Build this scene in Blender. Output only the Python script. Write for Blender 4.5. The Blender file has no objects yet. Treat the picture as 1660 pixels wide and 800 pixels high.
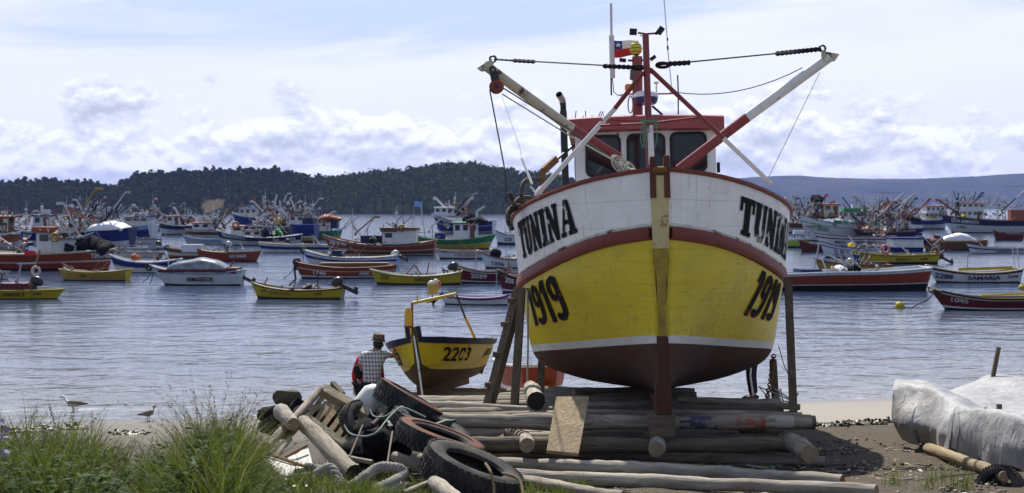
import bpy, bmesh, math, random
import numpy as np
from mathutils import Vector, Matrix, Euler
R = math.radians
random.seed(7)
rng = np.random.default_rng(7)
scene = bpy.context.scene
COL = scene.collection
F = 2280.0      # focal length of the photograph in its own pixels
CAMZ = 4.5      # camera height above the sea
def P(px, py, Y):
    return Vector(((px - 830) / F * Y, Y, CAMZ - (py - 337) / F * Y))
def sm(t):
    t = min(1.0, max(0.0, t)); return t * t * (3 - 2 * t)
def gz(X, Y):   # height of the beach above the sea
    z = 1.4 - .0875 * (Y - 17) - .0168 * (8 - X)
    z += .42 * sm((-X - .2) / 1.8) * sm((15.5 - Y) / 3.5)
    return z
def G(px, py):  # point of the beach seen at a pixel
    Y = 17.0
    for _ in range(40):
        X = (px - 830) / F * Y
        h = CAMZ - gz(X, Y)
        Y = .5 * Y + .5 * h * F / max(py - 337, 5)
    X = (px - 830) / F * Y
    return Vector((X, Y, gz(X, Y)))
def hermite(xs, ys):
    xs = list(xs); ys = list(ys); n = len(xs)
    d = [(ys[i + 1] - ys[i]) / (xs[i + 1] - xs[i]) for i in range(n - 1)]
    m = [d[0]] + [0 if d[i - 1] * d[i] <= 0 else 2 * d[i - 1] * d[i] / (d[i - 1] + d[i]) for i in range(1, n - 1)] + [d[-1]]
    def f(x):
        if x <= xs[0]: return ys[0]
        if x >= xs[-1]: return ys[-1]
        i = max(k for k in range(n - 1) if xs[k] <= x)
        h = xs[i + 1] - xs[i]; t = (x - xs[i]) / h
        return ((1 + 2 * t) * (1 - t) ** 2 * ys[i] + t * (1 - t) ** 2 * h * m[i] + t * t * (3 - 2 * t) * ys[i + 1] + t * t * (t - 1) * h * m[i + 1])
    return f

# ------------------------------------------------------------------ mesh builder
class MB:
    def __init__(s): s.v = []; s.f = []; s.m = []
    def add(s, vs, fs, m=0):
        o = len(s.v); s.v += [tuple(p) for p in vs]
        for f in fs: s.f.append([i + o for i in f]); s.m.append(m)
        return s
    def box(s, c, size, rot=None, m=0):
        M = rot if rot is not None else Matrix.Identity(3)
        c = Vector(c); a, b, d = (k / 2 for k in size)
        vs = [c + M @ Vector((x * a, y * b, z * d)) for x in (-1, 1) for y in (-1, 1) for z in (-1, 1)]
        return s.add(vs, [(0, 1, 3, 2), (4, 6, 7, 5), (0, 4, 5, 1), (2, 3, 7, 6), (0, 2, 6, 4), (1, 5, 7, 3)], m)
    def bar(s, p, q, w, h, m=0, up=(0, 0, 1)):
        p = Vector(p); q = Vector(q); d = (q - p); L = d.length; d.normalize()
        u = Vector(up)
        if abs(d.dot(u)) > .99: u = Vector((0, 1, 0))
        a = d.cross(u).normalized(); b = a.cross(d)
        M = Matrix((d, a, b)).transposed()
        return s.box((p + q) / 2, (L, w, h), M, m)
    def tube(s, pts, r, n=8, m=0, cap=True, closed=False, capm=None):
        pts = [Vector(p) for p in pts]; k = len(pts)
        rs = list(r) if isinstance(r, (list, tuple)) else [r] * k
        o = len(s.v); prev = None
        for i, p in enumerate(pts):
            if closed: t = pts[(i + 1) % k] - pts[i - 1]
            else: t = pts[min(i + 1, k - 1)] - pts[max(i - 1, 0)]
            if t.length < 1e-9: t = Vector((0, 0, 1))
            t.normalize()
            if prev is None:
                a = t.cross(Vector((0, 0, 1)))
                if a.length < .05: a = t.cross(Vector((0, 1, 0)))
            else: a = prev - t * prev.dot(t)
            a.normalize(); prev = a; b = t.cross(a)
            for j in range(n):
                g = 2 * math.pi * j / n
                s.v.append(tuple(p + (a * math.cos(g) + b * math.sin(g)) * rs[i]))
        for i in range(k if closed else k - 1):
            for j in range(n):
                i2 = (i + 1) % k; j2 = (j + 1) % n
                s.f.append([o + i * n + j, o + i * n + j2, o + i2 * n + j2, o + i2 * n + j]); s.m.append(m)
        if cap and not closed:
            cm = m if capm is None else capm
            s.f.append([o + j for j in range(n)][::-1]); s.m.append(cm)
            s.f.append([o + (k - 1) * n + j for j in range(n)]); s.m.append(cm)
        return s
    def grid(s, rows, m=0, closeu=False, mf=None):
        o = len(s.v); nr = len(rows); nc = len(rows[0])
        for r in rows: s.v += [tuple(p) for p in r]
        for i in range(nr - 1):
            for j in range(nc if closeu else nc - 1):
                j2 = (j + 1) % nc
                s.f.append([o + i * nc + j, o + i * nc + j2, o + (i + 1) * nc + j2, o + (i + 1) * nc + j])
                s.m.append(mf(i, j) if mf else m)
        return s
    def lathe(s, prof, n=16, M=None, m=0, mf=None):
        M = M or Matrix.Identity(4)
        rows = [[M @ Vector((r * math.cos(2 * math.pi * j / n), r * math.sin(2 * math.pi * j / n), z)) for j in range(n)] for r, z in prof]
        return s.grid(rows, m, True, (lambda i, j: mf(i)) if mf else None)
    def ball(s, c, r, nu=12, nv=8, m=0, M=None):
        rr = r if isinstance(r, (list, tuple)) else (r, r, r)
        c = Vector(c); M = M or Matrix.Identity(3)
        rows = []
        for i in range(nv + 1):
            a = math.pi * i / nv; k = max(math.sin(a), .002)
            rows.append([c + M @ Vector((rr[0] * k * math.cos(2 * math.pi * j / nu), rr[1] * k * math.sin(2 * math.pi * j / nu), -rr[2] * math.cos(a))) for j in range(nu)])
        return s.grid(rows, m, True)
    def torus(s, c, Rr, r, M=None, n=24, k=8, m=0, squash=1.0):
        c = Vector(c); M = M or Matrix.Identity(3)
        rows = []
        for i in range(n + 1):
            a = 2 * math.pi * i / n
            rows.append([c + M @ Vector(((Rr + r * math.cos(b)) * math.cos(a), (Rr + r * math.cos(b)) * math.sin(a), r * squash * math.sin(b))) for b in (2 * math.pi * j / k for j in range(k))])
        return s.grid(rows, m, True)
    def jitter(s, a, freq=3.0):
        from mathutils import noise
        s.v = [tuple(Vector(p) + noise.noise_vector(Vector(p) * freq) * a) for p in s.v]
        return s
    def build(s, name, mats, parent=None, smooth=35, weld=False):
        me = bpy.data.meshes.new(name)
        me.from_pydata(s.v, [], s.f)
        if not isinstance(mats, (list, tuple)): mats = [mats]
        for k in mats: me.materials.append(k)
        if len(mats) > 1: me.polygons.foreach_set('material_index', s.m)
        if weld:
            bm = bmesh.new(); bm.from_mesh(me); bmesh.ops.remove_doubles(bm, verts=bm.verts, dist=1e-4)
            bmesh.ops.recalc_face_normals(bm, faces=bm.faces); bm.to_mesh(me); bm.free()
        if smooth:
            me.polygons.foreach_set('use_smooth', [True] * len(me.polygons))
            me.set_sharp_from_angle(angle=R(smooth))
        me.update()
        return link(name, me, parent)
def link(name, me, parent=None):
    o = bpy.data.objects.new(name, me); COL.objects.link(o)
    if parent is not None: o.parent = parent
    return o
def tag(o, label=None, cat=None, group=None, kind=None):
    if label: o['label'] = label
    if cat: o['category'] = cat
    if group: o['group'] = group
    if kind: o['kind'] = kind
    return o
def thing(name, label, cat, loc=(0, 0, 0), rot=(0, 0, 0), group=None):
    o = bpy.data.objects.new(name, None); COL.objects.link(o)
    o.empty_display_size = .2
    o.location = loc; o.rotation_euler = rot
    return tag(o, label, cat, group)
def np_mesh(name, verts, faces, mats, midx=None, parent=None, smooth=False):
    me = bpy.data.meshes.new(name)
    nv = len(verts); nf, k = faces.shape
    me.vertices.add(nv); me.vertices.foreach_set('co', np.asarray(verts, np.float32).ravel())
    me.loops.add(nf * k); me.loops.foreach_set('vertex_index', np.asarray(faces, np.int32).ravel())
    me.polygons.add(nf); me.polygons.foreach_set('loop_start', np.arange(0, nf * k, k, dtype=np.int32))
    for m in (mats if isinstance(mats, (list, tuple)) else [mats]): me.materials.append(m)
    if midx is not None: me.polygons.foreach_set('material_index', np.asarray(midx, np.int32))
    if smooth: me.polygons.foreach_set('use_smooth', np.ones(nf, bool))
    me.update(calc_edges=True)
    return link(name, me, parent)

# ------------------------------------------------------------------ materials
class NT:
    def __init__(s, m):
        m.use_nodes = True; s.t = m.node_tree; s.t.nodes.clear()
    def n(s, typ, **kw):
        x = s.t.nodes.new(typ)
        for k, v in kw.items(): setattr(x, k, v)
        return x
    def l(s, a, b): s.t.links.new(a, b)
    def setv(s, sock, v):
        if isinstance(v, bpy.types.NodeSocket): s.l(v, sock)
        else: sock.default_value = v
    def math(s, op, a, b=0.0, clamp=False):
        x = s.n('ShaderNodeMath', operation=op, use_clamp=clamp); s.setv(x.inputs[0], a); s.setv(x.inputs[1], b); return x.outputs[0]
    def mix(s, f, a, b, bt='MIX'):
        x = s.n('ShaderNodeMix', data_type='RGBA', blend_type=bt)
        s.setv(x.inputs[0], f); s.setv(x.inputs[6], a if isinstance(a, bpy.types.NodeSocket) else (*a[:3], 1)); s.setv(x.inputs[7], b if isinstance(b, bpy.types.NodeSocket) else (*b[:3], 1))
        return x.outputs[2]
    def ramp(s, f, stops, interp='LINEAR'):
        x = s.n('ShaderNodeValToRGB'); r = x.color_ramp; r.interpolation = interp
        while len(r.elements) < len(stops): r.elements.new(.5)
        for e, (p, c) in zip(r.elements, stops):
            e.position = p; e.color = (c, c, c, 1) if isinstance(c, (int, float)) else (*c[:3], 1)
        s.l(f, x.inputs[0]); return x.outputs[0]
    def noise(s, vec, scale, detail=4, rough=.55, sc=None, dist=0.0):
        if sc is not None:
            mp = s.n('ShaderNodeMapping'); mp.inputs['Scale'].default_value = sc; s.l(vec, mp.inputs[0]); vec = mp.outputs[0]
        x = s.n('ShaderNodeTexNoise'); s.l(vec, x.inputs['Vector']); x.inputs['Scale'].default_value = scale
        x.inputs['Detail'].default_value = detail; x.inputs['Roughness'].default_value = rough; x.inputs['Distortion'].default_value = dist
        return x.outputs['Fac']
    def bump(s, h, strength=.3, dist=.02, normal=None):
        x = s.n('ShaderNodeBump'); s.l(h, x.inputs['Height']); x.inputs['Strength'].default_value = strength; x.inputs['Distance'].default_value = dist
        if normal is not None: s.l(normal, x.inputs['Normal'])
        return x.outputs[0]
    def bsdf(s, col, rough=.6, normal=None, metal=0.0, spec=None):
        b = s.n('ShaderNodeBsdfPrincipled')
        s.setv(b.inputs['Base Color'], col if isinstance(col, bpy.types.NodeSocket) else (*col[:3], 1))
        s.setv(b.inputs['Roughness'], rough); b.inputs['Metallic'].default_value = metal
        if spec is not None: b.inputs['Specular IOR Level'].default_value = spec
        if normal is not None: s.l(normal, b.inputs['Normal'])
        o = s.n('ShaderNodeOutputMaterial'); s.l(b.outputs[0], o.inputs[0]); s.out = o
        return b
MATS = {}
RUST = (.16, .06, .025)
def paint(name, col, rough=.5, dirt=.45, scale=2.5, rust=0.0, metal=0.0, scuff=0.0, bump=.25, dirtcol=None, planks=0.0, runs=0.0):
    if name in MATS: return MATS[name]
    m = bpy.data.materials.new(name); t = NT(m)
    co = t.n('ShaderNodeTexCoord').outputs['Object']
    a = t.noise(co, scale, 6, .65)
    dc = dirtcol or tuple(k * .55 for k in col)
    c = t.mix(t.math('MULTIPLY', t.ramp(a, [(.42, 0), (.7, 1)]), dirt), col, dc)
    b = t.noise(co, 1.6, 5, .6, sc=(6, 6, .9))                       # streaks that run down
    c = t.mix(t.math('MULTIPLY', t.ramp(b, [(.52, 0), (.75, 1)]), dirt * .6), c, tuple(k * .5 + .03 for k in col))
    if rust > 0:
        r1 = t.noise(co, 5, 8, .7); r2 = t.noise(co, 1.3, 3, .5, sc=(4, 4, .8))
        k = t.ramp(t.math('ADD', t.math('MULTIPLY', r1, .6), t.math('MULTIPLY', r2, .4)), [(.655 - rust * .16, 0), (.70 - rust * .15, 1)])
        rc = t.mix(t.noise(co, 14, 4), RUST, (.07, .03, .018))
        c = t.mix(k, c, rc)
    if scuff > 0:
        q = t.noise(co, 3.0, 6, .75, sc=(1, .55, 3.2), dist=.6)
        c = t.mix(t.ramp(q, [(.66 - scuff * .06, 0), (.72, .75)]), c, tuple(k * .35 + .02 for k in col))
    if runs:
        q1 = t.noise(co, 1.0, 6, .62, sc=(13, 13, .8)); q2 = t.noise(co, .9, 4, .6)
        kk = t.math('MULTIPLY', t.ramp(q1, [(.58, 0), (.70, 1)]), t.ramp(q2, [(.40, 0), (.62, 1)]))
        c = t.mix(t.math('MULTIPLY', kk, runs), c, (.15, .085, .035))
        p1 = t.noise(co, 1.1, 7, .7, dist=.6)
        c = t.mix(t.math('MULTIPLY', t.ramp(p1, [(.54, 0), (.60, 1)]), runs * .35), c, tuple(k * .62 + .05 for k in col))
        g1 = t.noise(co, 2.2, 8, .8, sc=(1, .6, 2.4), dist=1.0)
        c = t.mix(t.ramp(g1, [(.69, 0), (.72, runs)]), c, (.07, .055, .03))
    n = t.bump(t.noise(co, scale * 6, 5, .6), bump, .012)
    if planks:
        sp = t.n('ShaderNodeSeparateXYZ'); t.l(co, sp.inputs[0])
        zz = t.math('ADD', sp.outputs[2], t.math('ADD', t.math('MULTIPLY', sp.outputs[1], -.05), t.math('MULTIPLY', t.noise(co, .5, 2), .06)))
        fr = t.math('FRACT', t.math('MULTIPLY', zz, 1 / planks))
        seam = t.ramp(fr, [(0, 0), (.05, 1), (.95, 1), (1, 0)])
        n = t.bump(seam, .35, .006, n)
        c = t.mix(t.math('MULTIPLY', t.math('SUBTRACT', 1.0, seam), .22), c, tuple(k * .4 for k in col))
        wv = t.noise(co, 1.0, 3, .5, sc=(1.2, .7, 5)); n = t.bump(wv, .5, .03, n)
    t.bsdf(c, rough, n, metal, .45 if rough <= .46 else .18)
    MATS[name] = m; return m
def wood(name, c1, c2, scale=1.0, axis='X', rough=.85, bump=.6, spots=None):
    if name in MATS: return MATS[name]
    m = bpy.data.materials.new(name); t = NT(m)
    co = t.n('ShaderNodeTexCoord').outputs['Object']
    sc = {'X': (.7, 9, 9), 'Y': (9, .7, 9), 'Z': (9, 9, .7)}[axis]
    a = t.noise(co, 2.2 * scale, 8, .7, sc=sc)
    b = t.noise(co, 1.1 * scale, 4, .6)
    sc2 = {'X': (.6, 2.2, 2.2), 'Y': (2.2, .6, 2.2), 'Z': (2.2, 2.2, .6)}[axis]
    d_ = t.noise(co, 2.6 * scale, 6, .7, sc=sc2, dist=.5)
    c = t.mix(t.ramp(a, [(.3, 0), (.68, 1)]), c1, c2)
    c = t.mix(t.math('MULTIPLY', t.ramp(d_, [(.45, 0), (.62, 1)]), .6), c, tuple(k * .8 for k in c2))
    c = t.mix(t.math('MULTIPLY', t.ramp(b, [(.4, 0), (.65, 1)]), .55), c, tuple(k * .42 for k in c1))
    cr = t.ramp(t.noise(co, 3.0 * scale, 4, .6, sc=sc), [(.33, 1), (.39, 0)])
    c = t.mix(t.math('MULTIPLY', cr, .7), c, tuple(k * .15 for k in c1))
    if spots: c = t.mix(t.ramp(t.noise(co, 9, 3), [(.72, 0), (.75, 1)]), c, spots)
    t.bsdf(c, rough, t.bump(t.math('ADD', a, d_), bump, .035), spec=.2)
    MATS[name] = m; return m
def plain(name, col, rough=.6, metal=0.0, spec=None):
    if name in MATS: return MATS[name]
    m = bpy.data.materials.new(name); t = NT(m)
    co = t.n('ShaderNodeTexCoord').outputs['Object']
    c = t.mix(t.noise(co, 7, 5, .6), tuple(k * .72 for k in col), tuple(min(1, k * 1.18) for k in col))
    t.bsdf(c, rough, None, metal, spec if spec is not None else (.12 if rough >= .85 else .4))
    MATS[name] = m; return m
def foliage(name, stops, rough=.6, trans=.25, spec=.12):
    if name in MATS: return MATS[name]
    m = bpy.data.materials.new(name); t = NT(m)
    g = t.n('ShaderNodeNewGeometry')
    c = t.ramp(g.outputs['Random Per Island'], stops)
    b = t.bsdf(c, rough, spec=spec)
    if trans:
        tr = t.n('ShaderNodeBsdfTranslucent'); t.l(t.mix(.5, c, (.16, .2, .02)), tr.inputs[0])
        mx = t.n('ShaderNodeMixShader'); mx.inputs[0].default_value = trans
        t.l(b.outputs[0], mx.inputs[1]); t.l(tr.outputs[0], mx.inputs[2]); t.l(mx.outputs[0], t.out.inputs[0])
    MATS[name] = m; return m
def worn_letters(name, col, wear=.5, scale=6):
    if name in MATS: return MATS[name]
    m = bpy.data.materials.new(name); t = NT(m)
    co = t.n('ShaderNodeTexCoord').outputs['Object']
    c = t.mix(t.noise(co, 8, 4), col, tuple(k * 1.6 + .01 for k in col))
    b = t.bsdf(c, .9, spec=.15)
    k = t.ramp(t.math('ADD', t.math('MULTIPLY', t.noise(co, scale, 8, .75), .65), t.math('MULTIPLY', t.noise(co, 1.5, 3, .5), .35)), [(.57 - wear * .2, 0), (.60 - wear * .2, 1)])
    tr = t.n('ShaderNodeBsdfTransparent'); mx = t.n('ShaderNodeMixShader')
    inv = k
    t.l(inv, mx.inputs[0]); t.l(b.outputs[0], mx.inputs[1]); t.l(tr.outputs[0], mx.inputs[2]); t.l(mx.outputs[0], t.out.inputs[0])
    MATS[name] = m; return m

# ------------------------------------------------------------------ lettering
def conform(polys, nx, ny, fn, name, mat, parent):
    """polys: flat polygons in 0..W x 0..H; cut into small cells and laid on a surface by fn(x, y)."""
    bm = bmesh.new()
    for p in polys:
        try: bm.faces.new([bm.verts.new((x, y, 0)) for x, y in p])
        except ValueError: pass
    return conform_bm(bm, nx, ny, fn, name, mat, parent)
def conform_bm(bm, nx, ny, fn, name, mat, parent):
    xs = [v.co.x for v in bm.verts]; ys = [v.co.y for v in bm.verts]
    x0, x1, y0, y1 = min(xs), max(xs), min(ys), max(ys)
    for i in range(1, nx):
        g = bm.verts[:] + bm.edges[:] + bm.faces[:]
        bmesh.ops.bisect_plane(bm, geom=g, plane_co=(x0 + (x1 - x0) * i / nx, 0, 0), plane_no=(1, 0, 0), dist=1e-6)
    for i in range(1, ny):
        g = bm.verts[:] + bm.edges[:] + bm.faces[:]
        bmesh.ops.bisect_plane(bm, geom=g, plane_co=(0, y0 + (y1 - y0) * i / ny, 0), plane_no=(0, 1, 0), dist=1e-6)
    for v in bm.verts: v.co = fn((v.co.x - x0) / max(x1 - x0, 1e-6), (v.co.y - y0) / max(y1 - y0, 1e-6))
    me = bpy.data.meshes.new(name); bm.to_mesh(me); bm.free(); me.materials.append(mat)
    return link(name, me, parent)
def font_bm(body, bold=.02):
    cu = bpy.data.curves.new('t', 'FONT'); cu.body = body; cu.offset = bold; cu.resolution_u = 3
    ob = bpy.data.objects.new('t', cu); COL.objects.link(ob)
    dg = bpy.context.evaluated_depsgraph_get(); dg.update()
    me = bpy.data.meshes.new_from_object(ob.evaluated_get(dg))
    bm = bmesh.new(); bm.from_mesh(me)
    bpy.data.objects.remove(ob); bpy.data.curves.remove(cu); bpy.data.meshes.remove(me)
    return bm
def rect(a, b, c, d): return [(a, b), (c, b), (c, d), (a, d)]
SLAB = {
 'T': (.76, [rect(0, .84, .76, 1), rect(0, .62, .12, .84), rect(.64, .62, .76, .84), rect(.23, .13, .53, .84), rect(.13, 0, .63, .13)]),
 'U': (.78, [rect(0, .89, .38, 1), rect(.48, .89, .78, 1), rect(.05, .22, .35, .89), rect(.53, .22, .73, .89), [(.05, .22), (.2, 0), (.38, .14), (.35, .22)], [(.2, 0), (.56, 0), (.46, .14), (.38, .14)], [(.56, 0), (.73, .22), (.53, .22), (.46, .14)]]),
 'N': (.78, [rect(0, .89, .24, 1), rect(.05, .12, .24, .89), rect(0, 0, .32, .12), [(.24, 1), (.24, .52), (.52, 0), (.52, .48)], rect(.52, 0, .73, .89), rect(.46, .89, .78, 1)]),
 'I': (.46, [rect(0, .88, .46, 1), rect(.08, .12, .38, .88), rect(0, 0, .46, .12)]),
 'A': (.86, [rect(0, 0, .3, .12), rect(.42, 0, .86, .12), [(.08, .12), (.2, .12), (.43, 1), (.33, 1)], [(.5, .12), (.79, .12), (.56, 1), (.43, 1)], [(.252, .32), (.466, .32), (.447, .45), (.286, .45)]]),
}
def ribbon(path, w):
    out = []; k = len(path); L = []; Rr = []
    for i, p in enumerate(path):
        a = path[max(i - 1, 0)]; b = path[min(i + 1, k - 1)]
        dx, dy = b[0] - a[0], b[1] - a[1]; l = math.hypot(dx, dy) or 1
        ww = w[i] if isinstance(w, list) else w
        L.append((p[0] - dy / l * ww / 2, p[1] + dx / l * ww / 2)); Rr.append((p[0] + dy / l * ww / 2, p[1] - dx / l * ww / 2))
    for i in range(k - 1): out.append([L[i], L[i + 1], Rr[i + 1], Rr[i]])
    return out
nine = [(.06, .16), (.1, .10), (.2, .075), (.32, .08), (.42, .16), (.455, .32), (.46, .6), (.455, .74), (.41, .87), (.28, .925), (.15, .87), (.1, .72), (.14, .56), (.26, .5), (.37, .54)]
SLAB['9'] = (.56, ribbon(nine, [.12, .15, .16, .16, .19, .21, .21, .21, .18, .16, .18, .2, .18, .14, .08]))
SLAB['1'] = (.40, [rect(.16, 0, .36, 1), [(0, .70), (.16, .76), (.16, 1), (.10, .9)]])
def slab_polys(word, gap=.06):
    x = 0; out = []
    for ch in word:
        w, ps = SLAB[ch]
        out += [[(x + a, b) for a, b in p] for p in ps]; x += w + gap
    return out

# ------------------------------------------------------------------ skin bodies
def skin_mesh(verts, rad, edges, name, mat, parent=None, sub=2, root=0):
    me = bpy.data.meshes.new('s'); me.from_pydata([tuple(v) for v in verts], edges, [])
    ob = bpy.data.objects.new('s', me); COL.objects.link(ob)
    ob.modifiers.new('k', 'SKIN'); sd = ob.modifiers.new('d', 'SUBSURF'); sd.levels = sub; sd.render_levels = sub
    for i, r in enumerate(rad):
        s = me.skin_vertices[0].data[i]; s.radius = r if isinstance(r, tuple) else (r, r); s.use_root = (i == root)
    dg = bpy.context.evaluated_depsgraph_get(); dg.update()
    out = bpy.data.meshes.new_from_object(ob.evaluated_get(dg)); out.name = name
    bpy.data.objects.remove(ob); bpy.data.meshes.remove(me)
    out.materials.clear(); out.materials.append(mat)
    out.polygons.foreach_set('use_smooth', [True] * len(out.polygons))
    return link(name, out, parent)
# ------------------------------------------------------------------ camera, light, sky
cam = bpy.data.cameras.new('camera'); co = bpy.data.objects.new('camera', cam); COL.objects.link(co)
co.location = (0, 0, CAMZ); co.rotation_euler = (R(90), 0, 0)
cam.sensor_width = 36; cam.lens = 36 * F / 1660; cam.shift_y = -63 / 1660
cam.clip_start = .1; cam.clip_end = 40000
cam.dof.use_dof = True; cam.dof.focus_distance = 19.0; cam.dof.aperture_fstop = 3.6
scene.camera = co
SUN_EL, SUN_AZ = 50.0, -14.0            # azimuth from the view axis, minus = left
sd = Vector((math.sin(R(SUN_AZ)) * math.cos(R(SUN_EL)), math.cos(R(SUN_AZ)) * math.cos(R(SUN_EL)), math.sin(R(SUN_EL))))
sun = bpy.data.lights.new('sun', 'SUN'); so = bpy.data.objects.new('sun', sun); COL.objects.link(so)
sun.energy = 4.8; sun.angle = R(.6); sun.color = (1, .95, .87)
so.rotation_euler = sd.to_track_quat('Z', 'Y').to_euler()
w = bpy.data.worlds.new('World'); scene.world = w
t = NT(w)
sky = t.n('ShaderNodeTexSky', sky_type='NISHITA'); sky.sun_disc = False; sky.sun_elevation = R(SUN_EL); sky.sun_rotation = R(SUN_AZ)
sky.air_density = 1.0; sky.dust_density = .6; sky.ozone_density = 1.6
gen = t.n('ShaderNodeTexCoord').outputs['Generated']
sp = t.n('ShaderNodeSeparateXYZ'); t.l(gen, sp.inputs[0])
az = t.math('ARCTAN2', sp.outputs[0], sp.outputs[1]); el = sp.outputs[2]
def vec(a, b, c=0.0):
    x = t.n('ShaderNodeCombineXYZ'); t.setv(x.inputs[0], a); t.setv(x.inputs[1], b); t.setv(x.inputs[2], c); return x.outputs[0]
# high veil: long streaks
e1 = t.math('ADD', el, t.math('MULTIPLY', az, -.06))
veil = t.noise(vec(t.math('MULTIPLY', az, 2.0), t.math('MULTIPLY', e1, 15.0), 3.1), 1.2, 9, .6, dist=.5)
top = t.ramp(el, [(.0, .5), (.085, .38), (.135, .12), (.16, .05), (.3, .02), (.7, .0)])
veilm = t.ramp(t.math('ADD', t.math('SUBTRACT', veil, .5), top), [(.0, 0), (.24, 1)], 'EASE')
# cumulus near the horizon, lit from above
def cum(dy):
    yy = t.math('MULTIPLY', t.math('ADD', el, dy), 20.0)
    return t.noise(vec(t.math('MULTIPLY', az, 12.0), yy, 4.7), 1.2, 10, .6, dist=.08)
c0 = cum(.0); c1 = cum(.006)
body = t.ramp(el, [(.0, .12), (.035, .08), (.06, -.0 + .03), (.085, 0), (.11, 0)])
low = t.ramp(el, [(.0, .68), (.025, .66), (.055, .60), (.08, .50), (.105, .34), (.14, 0)])
cm = t.ramp(t.math('ADD', c0, t.math('SUBTRACT', low, .5)), [(.50, 0), (.58, 1)], 'EASE')
lit = t.math('SUBTRACT', c0, c1)
shade = t.ramp(t.math('ADD', t.math('MULTIPLY', lit, 3.6), t.math('ADD', .5, t.math('MULTIPLY', t.math('SUBTRACT', .53, c0), .9))), [(.18, (4.0, 4.4, 5.4)), (.44, (5.7, 6.05, 7.0)), (.70, (8.5, 8.7, 9.1))])
cirr = t.mix(t.noise(vec(t.math('MULTIPLY', az, 3.0), t.math('MULTIPLY', e1, 26.0), .3), 1.5, 6, .6), (6.5, 6.8, 7.9), (7.7, 7.9, 8.6))
hs = t.n('ShaderNodeHueSaturation'); t.l(sky.outputs[0], hs.inputs['Color']); hs.inputs['Saturation'].default_value = .85; hs.inputs['Value'].default_value = 1.0
blue = t.mix(t.ramp(el, [(.0, .95), (.14, .8), (.3, .2)]), hs.outputs[0], (4.3, 5.1, 7.7))
c = t.mix(t.math('MULTIPLY', veilm, .95), blue, cirr)
c = t.mix(t.math('MULTIPLY', cm, .92), c, shade)
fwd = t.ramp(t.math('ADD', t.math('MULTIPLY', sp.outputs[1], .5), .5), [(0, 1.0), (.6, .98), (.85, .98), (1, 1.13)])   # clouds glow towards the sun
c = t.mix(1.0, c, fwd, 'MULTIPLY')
bg = t.n('ShaderNodeBackground'); t.l(c, bg.inputs[0]); bg.inputs[1].default_value = .085
wo = t.n('ShaderNodeOutputWorld'); t.l(bg.outputs[0], wo.inputs[0])
vs = scene.view_settings
scene.display_settings.display_device = 'sRGB'
vs.view_transform = 'Standard'; vs.look = 'None'; vs.exposure = .52; vs.gamma = 1; vs.use_curve_mapping = False
scene.cycles.use_denoising = True
scene.cycles.max_bounces = 8; scene.cycles.transparent_max_bounces = 24; scene.cycles.volume_bounces = 0
scene.cycles.sample_clamp_indirect = 6
scene.cycles.caustics_reflective = False; scene.cycles.caustics_refractive = False

# ------------------------------------------------------------------ sea, beach, hills
m = bpy.data.materials.new('sea_water'); t = NT(m)
geo = t.n('ShaderNodeNewGeometry').outputs['Position']
sp = t.n('ShaderNodeSeparateXYZ'); t.l(geo, sp.inputs[0])
sd_ = t.math('SUBTRACT', sp.outputs[1], t.math('ADD', t.math('MULTIPLY', sp.outputs[0], .192), 31.46))   # metres from the shoreline
col = t.mix(t.ramp(t.math('MULTIPLY', sd_, .025), [(0, 0), (.25, .45), (1, 1)]), (.16, .155, .14), (.028, .052, .11))
h1 = t.noise(geo, .62, 3, .5, sc=(.8, 1.15, 1), dist=.3)
h2 = t.noise(geo, 2.1, 3, .55, sc=(.9, 1.1, 1), dist=.3)
h3 = t.noise(geo, .045, 3, .5, sc=(1, 2.6, 1))
hh = t.math('ADD', t.math('MULTIPLY', h1, .17), t.math('MULTIPLY', h2, .042))
amp = t.ramp(h3, [(.3, .5), (.7, 1.1)])
hh = t.math('MULTIPLY', hh, amp)
fo = t.noise(geo, 1.4, 6, .7, sc=(.5, 1.2, 1))
foam = t.math('MULTIPLY', t.ramp(t.math('MULTIPLY', sd_, .1), [(.0, .5), (.05, .1), (.13, .06), (.19, .4), (.24, 0)]), t.ramp(fo, [(.52, 0), (.6, 1)]))
col = t.mix(foam, col, (.75, .76, .78))
b = t.bsdf(col, t.math('ADD', t.math('MULTIPLY', foam, .5), .09), t.bump(hh, 1.0, 1.0))
b.inputs['IOR'].default_value = 1.33
MATS['sea'] = m
def strip(xs, ys, zf, name, mat):
    rows = [[(x, y, zf(x, y)) for x in xs] for y in ys]
    return MB().grid(rows).build(name, mat, smooth=60)
o = MB().grid([[(x, y, 0.0) for x in (-9000, -400, -60, 0, 60, 400, 9000)] for y in (20, 60, 200, 900, 3000, 12500)]).build('sea', m, smooth=0); tag(o, kind='structure')
m = bpy.data.materials.new('beach'); t = NT(m)
geo = t.n('ShaderNodeNewGeometry').outputs['Position']
sp = t.n('ShaderNodeSeparateXYZ'); t.l(geo, sp.inputs[0])
sdb = t.math('SUBTRACT', t.math('ADD', t.math('MULTIPLY', sp.outputs[0], .192), 31.46), sp.outputs[1])      # metres up the beach
peb = t.noise(geo, 9, 8, .75); big = t.noise(geo, .8, 4, .6); fine = t.noise(geo, 40, 3, .6)
vo = t.n('ShaderNodeTexVoronoi'); t.l(geo, vo.inputs['Vector']); vo.inputs['Scale'].default_value = 22
soil = t.mix(t.ramp(peb, [(.3, 0), (.7, 1)]), (.035, .028, .02), (.125, .10, .07))
soil = t.mix(t.ramp(vo.outputs['Distance'], [(.12, .6), (.25, 0)]), soil, (.20, .18, .15))
soil = t.mix(t.math('MULTIPLY', t.ramp(big, [(.4, 0), (.62, 1)]), .5), soil, (.09, .07, .045))
wet = t.mix(fine, (.25, .225, .19), (.33, .30, .255))
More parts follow.
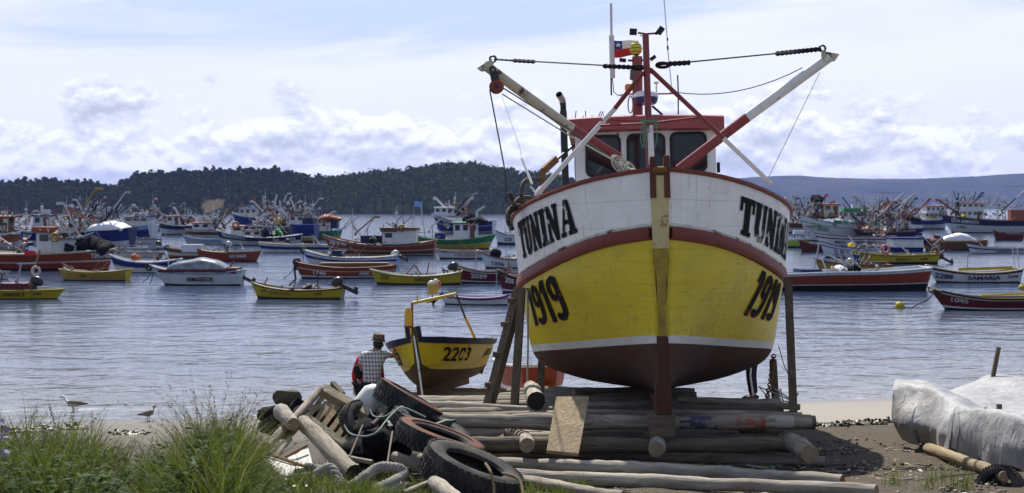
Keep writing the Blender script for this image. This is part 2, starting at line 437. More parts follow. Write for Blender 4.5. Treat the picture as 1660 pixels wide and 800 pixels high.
edge = t.math('ADD', t.math('MULTIPLY', sdb, .1), t.math('MULTIPLY', t.math('SUBTRACT', big, .5), .25))
c = t.mix(t.ramp(edge, [(.70, 0), (.80, 1)]), wet, soil)
lft = t.math('ADD', t.math('MULTIPLY', sp.outputs[0], -.14), t.math('MULTIPLY', big, .9))
c = t.mix(t.ramp(lft, [(.55, 0), (.9, .85)]), c, t.mix(.5, soil, (.11, .105, .1)))
wr = t.ramp(t.math('MULTIPLY', sdb, .1), [(.02, 0), (.15, .6), (.75, 1)])
c = t.mix(wr, t.mix(.5, c, (.1, .095, .09)), c)
hgt = t.math('ADD', t.math('MULTIPLY', peb, .7), t.math('MULTIPLY', vo.outputs['Distance'], .5))
t.bsdf(c, t.math('ADD', t.math('MULTIPLY', wr, .6), .25), t.bump(t.math('MULTIPLY', hgt, t.ramp(edge, [(.68, .06), (.8, 1)])), .8, .05), spec=.15)
from mathutils import noise as mnoise
def gzz(x, y):
    return gz(x, y) + .05 * mnoise.noise(Vector((x * .9, y * .9, 0))) * sm((29 - y) / 4) + .025 * mnoise.noise(Vector((x * 3, y * 3, 5))) * sm((26 - y) / 3)
xs = [-60, -30, -18] + [-12 + .25 * i for i in range(97)] + [18, 30, 60]
ys = [-12, -4, 2, 6] + [8 + .25 * i for i in range(112)] + [40, 60]
o = MB().grid([[(x, y, gzz(x, y)) for x in xs] for y in ys]).build('beach', m, smooth=70); tag(o, kind='structure')
sb = plain('seabed', (.2, .19, .16), .9)
o = MB().grid([[(x, y, -2.6) for x in (-9000, -60, 60, 9000)] for y in (58, 12400)]).build('seabed', sb, smooth=0); tag(o, kind='structure')

# far hills behind the bay on the right
hm = bpy.data.materials.new('far_hills'); t = NT(hm)
geo = t.n('ShaderNodeNewGeometry').outputs['Position']
a = t.noise(geo, .006, 8, .65); b2 = t.noise(geo, .0021, 4, .5)
c = t.mix(t.ramp(a, [(.4, 0), (.62, 1)]), (.010, .020, .016), (.030, .042, .026))
c = t.mix(t.ramp(b2, [(.56, 0), (.66, .6)]), c, (.07, .06, .04))
t.bsdf(c, .95, spec=0)
D = 5200.0
sky_f = hermite([600, 900, 1150, 1290, 1340, 1400, 1470, 1540, 1600, 1660, 1800, 2100], [300, 296, 291, 285, 288, 290, 290.5, 288, 285, 281, 272, 262])
rows = []
for k in range(26):
    q = k / 25; row = []
    for i in range(161):
        px = 600 + 1500 * i / 160
        H = CAMZ + (337 - sky_f(px)) / F * (D + 900)
        Y = D + 900 * q
        n = mnoise.fractal(Vector((px * .012, q * 2.2, 3)), 1.0, 2.0, 5)
        z = H * (sm(q) * .55 + .45 * q) + n * 22 * q * (1 - q) * 2.2
        if k == 25: z += mnoise.noise(Vector((px * .35, 0, 0))) * 2.5
        if k == 0: z = -1
        row.append(((px - 830) / F * Y, Y, z))
    rows.append(row)
rows.append([(x, y + 800, -1) for x, y, z in rows[-1]])
tag(MB().grid(rows).build('far_hills', hm, smooth=80), kind='structure')

# wooded headland on the left
gm = bpy.data.materials.new('headland'); t = NT(gm)
geo = t.n('ShaderNodeNewGeometry').outputs['Position']
sp = t.n('ShaderNodeSeparateXYZ'); t.l(geo, sp.inputs[0])
nn = t.noise(geo, .06, 6, .65)
c = t.mix(t.noise(geo, .08, 6, .6), (.008, .013, .008), (.022, .03, .018))
dx = t.math('ABSOLUTE', t.math('ADD', sp.outputs[0], 219.0)); dz_ = t.math('ABSOLUTE', t.math('SUBTRACT', sp.outputs[2], 6.5))
mk = t.math('ADD', t.math('ADD', t.math('MULTIPLY', dx, .05), t.math('MULTIPLY', dz_, .13)), t.math('MULTIPLY', t.math('SUBTRACT', nn, .5), 1.3))
cl = t.mix(t.noise(geo, .25, 7, .65), (.05, .042, .03), (.13, .105, .075))
c = t.mix(t.ramp(mk, [(.55, 1), (.85, 0)]), c, cl)
t.bsdf(c, .95, t.bump(t.noise(geo, .3, 6, .6), .7, 1.2), spec=0)
cm_ = bpy.data.materials.new('bare_cliff'); t = NT(cm_)
geo = t.n('ShaderNodeNewGeometry').outputs['Position']
c = t.mix(t.noise(geo, .16, 7, .65), (.13, .095, .06), (.34, .26, .17)); t.bsdf(c, .95, t.bump(t.noise(geo, .3, 6, .6), .8, 1.5))
HX = [-900, -420, -100, 0, 60, 130, 165, 185, 205, 230, 310, 400, 470, 500, 560, 620, 680, 740, 790, 840, 880, 950, 1050, 1130, 1200]
HY = [318, 305, 300, 300, 296, 298, 302, 304, 299, 288, 285, 281, 284, 291, 286, 281, 273, 266, 270, 281, 284, 296, 318, 336, 345]
top_f = hermite(HX, HY)
Y0, YR = 1000.0, 1120.0
def ridge(px):                     # ground height of the ridge: the tree tops less a tree
    return max(1.5, (337 - top_f(px)) / F * YR + CAMZ - 13.0)
def hz(px, Y):
    q = (Y - Y0) / (YR - Y0)
    return ridge(px) * sm(q) ** .55 if q < 1.6 else ridge(px)
rows = []
for k in range(19):
    q = k / 10; Y = Y0 + (YR - Y0) * q
    rows.append([((px - 830) / F * Y, Y, (-1 if k == 0 else hz(px, Y) + 1.2 * mnoise.noise(Vector((px * .05, q * 3, 0))))) for px in range(-900, 1201, 10)])
rows.append([(x, y + 150, -1) for x, y, z in rows[-1]])
def mfn(i, j):
    px = -420 + 10 * j
    return 0
tag(MB().grid(rows, mf=mfn).build('headland', [gm, cm_], smooth=80), kind='structure')
# its wood: one far-off mass of pines and eucalyptus
pine = foliage('pine_needles', [(0, (.014, .032, .014)), (.5, (.027, .054, .022)), (1, (.05, .082, .032))], .9, 0, 0)
euca = foliage('eucalyptus_leaves', [(0, (.024, .05, .018)), (.5, (.050, .090, .032)), (1, (.10, .14, .05))], .9, 0, 0)
bark = plain('far_bark', (.06, .045, .035), .9)
V = []; FA = []; MI = []; _n = [0, 0]
def CNT():
    while _n[0] < len(V): _n[1] += len(V[_n[0]]); _n[0] += 1
    return _n[1]
q4 = np.array([[-1, -.7, 0], [1, -.7, 0], [1, .7, 0], [-1, .7, 0]])
def add_quads(cen, size, nrm_up, mi):
    global V, FA, MI
    n = len(cen)
    a = rng.normal(size=(n, 3)); a[:, 2] += nrm_up * np.sign(a[:, 2] + 1e-6); a /= np.linalg.norm(a, axis=1)[:, None]
    u = np.cross(a, rng.normal(size=(n, 3))); u /= np.linalg.norm(u, axis=1)[:, None]; w_ = np.cross(a, u)
    base = CNT()
    P4 = cen[:, None, :] + (q4[None, :, :1] * u[:, None, :] + q4[None, :, 1:2] * w_[:, None, :]) * size[:, None, None]
    V.append(P4.reshape(-1, 3)); FA.append(np.arange(n * 4).reshape(-1, 4) + base); MI.append(np.full(n, mi))
def trunk(x, y, z, h, r):
    base = CNT()
    V.append(np.array([[x - r, y, z], [x + r, y, z], [x + r * .6, y, z + h], [x - r * .6, y, z + h], [x, y - r, z], [x, y + r, z], [x, y + r * .6, z + h], [x, y - r * .6, z + h]]))
    FA.append(np.array([[0, 1, 2, 3], [4, 5, 6, 7]]) + base); MI.append(np.full(2, 2))
def core(x, y, z, rx, ry, rz, mi):
    base = CNT()
    ring = np.arange(6) * np.pi / 3 + rng.random()
    vs_ = [[x, y, z - rz]] + [[x + rx * k * np.cos(a) * rng.uniform(.7, 1.2), y + ry * k * np.sin(a), z + h_ * rz] for k, h_ in ((.85, -.55), (1, .1), (.7, .7)) for a in ring] + [[x, y, z + rz]]
    f = []
    for j in range(6):
        j2 = (j + 1) % 6
        f += [[0, 1 + j2, 1 + j, 1 + j], [1 + j, 1 + j2, 7 + j2, 7 + j], [7 + j, 7 + j2, 13 + j2, 13 + j], [13 + j, 13 + j2, 19, 19]]
    f = [q for q in f if len(set(q)) == 4]
    V.append(np.array(vs_)); FA.append(np.array(f) + base); MI.append(np.full(len(f), mi))
for _ in range(6700):
    px = rng.uniform(-870, 1170); q = rng.uniform(.0, 1.5) ** .8
    if rng.random() < .3: q = rng.uniform(.9, 1.15)
    Y = Y0 + 4 + (YR - Y0) * q; X = (px - 830) / F * Y
    if 328 <= px <= 362 and q < .45: continue
    z = hz(px, Y)
    is_pine = px < 505 + rng.normal() * 12
    sc = rng.uniform(.6, 1.15) * (1.0 if rng.random() < .85 else 1.15) if q > .8 else rng.uniform(.6, 1.0)
    if 195 < px < 500 and q > .85: sc *= 1.12
    if is_pine:
        h = 13.5 * sc; n = int(46 * sc); tt = rng.random(n) ** .75
        lo = .38 if q > .85 else .15
        rad = (1 - tt) ** .7 * 2.6 * sc * rng.uniform(.5, 1.25, n) + .25
        an = rng.uniform(0, 6.28, n)
        cen = np.stack([X + rad * np.cos(an), Y + rad * np.sin(an), z + h * (lo + (1 - lo) * tt)], 1)
        add_quads(cen, rng.uniform(.5, 1.25, n) * sc, 1.2, 0)
        core(X, Y, z + h * (lo + .30 * (1 - lo)), 1.5 * sc, 1.5 * sc, h * (1 - lo) * .36, 0); trunk(X, Y, z, h * .8, .25)
    else:
        h = 13 * sc; n = int(54 * sc)
        nb = 5; cb = np.stack([rng.normal(0, 1.7, nb), rng.normal(0, 1.7, nb), rng.uniform(.5, .95, nb) * h], 1) * np.array([sc, sc, 1])
        k = rng.integers(0, nb, n)
        cen = cb[k] + rng.normal(size=(n, 3)) * np.array([.95, .95, .9]) * sc + np.array([X, Y, z])
        add_quads(cen, rng.uniform(.4, .95, n) * sc, 0.4, 1)
        [core(*(c_ + np.array([X, Y, z])), 1.15 * sc, 1.15 * sc, 1.0 * sc, 1) for c_ in cb]; core(X, Y, z + h * .3, 1.4 * sc, 1.4 * sc, h * .28, 1); trunk(X, Y, z, h * .75, .2)
V_ = np.concatenate(V); F_ = np.concatenate(FA); M_ = np.concatenate(MI)
tag(np_mesh('forest', V_, F_, [pine, euca, bark], M_), 'dark wood of pines and eucalyptus covering the far headland', kind='stuff')

# sea air
HAZE = 6.5e-5
hzm = bpy.data.materials.new('sea_air'); t = NT(hzm)
pv = t.n('ShaderNodeVolumePrincipled'); pv.inputs['Color'].default_value = (.40, .49, 1.0, 1); pv.inputs['Density'].default_value = HAZE
pv.inputs['Anisotropy'].default_value = .2
oo = t.n('ShaderNodeOutputMaterial'); t.l(pv.outputs[0], oo.inputs['Volume'])
o = MB().box((0, 6200, 113), (20000, 12900, 233.4)).build('haze', hzm, smooth=0); tag(o, kind='stuff')
# ------------------------------------------------------------------ the big boat on the slipway
white = paint('white_paint', (.84, .84, .81), .45, .22, 2.0, rust=.055, scuff=.5, planks=.34, runs=.8)
yellow = paint('yellow_paint', (.64, .50, .010), .42, .3, 1.4, scuff=1.5, planks=.15, rust=.03, runs=.95)
oxide = paint('oxide_red_paint', (.20, .052, .04), .55, .5, 2.5, scuff=.5)
stripew = paint('stripe_white', (.66, .66, .62), .5, .4, 2.0, scuff=.6)
antif = paint('antifouling', (.085, .034, .023), .85, 1.0, 1.1, scuff=1.5, dirtcol=(.085, .06, .048), planks=.15, runs=.6)
steel = paint('rusty_cream_steel', (.58, .50, .25), .5, .5, 4, rust=.62)
rustm = paint('rusty_brown', (.21, .11, .035), .7, .7, 5, rust=.4)
redpole = paint('red_pole_paint', (.23, .035, .035), .4, .4, 4, rust=.25)
whitepole = paint('white_pole_paint', (.72, .72, .70), .4, .35, 4, rust=.35)
oldpole = paint('stained_cream_pole', (.52, .48, .36), .5, .4, 4, rust=.6)
rubber = plain('black_rubber', (.018, .018, .018), .7)
darkmetal = plain('dark_metal', (.035, .035, .038), .5, .3)
glass = plain('dark_window_glass', (.012, .015, .017), .06)
cable = plain('steel_cable', (.06, .06, .065), .5, .4)
blackrope = plain('black_rope', (.02, .02, .022), .9)
paleroap = plain('pale_rope', (.42, .40, .33), .9)
greenrope = plain('green_rope', (.14, .24, .17), .9)
ink = worn_letters('worn_black_lettering', (.007, .006, .006), .0)
ink2 = worn_letters('flaking_black_numerals', (.007, .006, .006), .06, 7)
ink3 = worn_letters('dark_red_letter_edge', (.16, .02, .02), -.12, 7)
inkr = worn_letters('worn_black_lettering_peeling', (.007, .006, .006), .07, 5)

BX, BY = 1.875, 17.8
yaw = -math.atan(.065)
MBOAT = Matrix.Translation((BX, BY, CAMZ - 2.6)) @ Euler((R(-4.6), R(-1.0), yaw), 'XYZ').to_matrix().to_4x4()
# keep the stem-head height as measured: rotate about the stem head, not the foot
MBOAT = Matrix.Translation((BX, BY, CAMZ)) @ Euler((R(-4.6), R(-1.0), yaw), 'XYZ').to_matrix().to_4x4() @ Matrix.Translation((0, 0, -2.6))
IB = MBOAT.inverted()
boat = thing('fishing_boat', 'large yellow and white wooden fishing boat hauled out on the log slipway', 'fishing boat')
boat.matrix_world = MBOAT
def L(px, py, Y): return IB @ P(px, py, Y)
Zo = 2.6
sheer = hermite([0, .5, 1.1, 1.7, 2.4, 3.2, 5, 7, 10.5], [.46, .425, .365, .30, .235, .17, .07, .03, .10])
bandb = hermite([0, .5, 1.1, 1.7, 2.4, 3.2, 5, 7, 10.5], [-.40, -.455, -.555, -.66, -.77, -.85, -.95, -.98, -.90])
bandt = lambda u: bandb(u) + .155 + .02 * sm(u / 3)
wlt = hermite([0, 1, 3.2, 5, 10.5], [-1.61, -1.65, -1.75, -1.81, -1.78])
wlb = lambda u: wlt(u) - .10
rab = hermite([.1, .6, 2, 4, 7, 10.5], [-2.28, -2.36, -2.42, -2.45, -2.4, -1.75])
Mf = hermite([-2.46, -2.43, -2.36, -2.22, -2.08, -1.9, -1.7, -1.3, -.9, -.5, .2, .6], [.04, .30, .90, 1.44, 1.76, 1.90, 1.95, 2.0, 2.05, 2.09, 2.14, 2.16])
def u0(z): return .14 * (.46 - z) / 3
def hb(u, z):
    zr = rab(u)
    Lz = 4.2 + (.46 - z) / 2.3 * 1.0
    s = (u - u0(z)) / Lz
    E = 0 if s <= 0 else (1 - max(0, 1 - s) ** 2.2) ** .86
    zz = z + (-2.45 - zr) * max(0, min(1, (-1.2 - z) / (-1.2 - zr))) if zr > -2.45 else z
    b = Mf(zz) * E
    wv = sm(u / 4.2)
    if z < -.9: b *= max(0, (z - zr) / (-.9 - zr)) ** (.62 * (1 - wv))
    if u > 6: b *= 1 - .2 * ((u - 6) / 4.5) ** 2
    return b + .075 * (1 - sm(u / 2.0)) * (1 if z > zr else 1)
US = [0, .06, .14, .25, .4, .6, .85, 1.15, 1.5, 1.9, 2.3, 2.75, 3.2, 3.7, 4.2, 5, 6, 7, 8, 9, 10, 10.5]
def band(f0, f1, n, mat, name, off=0.0, sides=(-1, 1)):
    mb = MB()
    for sg in sides:
        rows = []
        for k in range(n + 1):
            row = []
            for u in US:
                z = f0(u) + (f1(u) - f0(u)) * k / n
                uu = u + u0(z)
                row.append((sg * (hb(uu, z) + off), uu, z + Zo))
            rows.append(row)
        mb.grid(rows)
    return mb.build(name, mat, boat, 50)
band(rab, wlb, 10, antif, 'bottom')
band(wlb, wlt, 1, stripew, 'waterline_stripe')
tops = band(wlt, bandb, 8, yellow, 'hull_planking')
bul = band(bandt, sheer, 6, white, 'bulwark')
# the proud red rubbing strake with a white ledge over it
def sweep(prof, fz, sides=(-1, 1), us=US):
    mb = MB()
    for sg in sides:
        rows = []
        for u in us:
            z0 = fz(u)
            rows.append([(sg * (hb(u + u0(z0), z0) + dx), u + u0(z0), z0 + dz + Zo) for dx, dz in prof])
        mb.grid(rows, 0, True)
    return mb
bh = .165
sweep([(-.03, 0), (.045, .0), (.075, .03), (.075, bh - .03), (.05, bh), (-.03, bh)], bandb).build('rubbing_strake', oxide, boat, 40)
sweep([(-.03, 0), (.03, 0), (.04, .02), (.0, .05), (-.03, .05)], lambda u: bandb(u) + bh + .003).build('ledge', paint('ledge_white', (.6, .58, .5), .5, .5, 5, rust=.75), boat, 40)
sweep([(-.10, 0), (.035, 0), (.05, .02), (.04, .055), (-.10, .055)], sheer).build('cap_rail', oxide, boat, 40)
# inner bulwark, deck and transom
mb = MB()
for sg in (-1, 1):
    mb.grid([[(sg * max(.02, hb(u + u0(z), z) - .09), u + u0(z) + .05, z + Zo) for u in US for z in [(-.45 if k == 0 else sheer(u))]] for k in (0, 1)])
mb.grid([[(sg * max(.02, hb(u, -.45) - .05), u + .05, -.45 + Zo) for sg in (-1, 1)] for u in US])
mb.build('deck', paint('deck_grey', (.3, .3, .29), .7), boat)
tr = [(hb(10.5, z), 10.5 + u0(z), z + Zo) for z in [rab(10.5) + (sheer(10.5) - rab(10.5)) * k / 8 for k in range(9)]]
MB().grid([[(x, y, z) for x, y, z in tr], [(-x, y, z) for x, y, z in tr]]).build('transom', yellow, boat)
# stem: cream steel plate above, brown wood below, keel
def stem_part(zs, ws, u_off, mat, name, th=.2):
    mb = MB(); rows = []
    for z, wd in zip(zs, ws):
        u = u0(z) - u_off
        rows.append([(-wd / 2, u, z + Zo), (-wd / 2 + .02, u - .025, z + Zo), (wd / 2 - .02, u - .025, z + Zo), (wd / 2, u, z + Zo), (wd / 2, u + th, z + Zo), (-wd / 2, u + th, z + Zo)])
    mb.grid(rows, 0, True)
    mb.add(rows[0], [(0, 1, 2, 3, 4, 5)]); mb.add(rows[-1], [(0, 1, 2, 3, 4, 5)])
    return mb.build(name, mat, boat, 30)
stem_part([.40, .2, 0, -.3, -.52], [.235, .235, .225, .21, .20], .06, steel, 'stem_plate')
stem_part([-.52, -.7, -.9, -1.2, -1.55, -1.66], [.20, .16, .125, .105, .10, .10], .045, paint('worn_stem_paint', (.40, .29, .04), .6, .9, 3, rust=.42, dirtcol=(.16, .09, .03)), 'stem_post')
for sg in (-1, 1):          # pale edge boards along the rabbet
    mb = MB()
    mb.grid([[(sg * (.052 + d + .05 * sm((z + 1.3) / .7)), u0(z) + yy, z + Zo) for d, yy in ((0, .0), (.045, .0), (.05, .06))] for z in (-.50, -.7, -.9, -1.2, -1.5, -1.62)])
    mb.build('stem_cheek', yellow, boat)
mb = MB(); rows = []
for z, u, wd in ((-1.62, -.03, .11), (-1.9, .0, .15), (-2.2, .03, .18), (-2.45, .05, .19), (-2.6, .08, .19)):
    rows.append([(-wd / 2, u, z + Zo), (wd / 2, u, z + Zo), (wd / 2 + .015, u + .4, z + Zo), (-wd / 2 - .015, u + .4, z + Zo)])
mb.grid(rows, 0, True); mb.add(rows[-1], [(0, 1, 2, 3)])
mb.build('forefoot', antif, boat, 30)
MB().box((0, 5.4, .1), (.2, 10.1, .2)).box((0, 5.4, .25), (.14, 9.6, .2)).build('keel', antif, boat)
for sg, h in ((-1, .655), (1, .665)):
    mb = MB(); x = sg * .088 + .003
    mb.grid([[(x + dx * k, -.02 + dy * k, z + Zo) for dx, dy in ((-.038, -.07), (.038, -.07), (.038, .09), (-.038, .09))] for z, k in ((.12, 1), (.5, 1), (h - .05, 1), (h - .01, .8), (h, .3))], 0, True)
    mb.build('stem_horn', paint('dark_red_horn', (.13, .045, .03), .7, .8, 5, rust=.35), boat, 40)
MB().lathe([(.0, -.09), (.05, -.09), (.05, .09), (0, .09)], 12, Matrix.Translation((.0, -.06, .47 + Zo)) @ Matrix.Rotation(R(90), 4, 'Y')).build('bow_roller', rustm, boat)

# lettering painted on the two bows
def on_side(sg, ua, ub, za, zb, f_lo, f_hi, slant=0.0, off=.012):
    def fn(x, y):
        u = ua + (ub - ua) * x
        v = za + (zb - za) * y
        u += slant * (y - .5)
        z = f_lo(u) + (f_hi(u) - f_lo(u)) * v
        uu = u + u0(z)
        return Vector((sg * (hb(uu, z) + off), uu - .004, z + Zo))
    return fn
full = slab_polys('TUNINA')
conform(full, 60, 5, on_side(-1, 3.02, 1.02, .20, .84, bandt, sheer, .0), 'lettering', ink, boat)
conform(full, 60, 5, on_side(1, 1.03, 3.3, .14, .80, bandt, sheer, .0), 'lettering', inkr, boat)
num = slab_polys('1919', .05)
conform(num, 40, 7, on_side(-1, 3.35, 1.75, .31, .92, wlt, bandb, -.12), 'numerals', ink2, boat)
conform(num, 40, 7, on_side(-1, 3.37, 1.77, .295, .905, wlt, bandb, -.12, .007), 'numeral_edge', ink3, boat)
conform(num, 40, 7, on_side(1, 1.75, 3.2, .33, .95, wlt, bandb, .05), 'numerals', ink, boat)
conform(num, 40, 7, on_side(1, 1.78, 3.23, .315, .935, wlt, bandb, .05, .007), 'numeral_edge', ink3, boat)

# ---- wheelhouse
YW = 22.45
def face_pt(px, py): return L(px, py, YW)
a = L(933, 300, YW); b = L(1161, 300, YW); uF = .5 * (a.y + b.y)
xl, xr = a.x, b.x
z_roof_b = L(1048, 212, YW).z; z_roof_t = L(1048, 191, YW).z
zd = -.45 + Zo
wall = paint('wheelhouse_white', (.80, .81, .80), .4, .35, 2.5, rust=.2)
mb = MB(); hgt = z_roof_b + .04 - zd
mb.box(((xl + xr) / 2, uF + 1.5, zd + hgt / 2), (xr - xl, 3.0, hgt))
wh = mb.build('wheelhouse', wall, boat, 30)
roofm = paint('faded_red_roof', (.34, .085, .085), .5, .35, 3, rust=.15)
def roof_mesh():
    mb = MB(); x0, x1 = xl - .10, xr + .12
    rows = []
    for y, dz in ((uF - .28, 0), (uF - .20, .03), (uF + 3.2, .02)):
        rows.append([(x0 + (x1 - x0) * k / 8, y, z_roof_t + dz - .035 * abs(k / 4 - 1) ** 2) for k in range(9)])
    mb.grid(rows)
    lo = [(x0 + (x1 - x0) * k / 8, uF - .31, z_roof_b - .02 * abs(k / 4 - 1) ** 2) for k in range(9)]
    mb.grid([lo, rows[0]])
    lob = [(p[0], uF + 3.2, p[2] + .02) for p in lo]
    mb.grid([[lo[0], lob[0]], [rows[0][0], rows[-1][0]]]); mb.grid([[lo[-1], lob[-1]], [rows[0][-1], rows[-1][-1]]])
    mb.grid([lo, lob]); mb.grid([lob, rows[-1]])
    return mb
rf = roof_mesh().build('roof', roofm, wh, 30)
def rr_outline(cx, cz, w_, h_, r, n=5):
    pts = []
    for qx, qz, a0 in ((1, 1, 0), (-1, 1, 90), (-1, -1, 180), (1, -1, 270)):
        for k in range(n + 1):
            g = R(a0 + 90 * k / n)
            pts.append((cx + qx * (w_ / 2 - r) + r * math.cos(g), cz + qz * (h_ / 2 - r) + r * math.sin(g)))
    return pts
for (pxa, pxb, pya, pyb) in ((952, 1004, 220, 285), (1019, 1076, 218, 284), (1089, 1143, 216, 278)):
    p = L(pxa, pyb, YW); q = L(pxb, pya, YW)
    cx, cz, w_, h_ = (p.x + q.x) / 2, (p.z + q.z) / 2, q.x - p.x, q.z - p.z
    o1 = rr_outline(cx, cz, w_ + .05, h_ + .05, .11); o2 = rr_outline(cx, cz, w_ - .03, h_ - .03, .08)
    mb = MB(); mb.grid([[(x, uF + .001, z) for x, z in o1], [(x, uF - .022, z) for x, z in o1], [(x, uF - .022, z) for x, z in o2], [(x, uF - .004, z) for x, z in o2]], 0, True)
    fr = mb.build('window', rubber, wh, 30)
    mb = MB(); mb.add([(x, uF - .006, z) for x, z in o2], [tuple(range(len(o2)))]); mb.build('pane', glass, fr, 0)
side = [(uF + .35, uF + 1.05), (uF + 1.4, uF + 2.1)]
for y0, y1 in side:
    for X_, sg in ((xl, -1), (xr, 1)):
        o1 = rr_outline((y0 + y1) / 2, L(1048, 250, YW).z, y1 - y0, .6, .1)
        mb = MB(); mb.grid([[(X_, y, z) for y, z in o1], [(X_ + sg * .02, y, z) for y, z in o1]], 0, True); fr = mb.build('window', rubber, wh, 30)
        mb = MB(); mb.add([(X_ + sg * .015, y, z) for y, z in o1], [tuple(range(len(o1)))]); mb.build('pane', glass, fr, 0)
p = L(1162.5, 272, YW); MB().box((p.x + .02, uF + .05, p.z), (.05, .06, .16)).build('side_lamp', rubber, wh)
# the near-black pane colour stands for the dim inside; nothing is built behind it

# ---- exhaust pipe
p0 = L(917, 305, 22.0); p1 = L(913, 172, 22.0); p2 = L(911.5, 162, 21.95); p3 = L(906.5, 154, 21.85)
ex = MB().tube([p0, p1, p2, p3], .048, 12, 0, False).tube([p0 + Vector((0, 0, .0)), p1 + Vector((0, 0, -.08))], .056, 12, 0, False).build('exhaust_pipe', darkmetal, boat, 40)
p4 = L(912.6, 168, 22.0)
MB().tube([p4, p2 + Vector((0, -.0, .0)), p3 + (p3 - p2) * .1], .053, 12, 0, False).build('bare_tip', plain('bare_steel', (.5, .5, .52), .35, .7), ex)
# ---- foremast and its A-frame
YM = 19.25
def two(name, pts, r, mats, n=10, parent=boat): return MB().tube(pts, r, n).build(name, mats, parent, 40)
mt = L(1046.5, 56, YM); mbm = L(1054.5, 300, YM)
mast = two('foremast', [mbm, mt], [.05, .045], redpole)
MB().tube([L(1049.8, 108, YM) + Vector((0, -.07, 0)), L(1053.5, 205, YM) + Vector((0, -.09, 0))], .026, 8).build('mast_pipe', redpole, mast)
MB().tube([L(1053.5, 205, YM) + Vector((0, -.09, 0)), L(1056, 268, YM) + Vector((0, -.1, 0))], .042, 8).build('mast_sleeve', whitepole, mast)
MB().tube([L(1034, 53.5, YM), L(1047, 55.5, YM), L(1068, 54.0, YM)], .014, 6).tube([L(1037, 57, YM), L(1046, 62, YM)], .006, 5).build('lamp_bar', redpole, mast)
def lamp(px, py, ang, w_=.10, h_=.075, Y=YM, par=mast):
    M = Matrix.Rotation(R(ang), 3, 'Y')
    return MB().box(L(px, py, Y), (w_, .09, h_), M).box(L(px, py, Y) + M @ Vector((0, -.05, 0)), (w_ * .86, .02, h_ * .8), M).build('deck_lamp', rubber, par)
lamp(1026.5, 52, 4); lamp(1070.5, 50, -52)
MB().tube([L(1062, 55, YM), L(1069, 53, YM)], .022, 6).build('lamp_arm', darkmetal, mast)
# A-frame legs, upper parts red, lower parts white
for top, mid, bot, r in (((1042.5, 118), (997, 176), (868, 318), .034), ((1057.5, 116), (1172, 224), (1250, 298), .032)):
    YT, YB = 19.2, 20.0
    a_ = L(*top, YT); m_ = L(mid[0], mid[1], YT + (YB - YT) * .45); b_ = L(*bot, YB)
    lg = MB().tube([a_, m_], r, 10).build('frame_leg', redpole, boat, 40)
    MB().tube([m_, b_], r * 1.03, 10).build('lower_tube', whitepole, lg, 40)
MB().tube([L(1057.5, 116, 19.2), L(1052, 113.5, 19.2), L(1046, 112, 19.2)], .04, 8).build('leg_bracket', redpole, boat)
MB().tube([L(973, 204, 19.5), L(1050, 201, 19.3), L(1140, 190, 19.5)], .018, 8).tube([L(973, 195, 19.6), L(1048, 197, 19.6)], .012, 6).build('cross_tube', redpole, boat)
# ---- the two derrick booms
def boom(tip, mid, base, Yt, Yb, rr, stub, tipmat):
    T_ = L(*tip, Yt); B_ = L(*base, Yb); k = (Vector(mid) - Vector(tip)).length / (Vector(base) - Vector(tip)).length
    M_ = T_ + (B_ - T_) * k
    M_ = L(mid[0], mid[1], Yt + (Yb - Yt) * k)
    o1 = MB().tube([T_, M_], rr, 12).build('boom', tipmat, boat, 40)
    MB().tube([M_, B_], rr * 1.02, 12).build('boom_heel', redpole, o1, 40)
    return o1, T_
b1, T1 = boom((786, 106), (927, 209), (1003, 255), 20.6, 21.7, .075, 0, oldpole)
b2, T2 = boom((1346, 92), (1212, 190), (1100, 275), 20.6, 21.2, .075, 0, whitepole)
for o_, pts in ((b1, [(773, 111), (797, 96), (801, 104), (783, 117), (779, 116)]), (b2, [(1332, 80), (1339, 84), (1361, 88), (1353, 100), (1336, 100), (1331, 93)])):
    f = [L(x, y, 20.55) for x, y in pts]; bk = [L(x, y, 20.68) for x, y in pts]
    n = len(f); MB().add(f + bk, [tuple(range(n)), tuple(range(2 * n - 1, n - 1, -1))] + [(i, (i + 1) % n, (i + 1) % n + n, i + n) for i in range(n)]).build('end_plate', oldpole, o_, 20)
    M = Matrix.Rotation(R(90), 3, 'X')
    px = 799 if o_ is b1 else 1333
    MB().torus(L(px, 96 if o_ is b1 else 79, 20.6), .045, .016, M, 14, 6).build('shackle', darkmetal, o_)
def wire(name, pts, r, mat, sag=0.0, par=boat, n=5, seg=10):
    P_ = [Vector(p) for p in pts]; out = []
    if len(P_) == 2:
        for k in range(seg + 1):
            q = k / seg; out.append(P_[0].lerp(P_[1], q) - Vector((0, 0, sag * 4 * q * (1 - q))))
    else: out = P_
    return MB().tube(out, r, n).build(name, mat, par)
def wrap(a, b, r, par, mat=None):
    mb = MB(); a = Vector(a); b = Vector(b); k = max(8, int((b - a).length / .035)); pts = []; rs = []
    for i in range(k + 1): pts.append(a.lerp(b, i / k)); rs.append(r * (1.25 if i % 2 else .85))
    return mb.tube(pts, rs, 7).build('rope_whipping', mat or blackrope, par)
YA = 19.3
w1 = wire('topping_wire', [L(801, 96.5, 20.6), L(1043, 110, YA)], .011, cable)
wrap(L(832, 98.5, 20.47), L(867, 100.5, 20.3), .026, w1); wrap(L(978, 107.5, 19.65), L(1026, 109.5, 19.4), .03, w1); wrap(L(802, 96.5, 20.6), L(832, 98.5, 20.47), .014, w1)
w2 = wire('topping_wire', [L(1331, 80, 20.6), L(1064, 106, YA)], .012, cable)
wrap(L(1258, 87.5, 20.3), L(1329, 80, 20.58), .033, w2); wrap(L(1083, 104, 19.4), L(1117, 102, 19.55), .033, w2)
mb = MB()
M = Matrix.Rotation(R(94), 3, 'X')
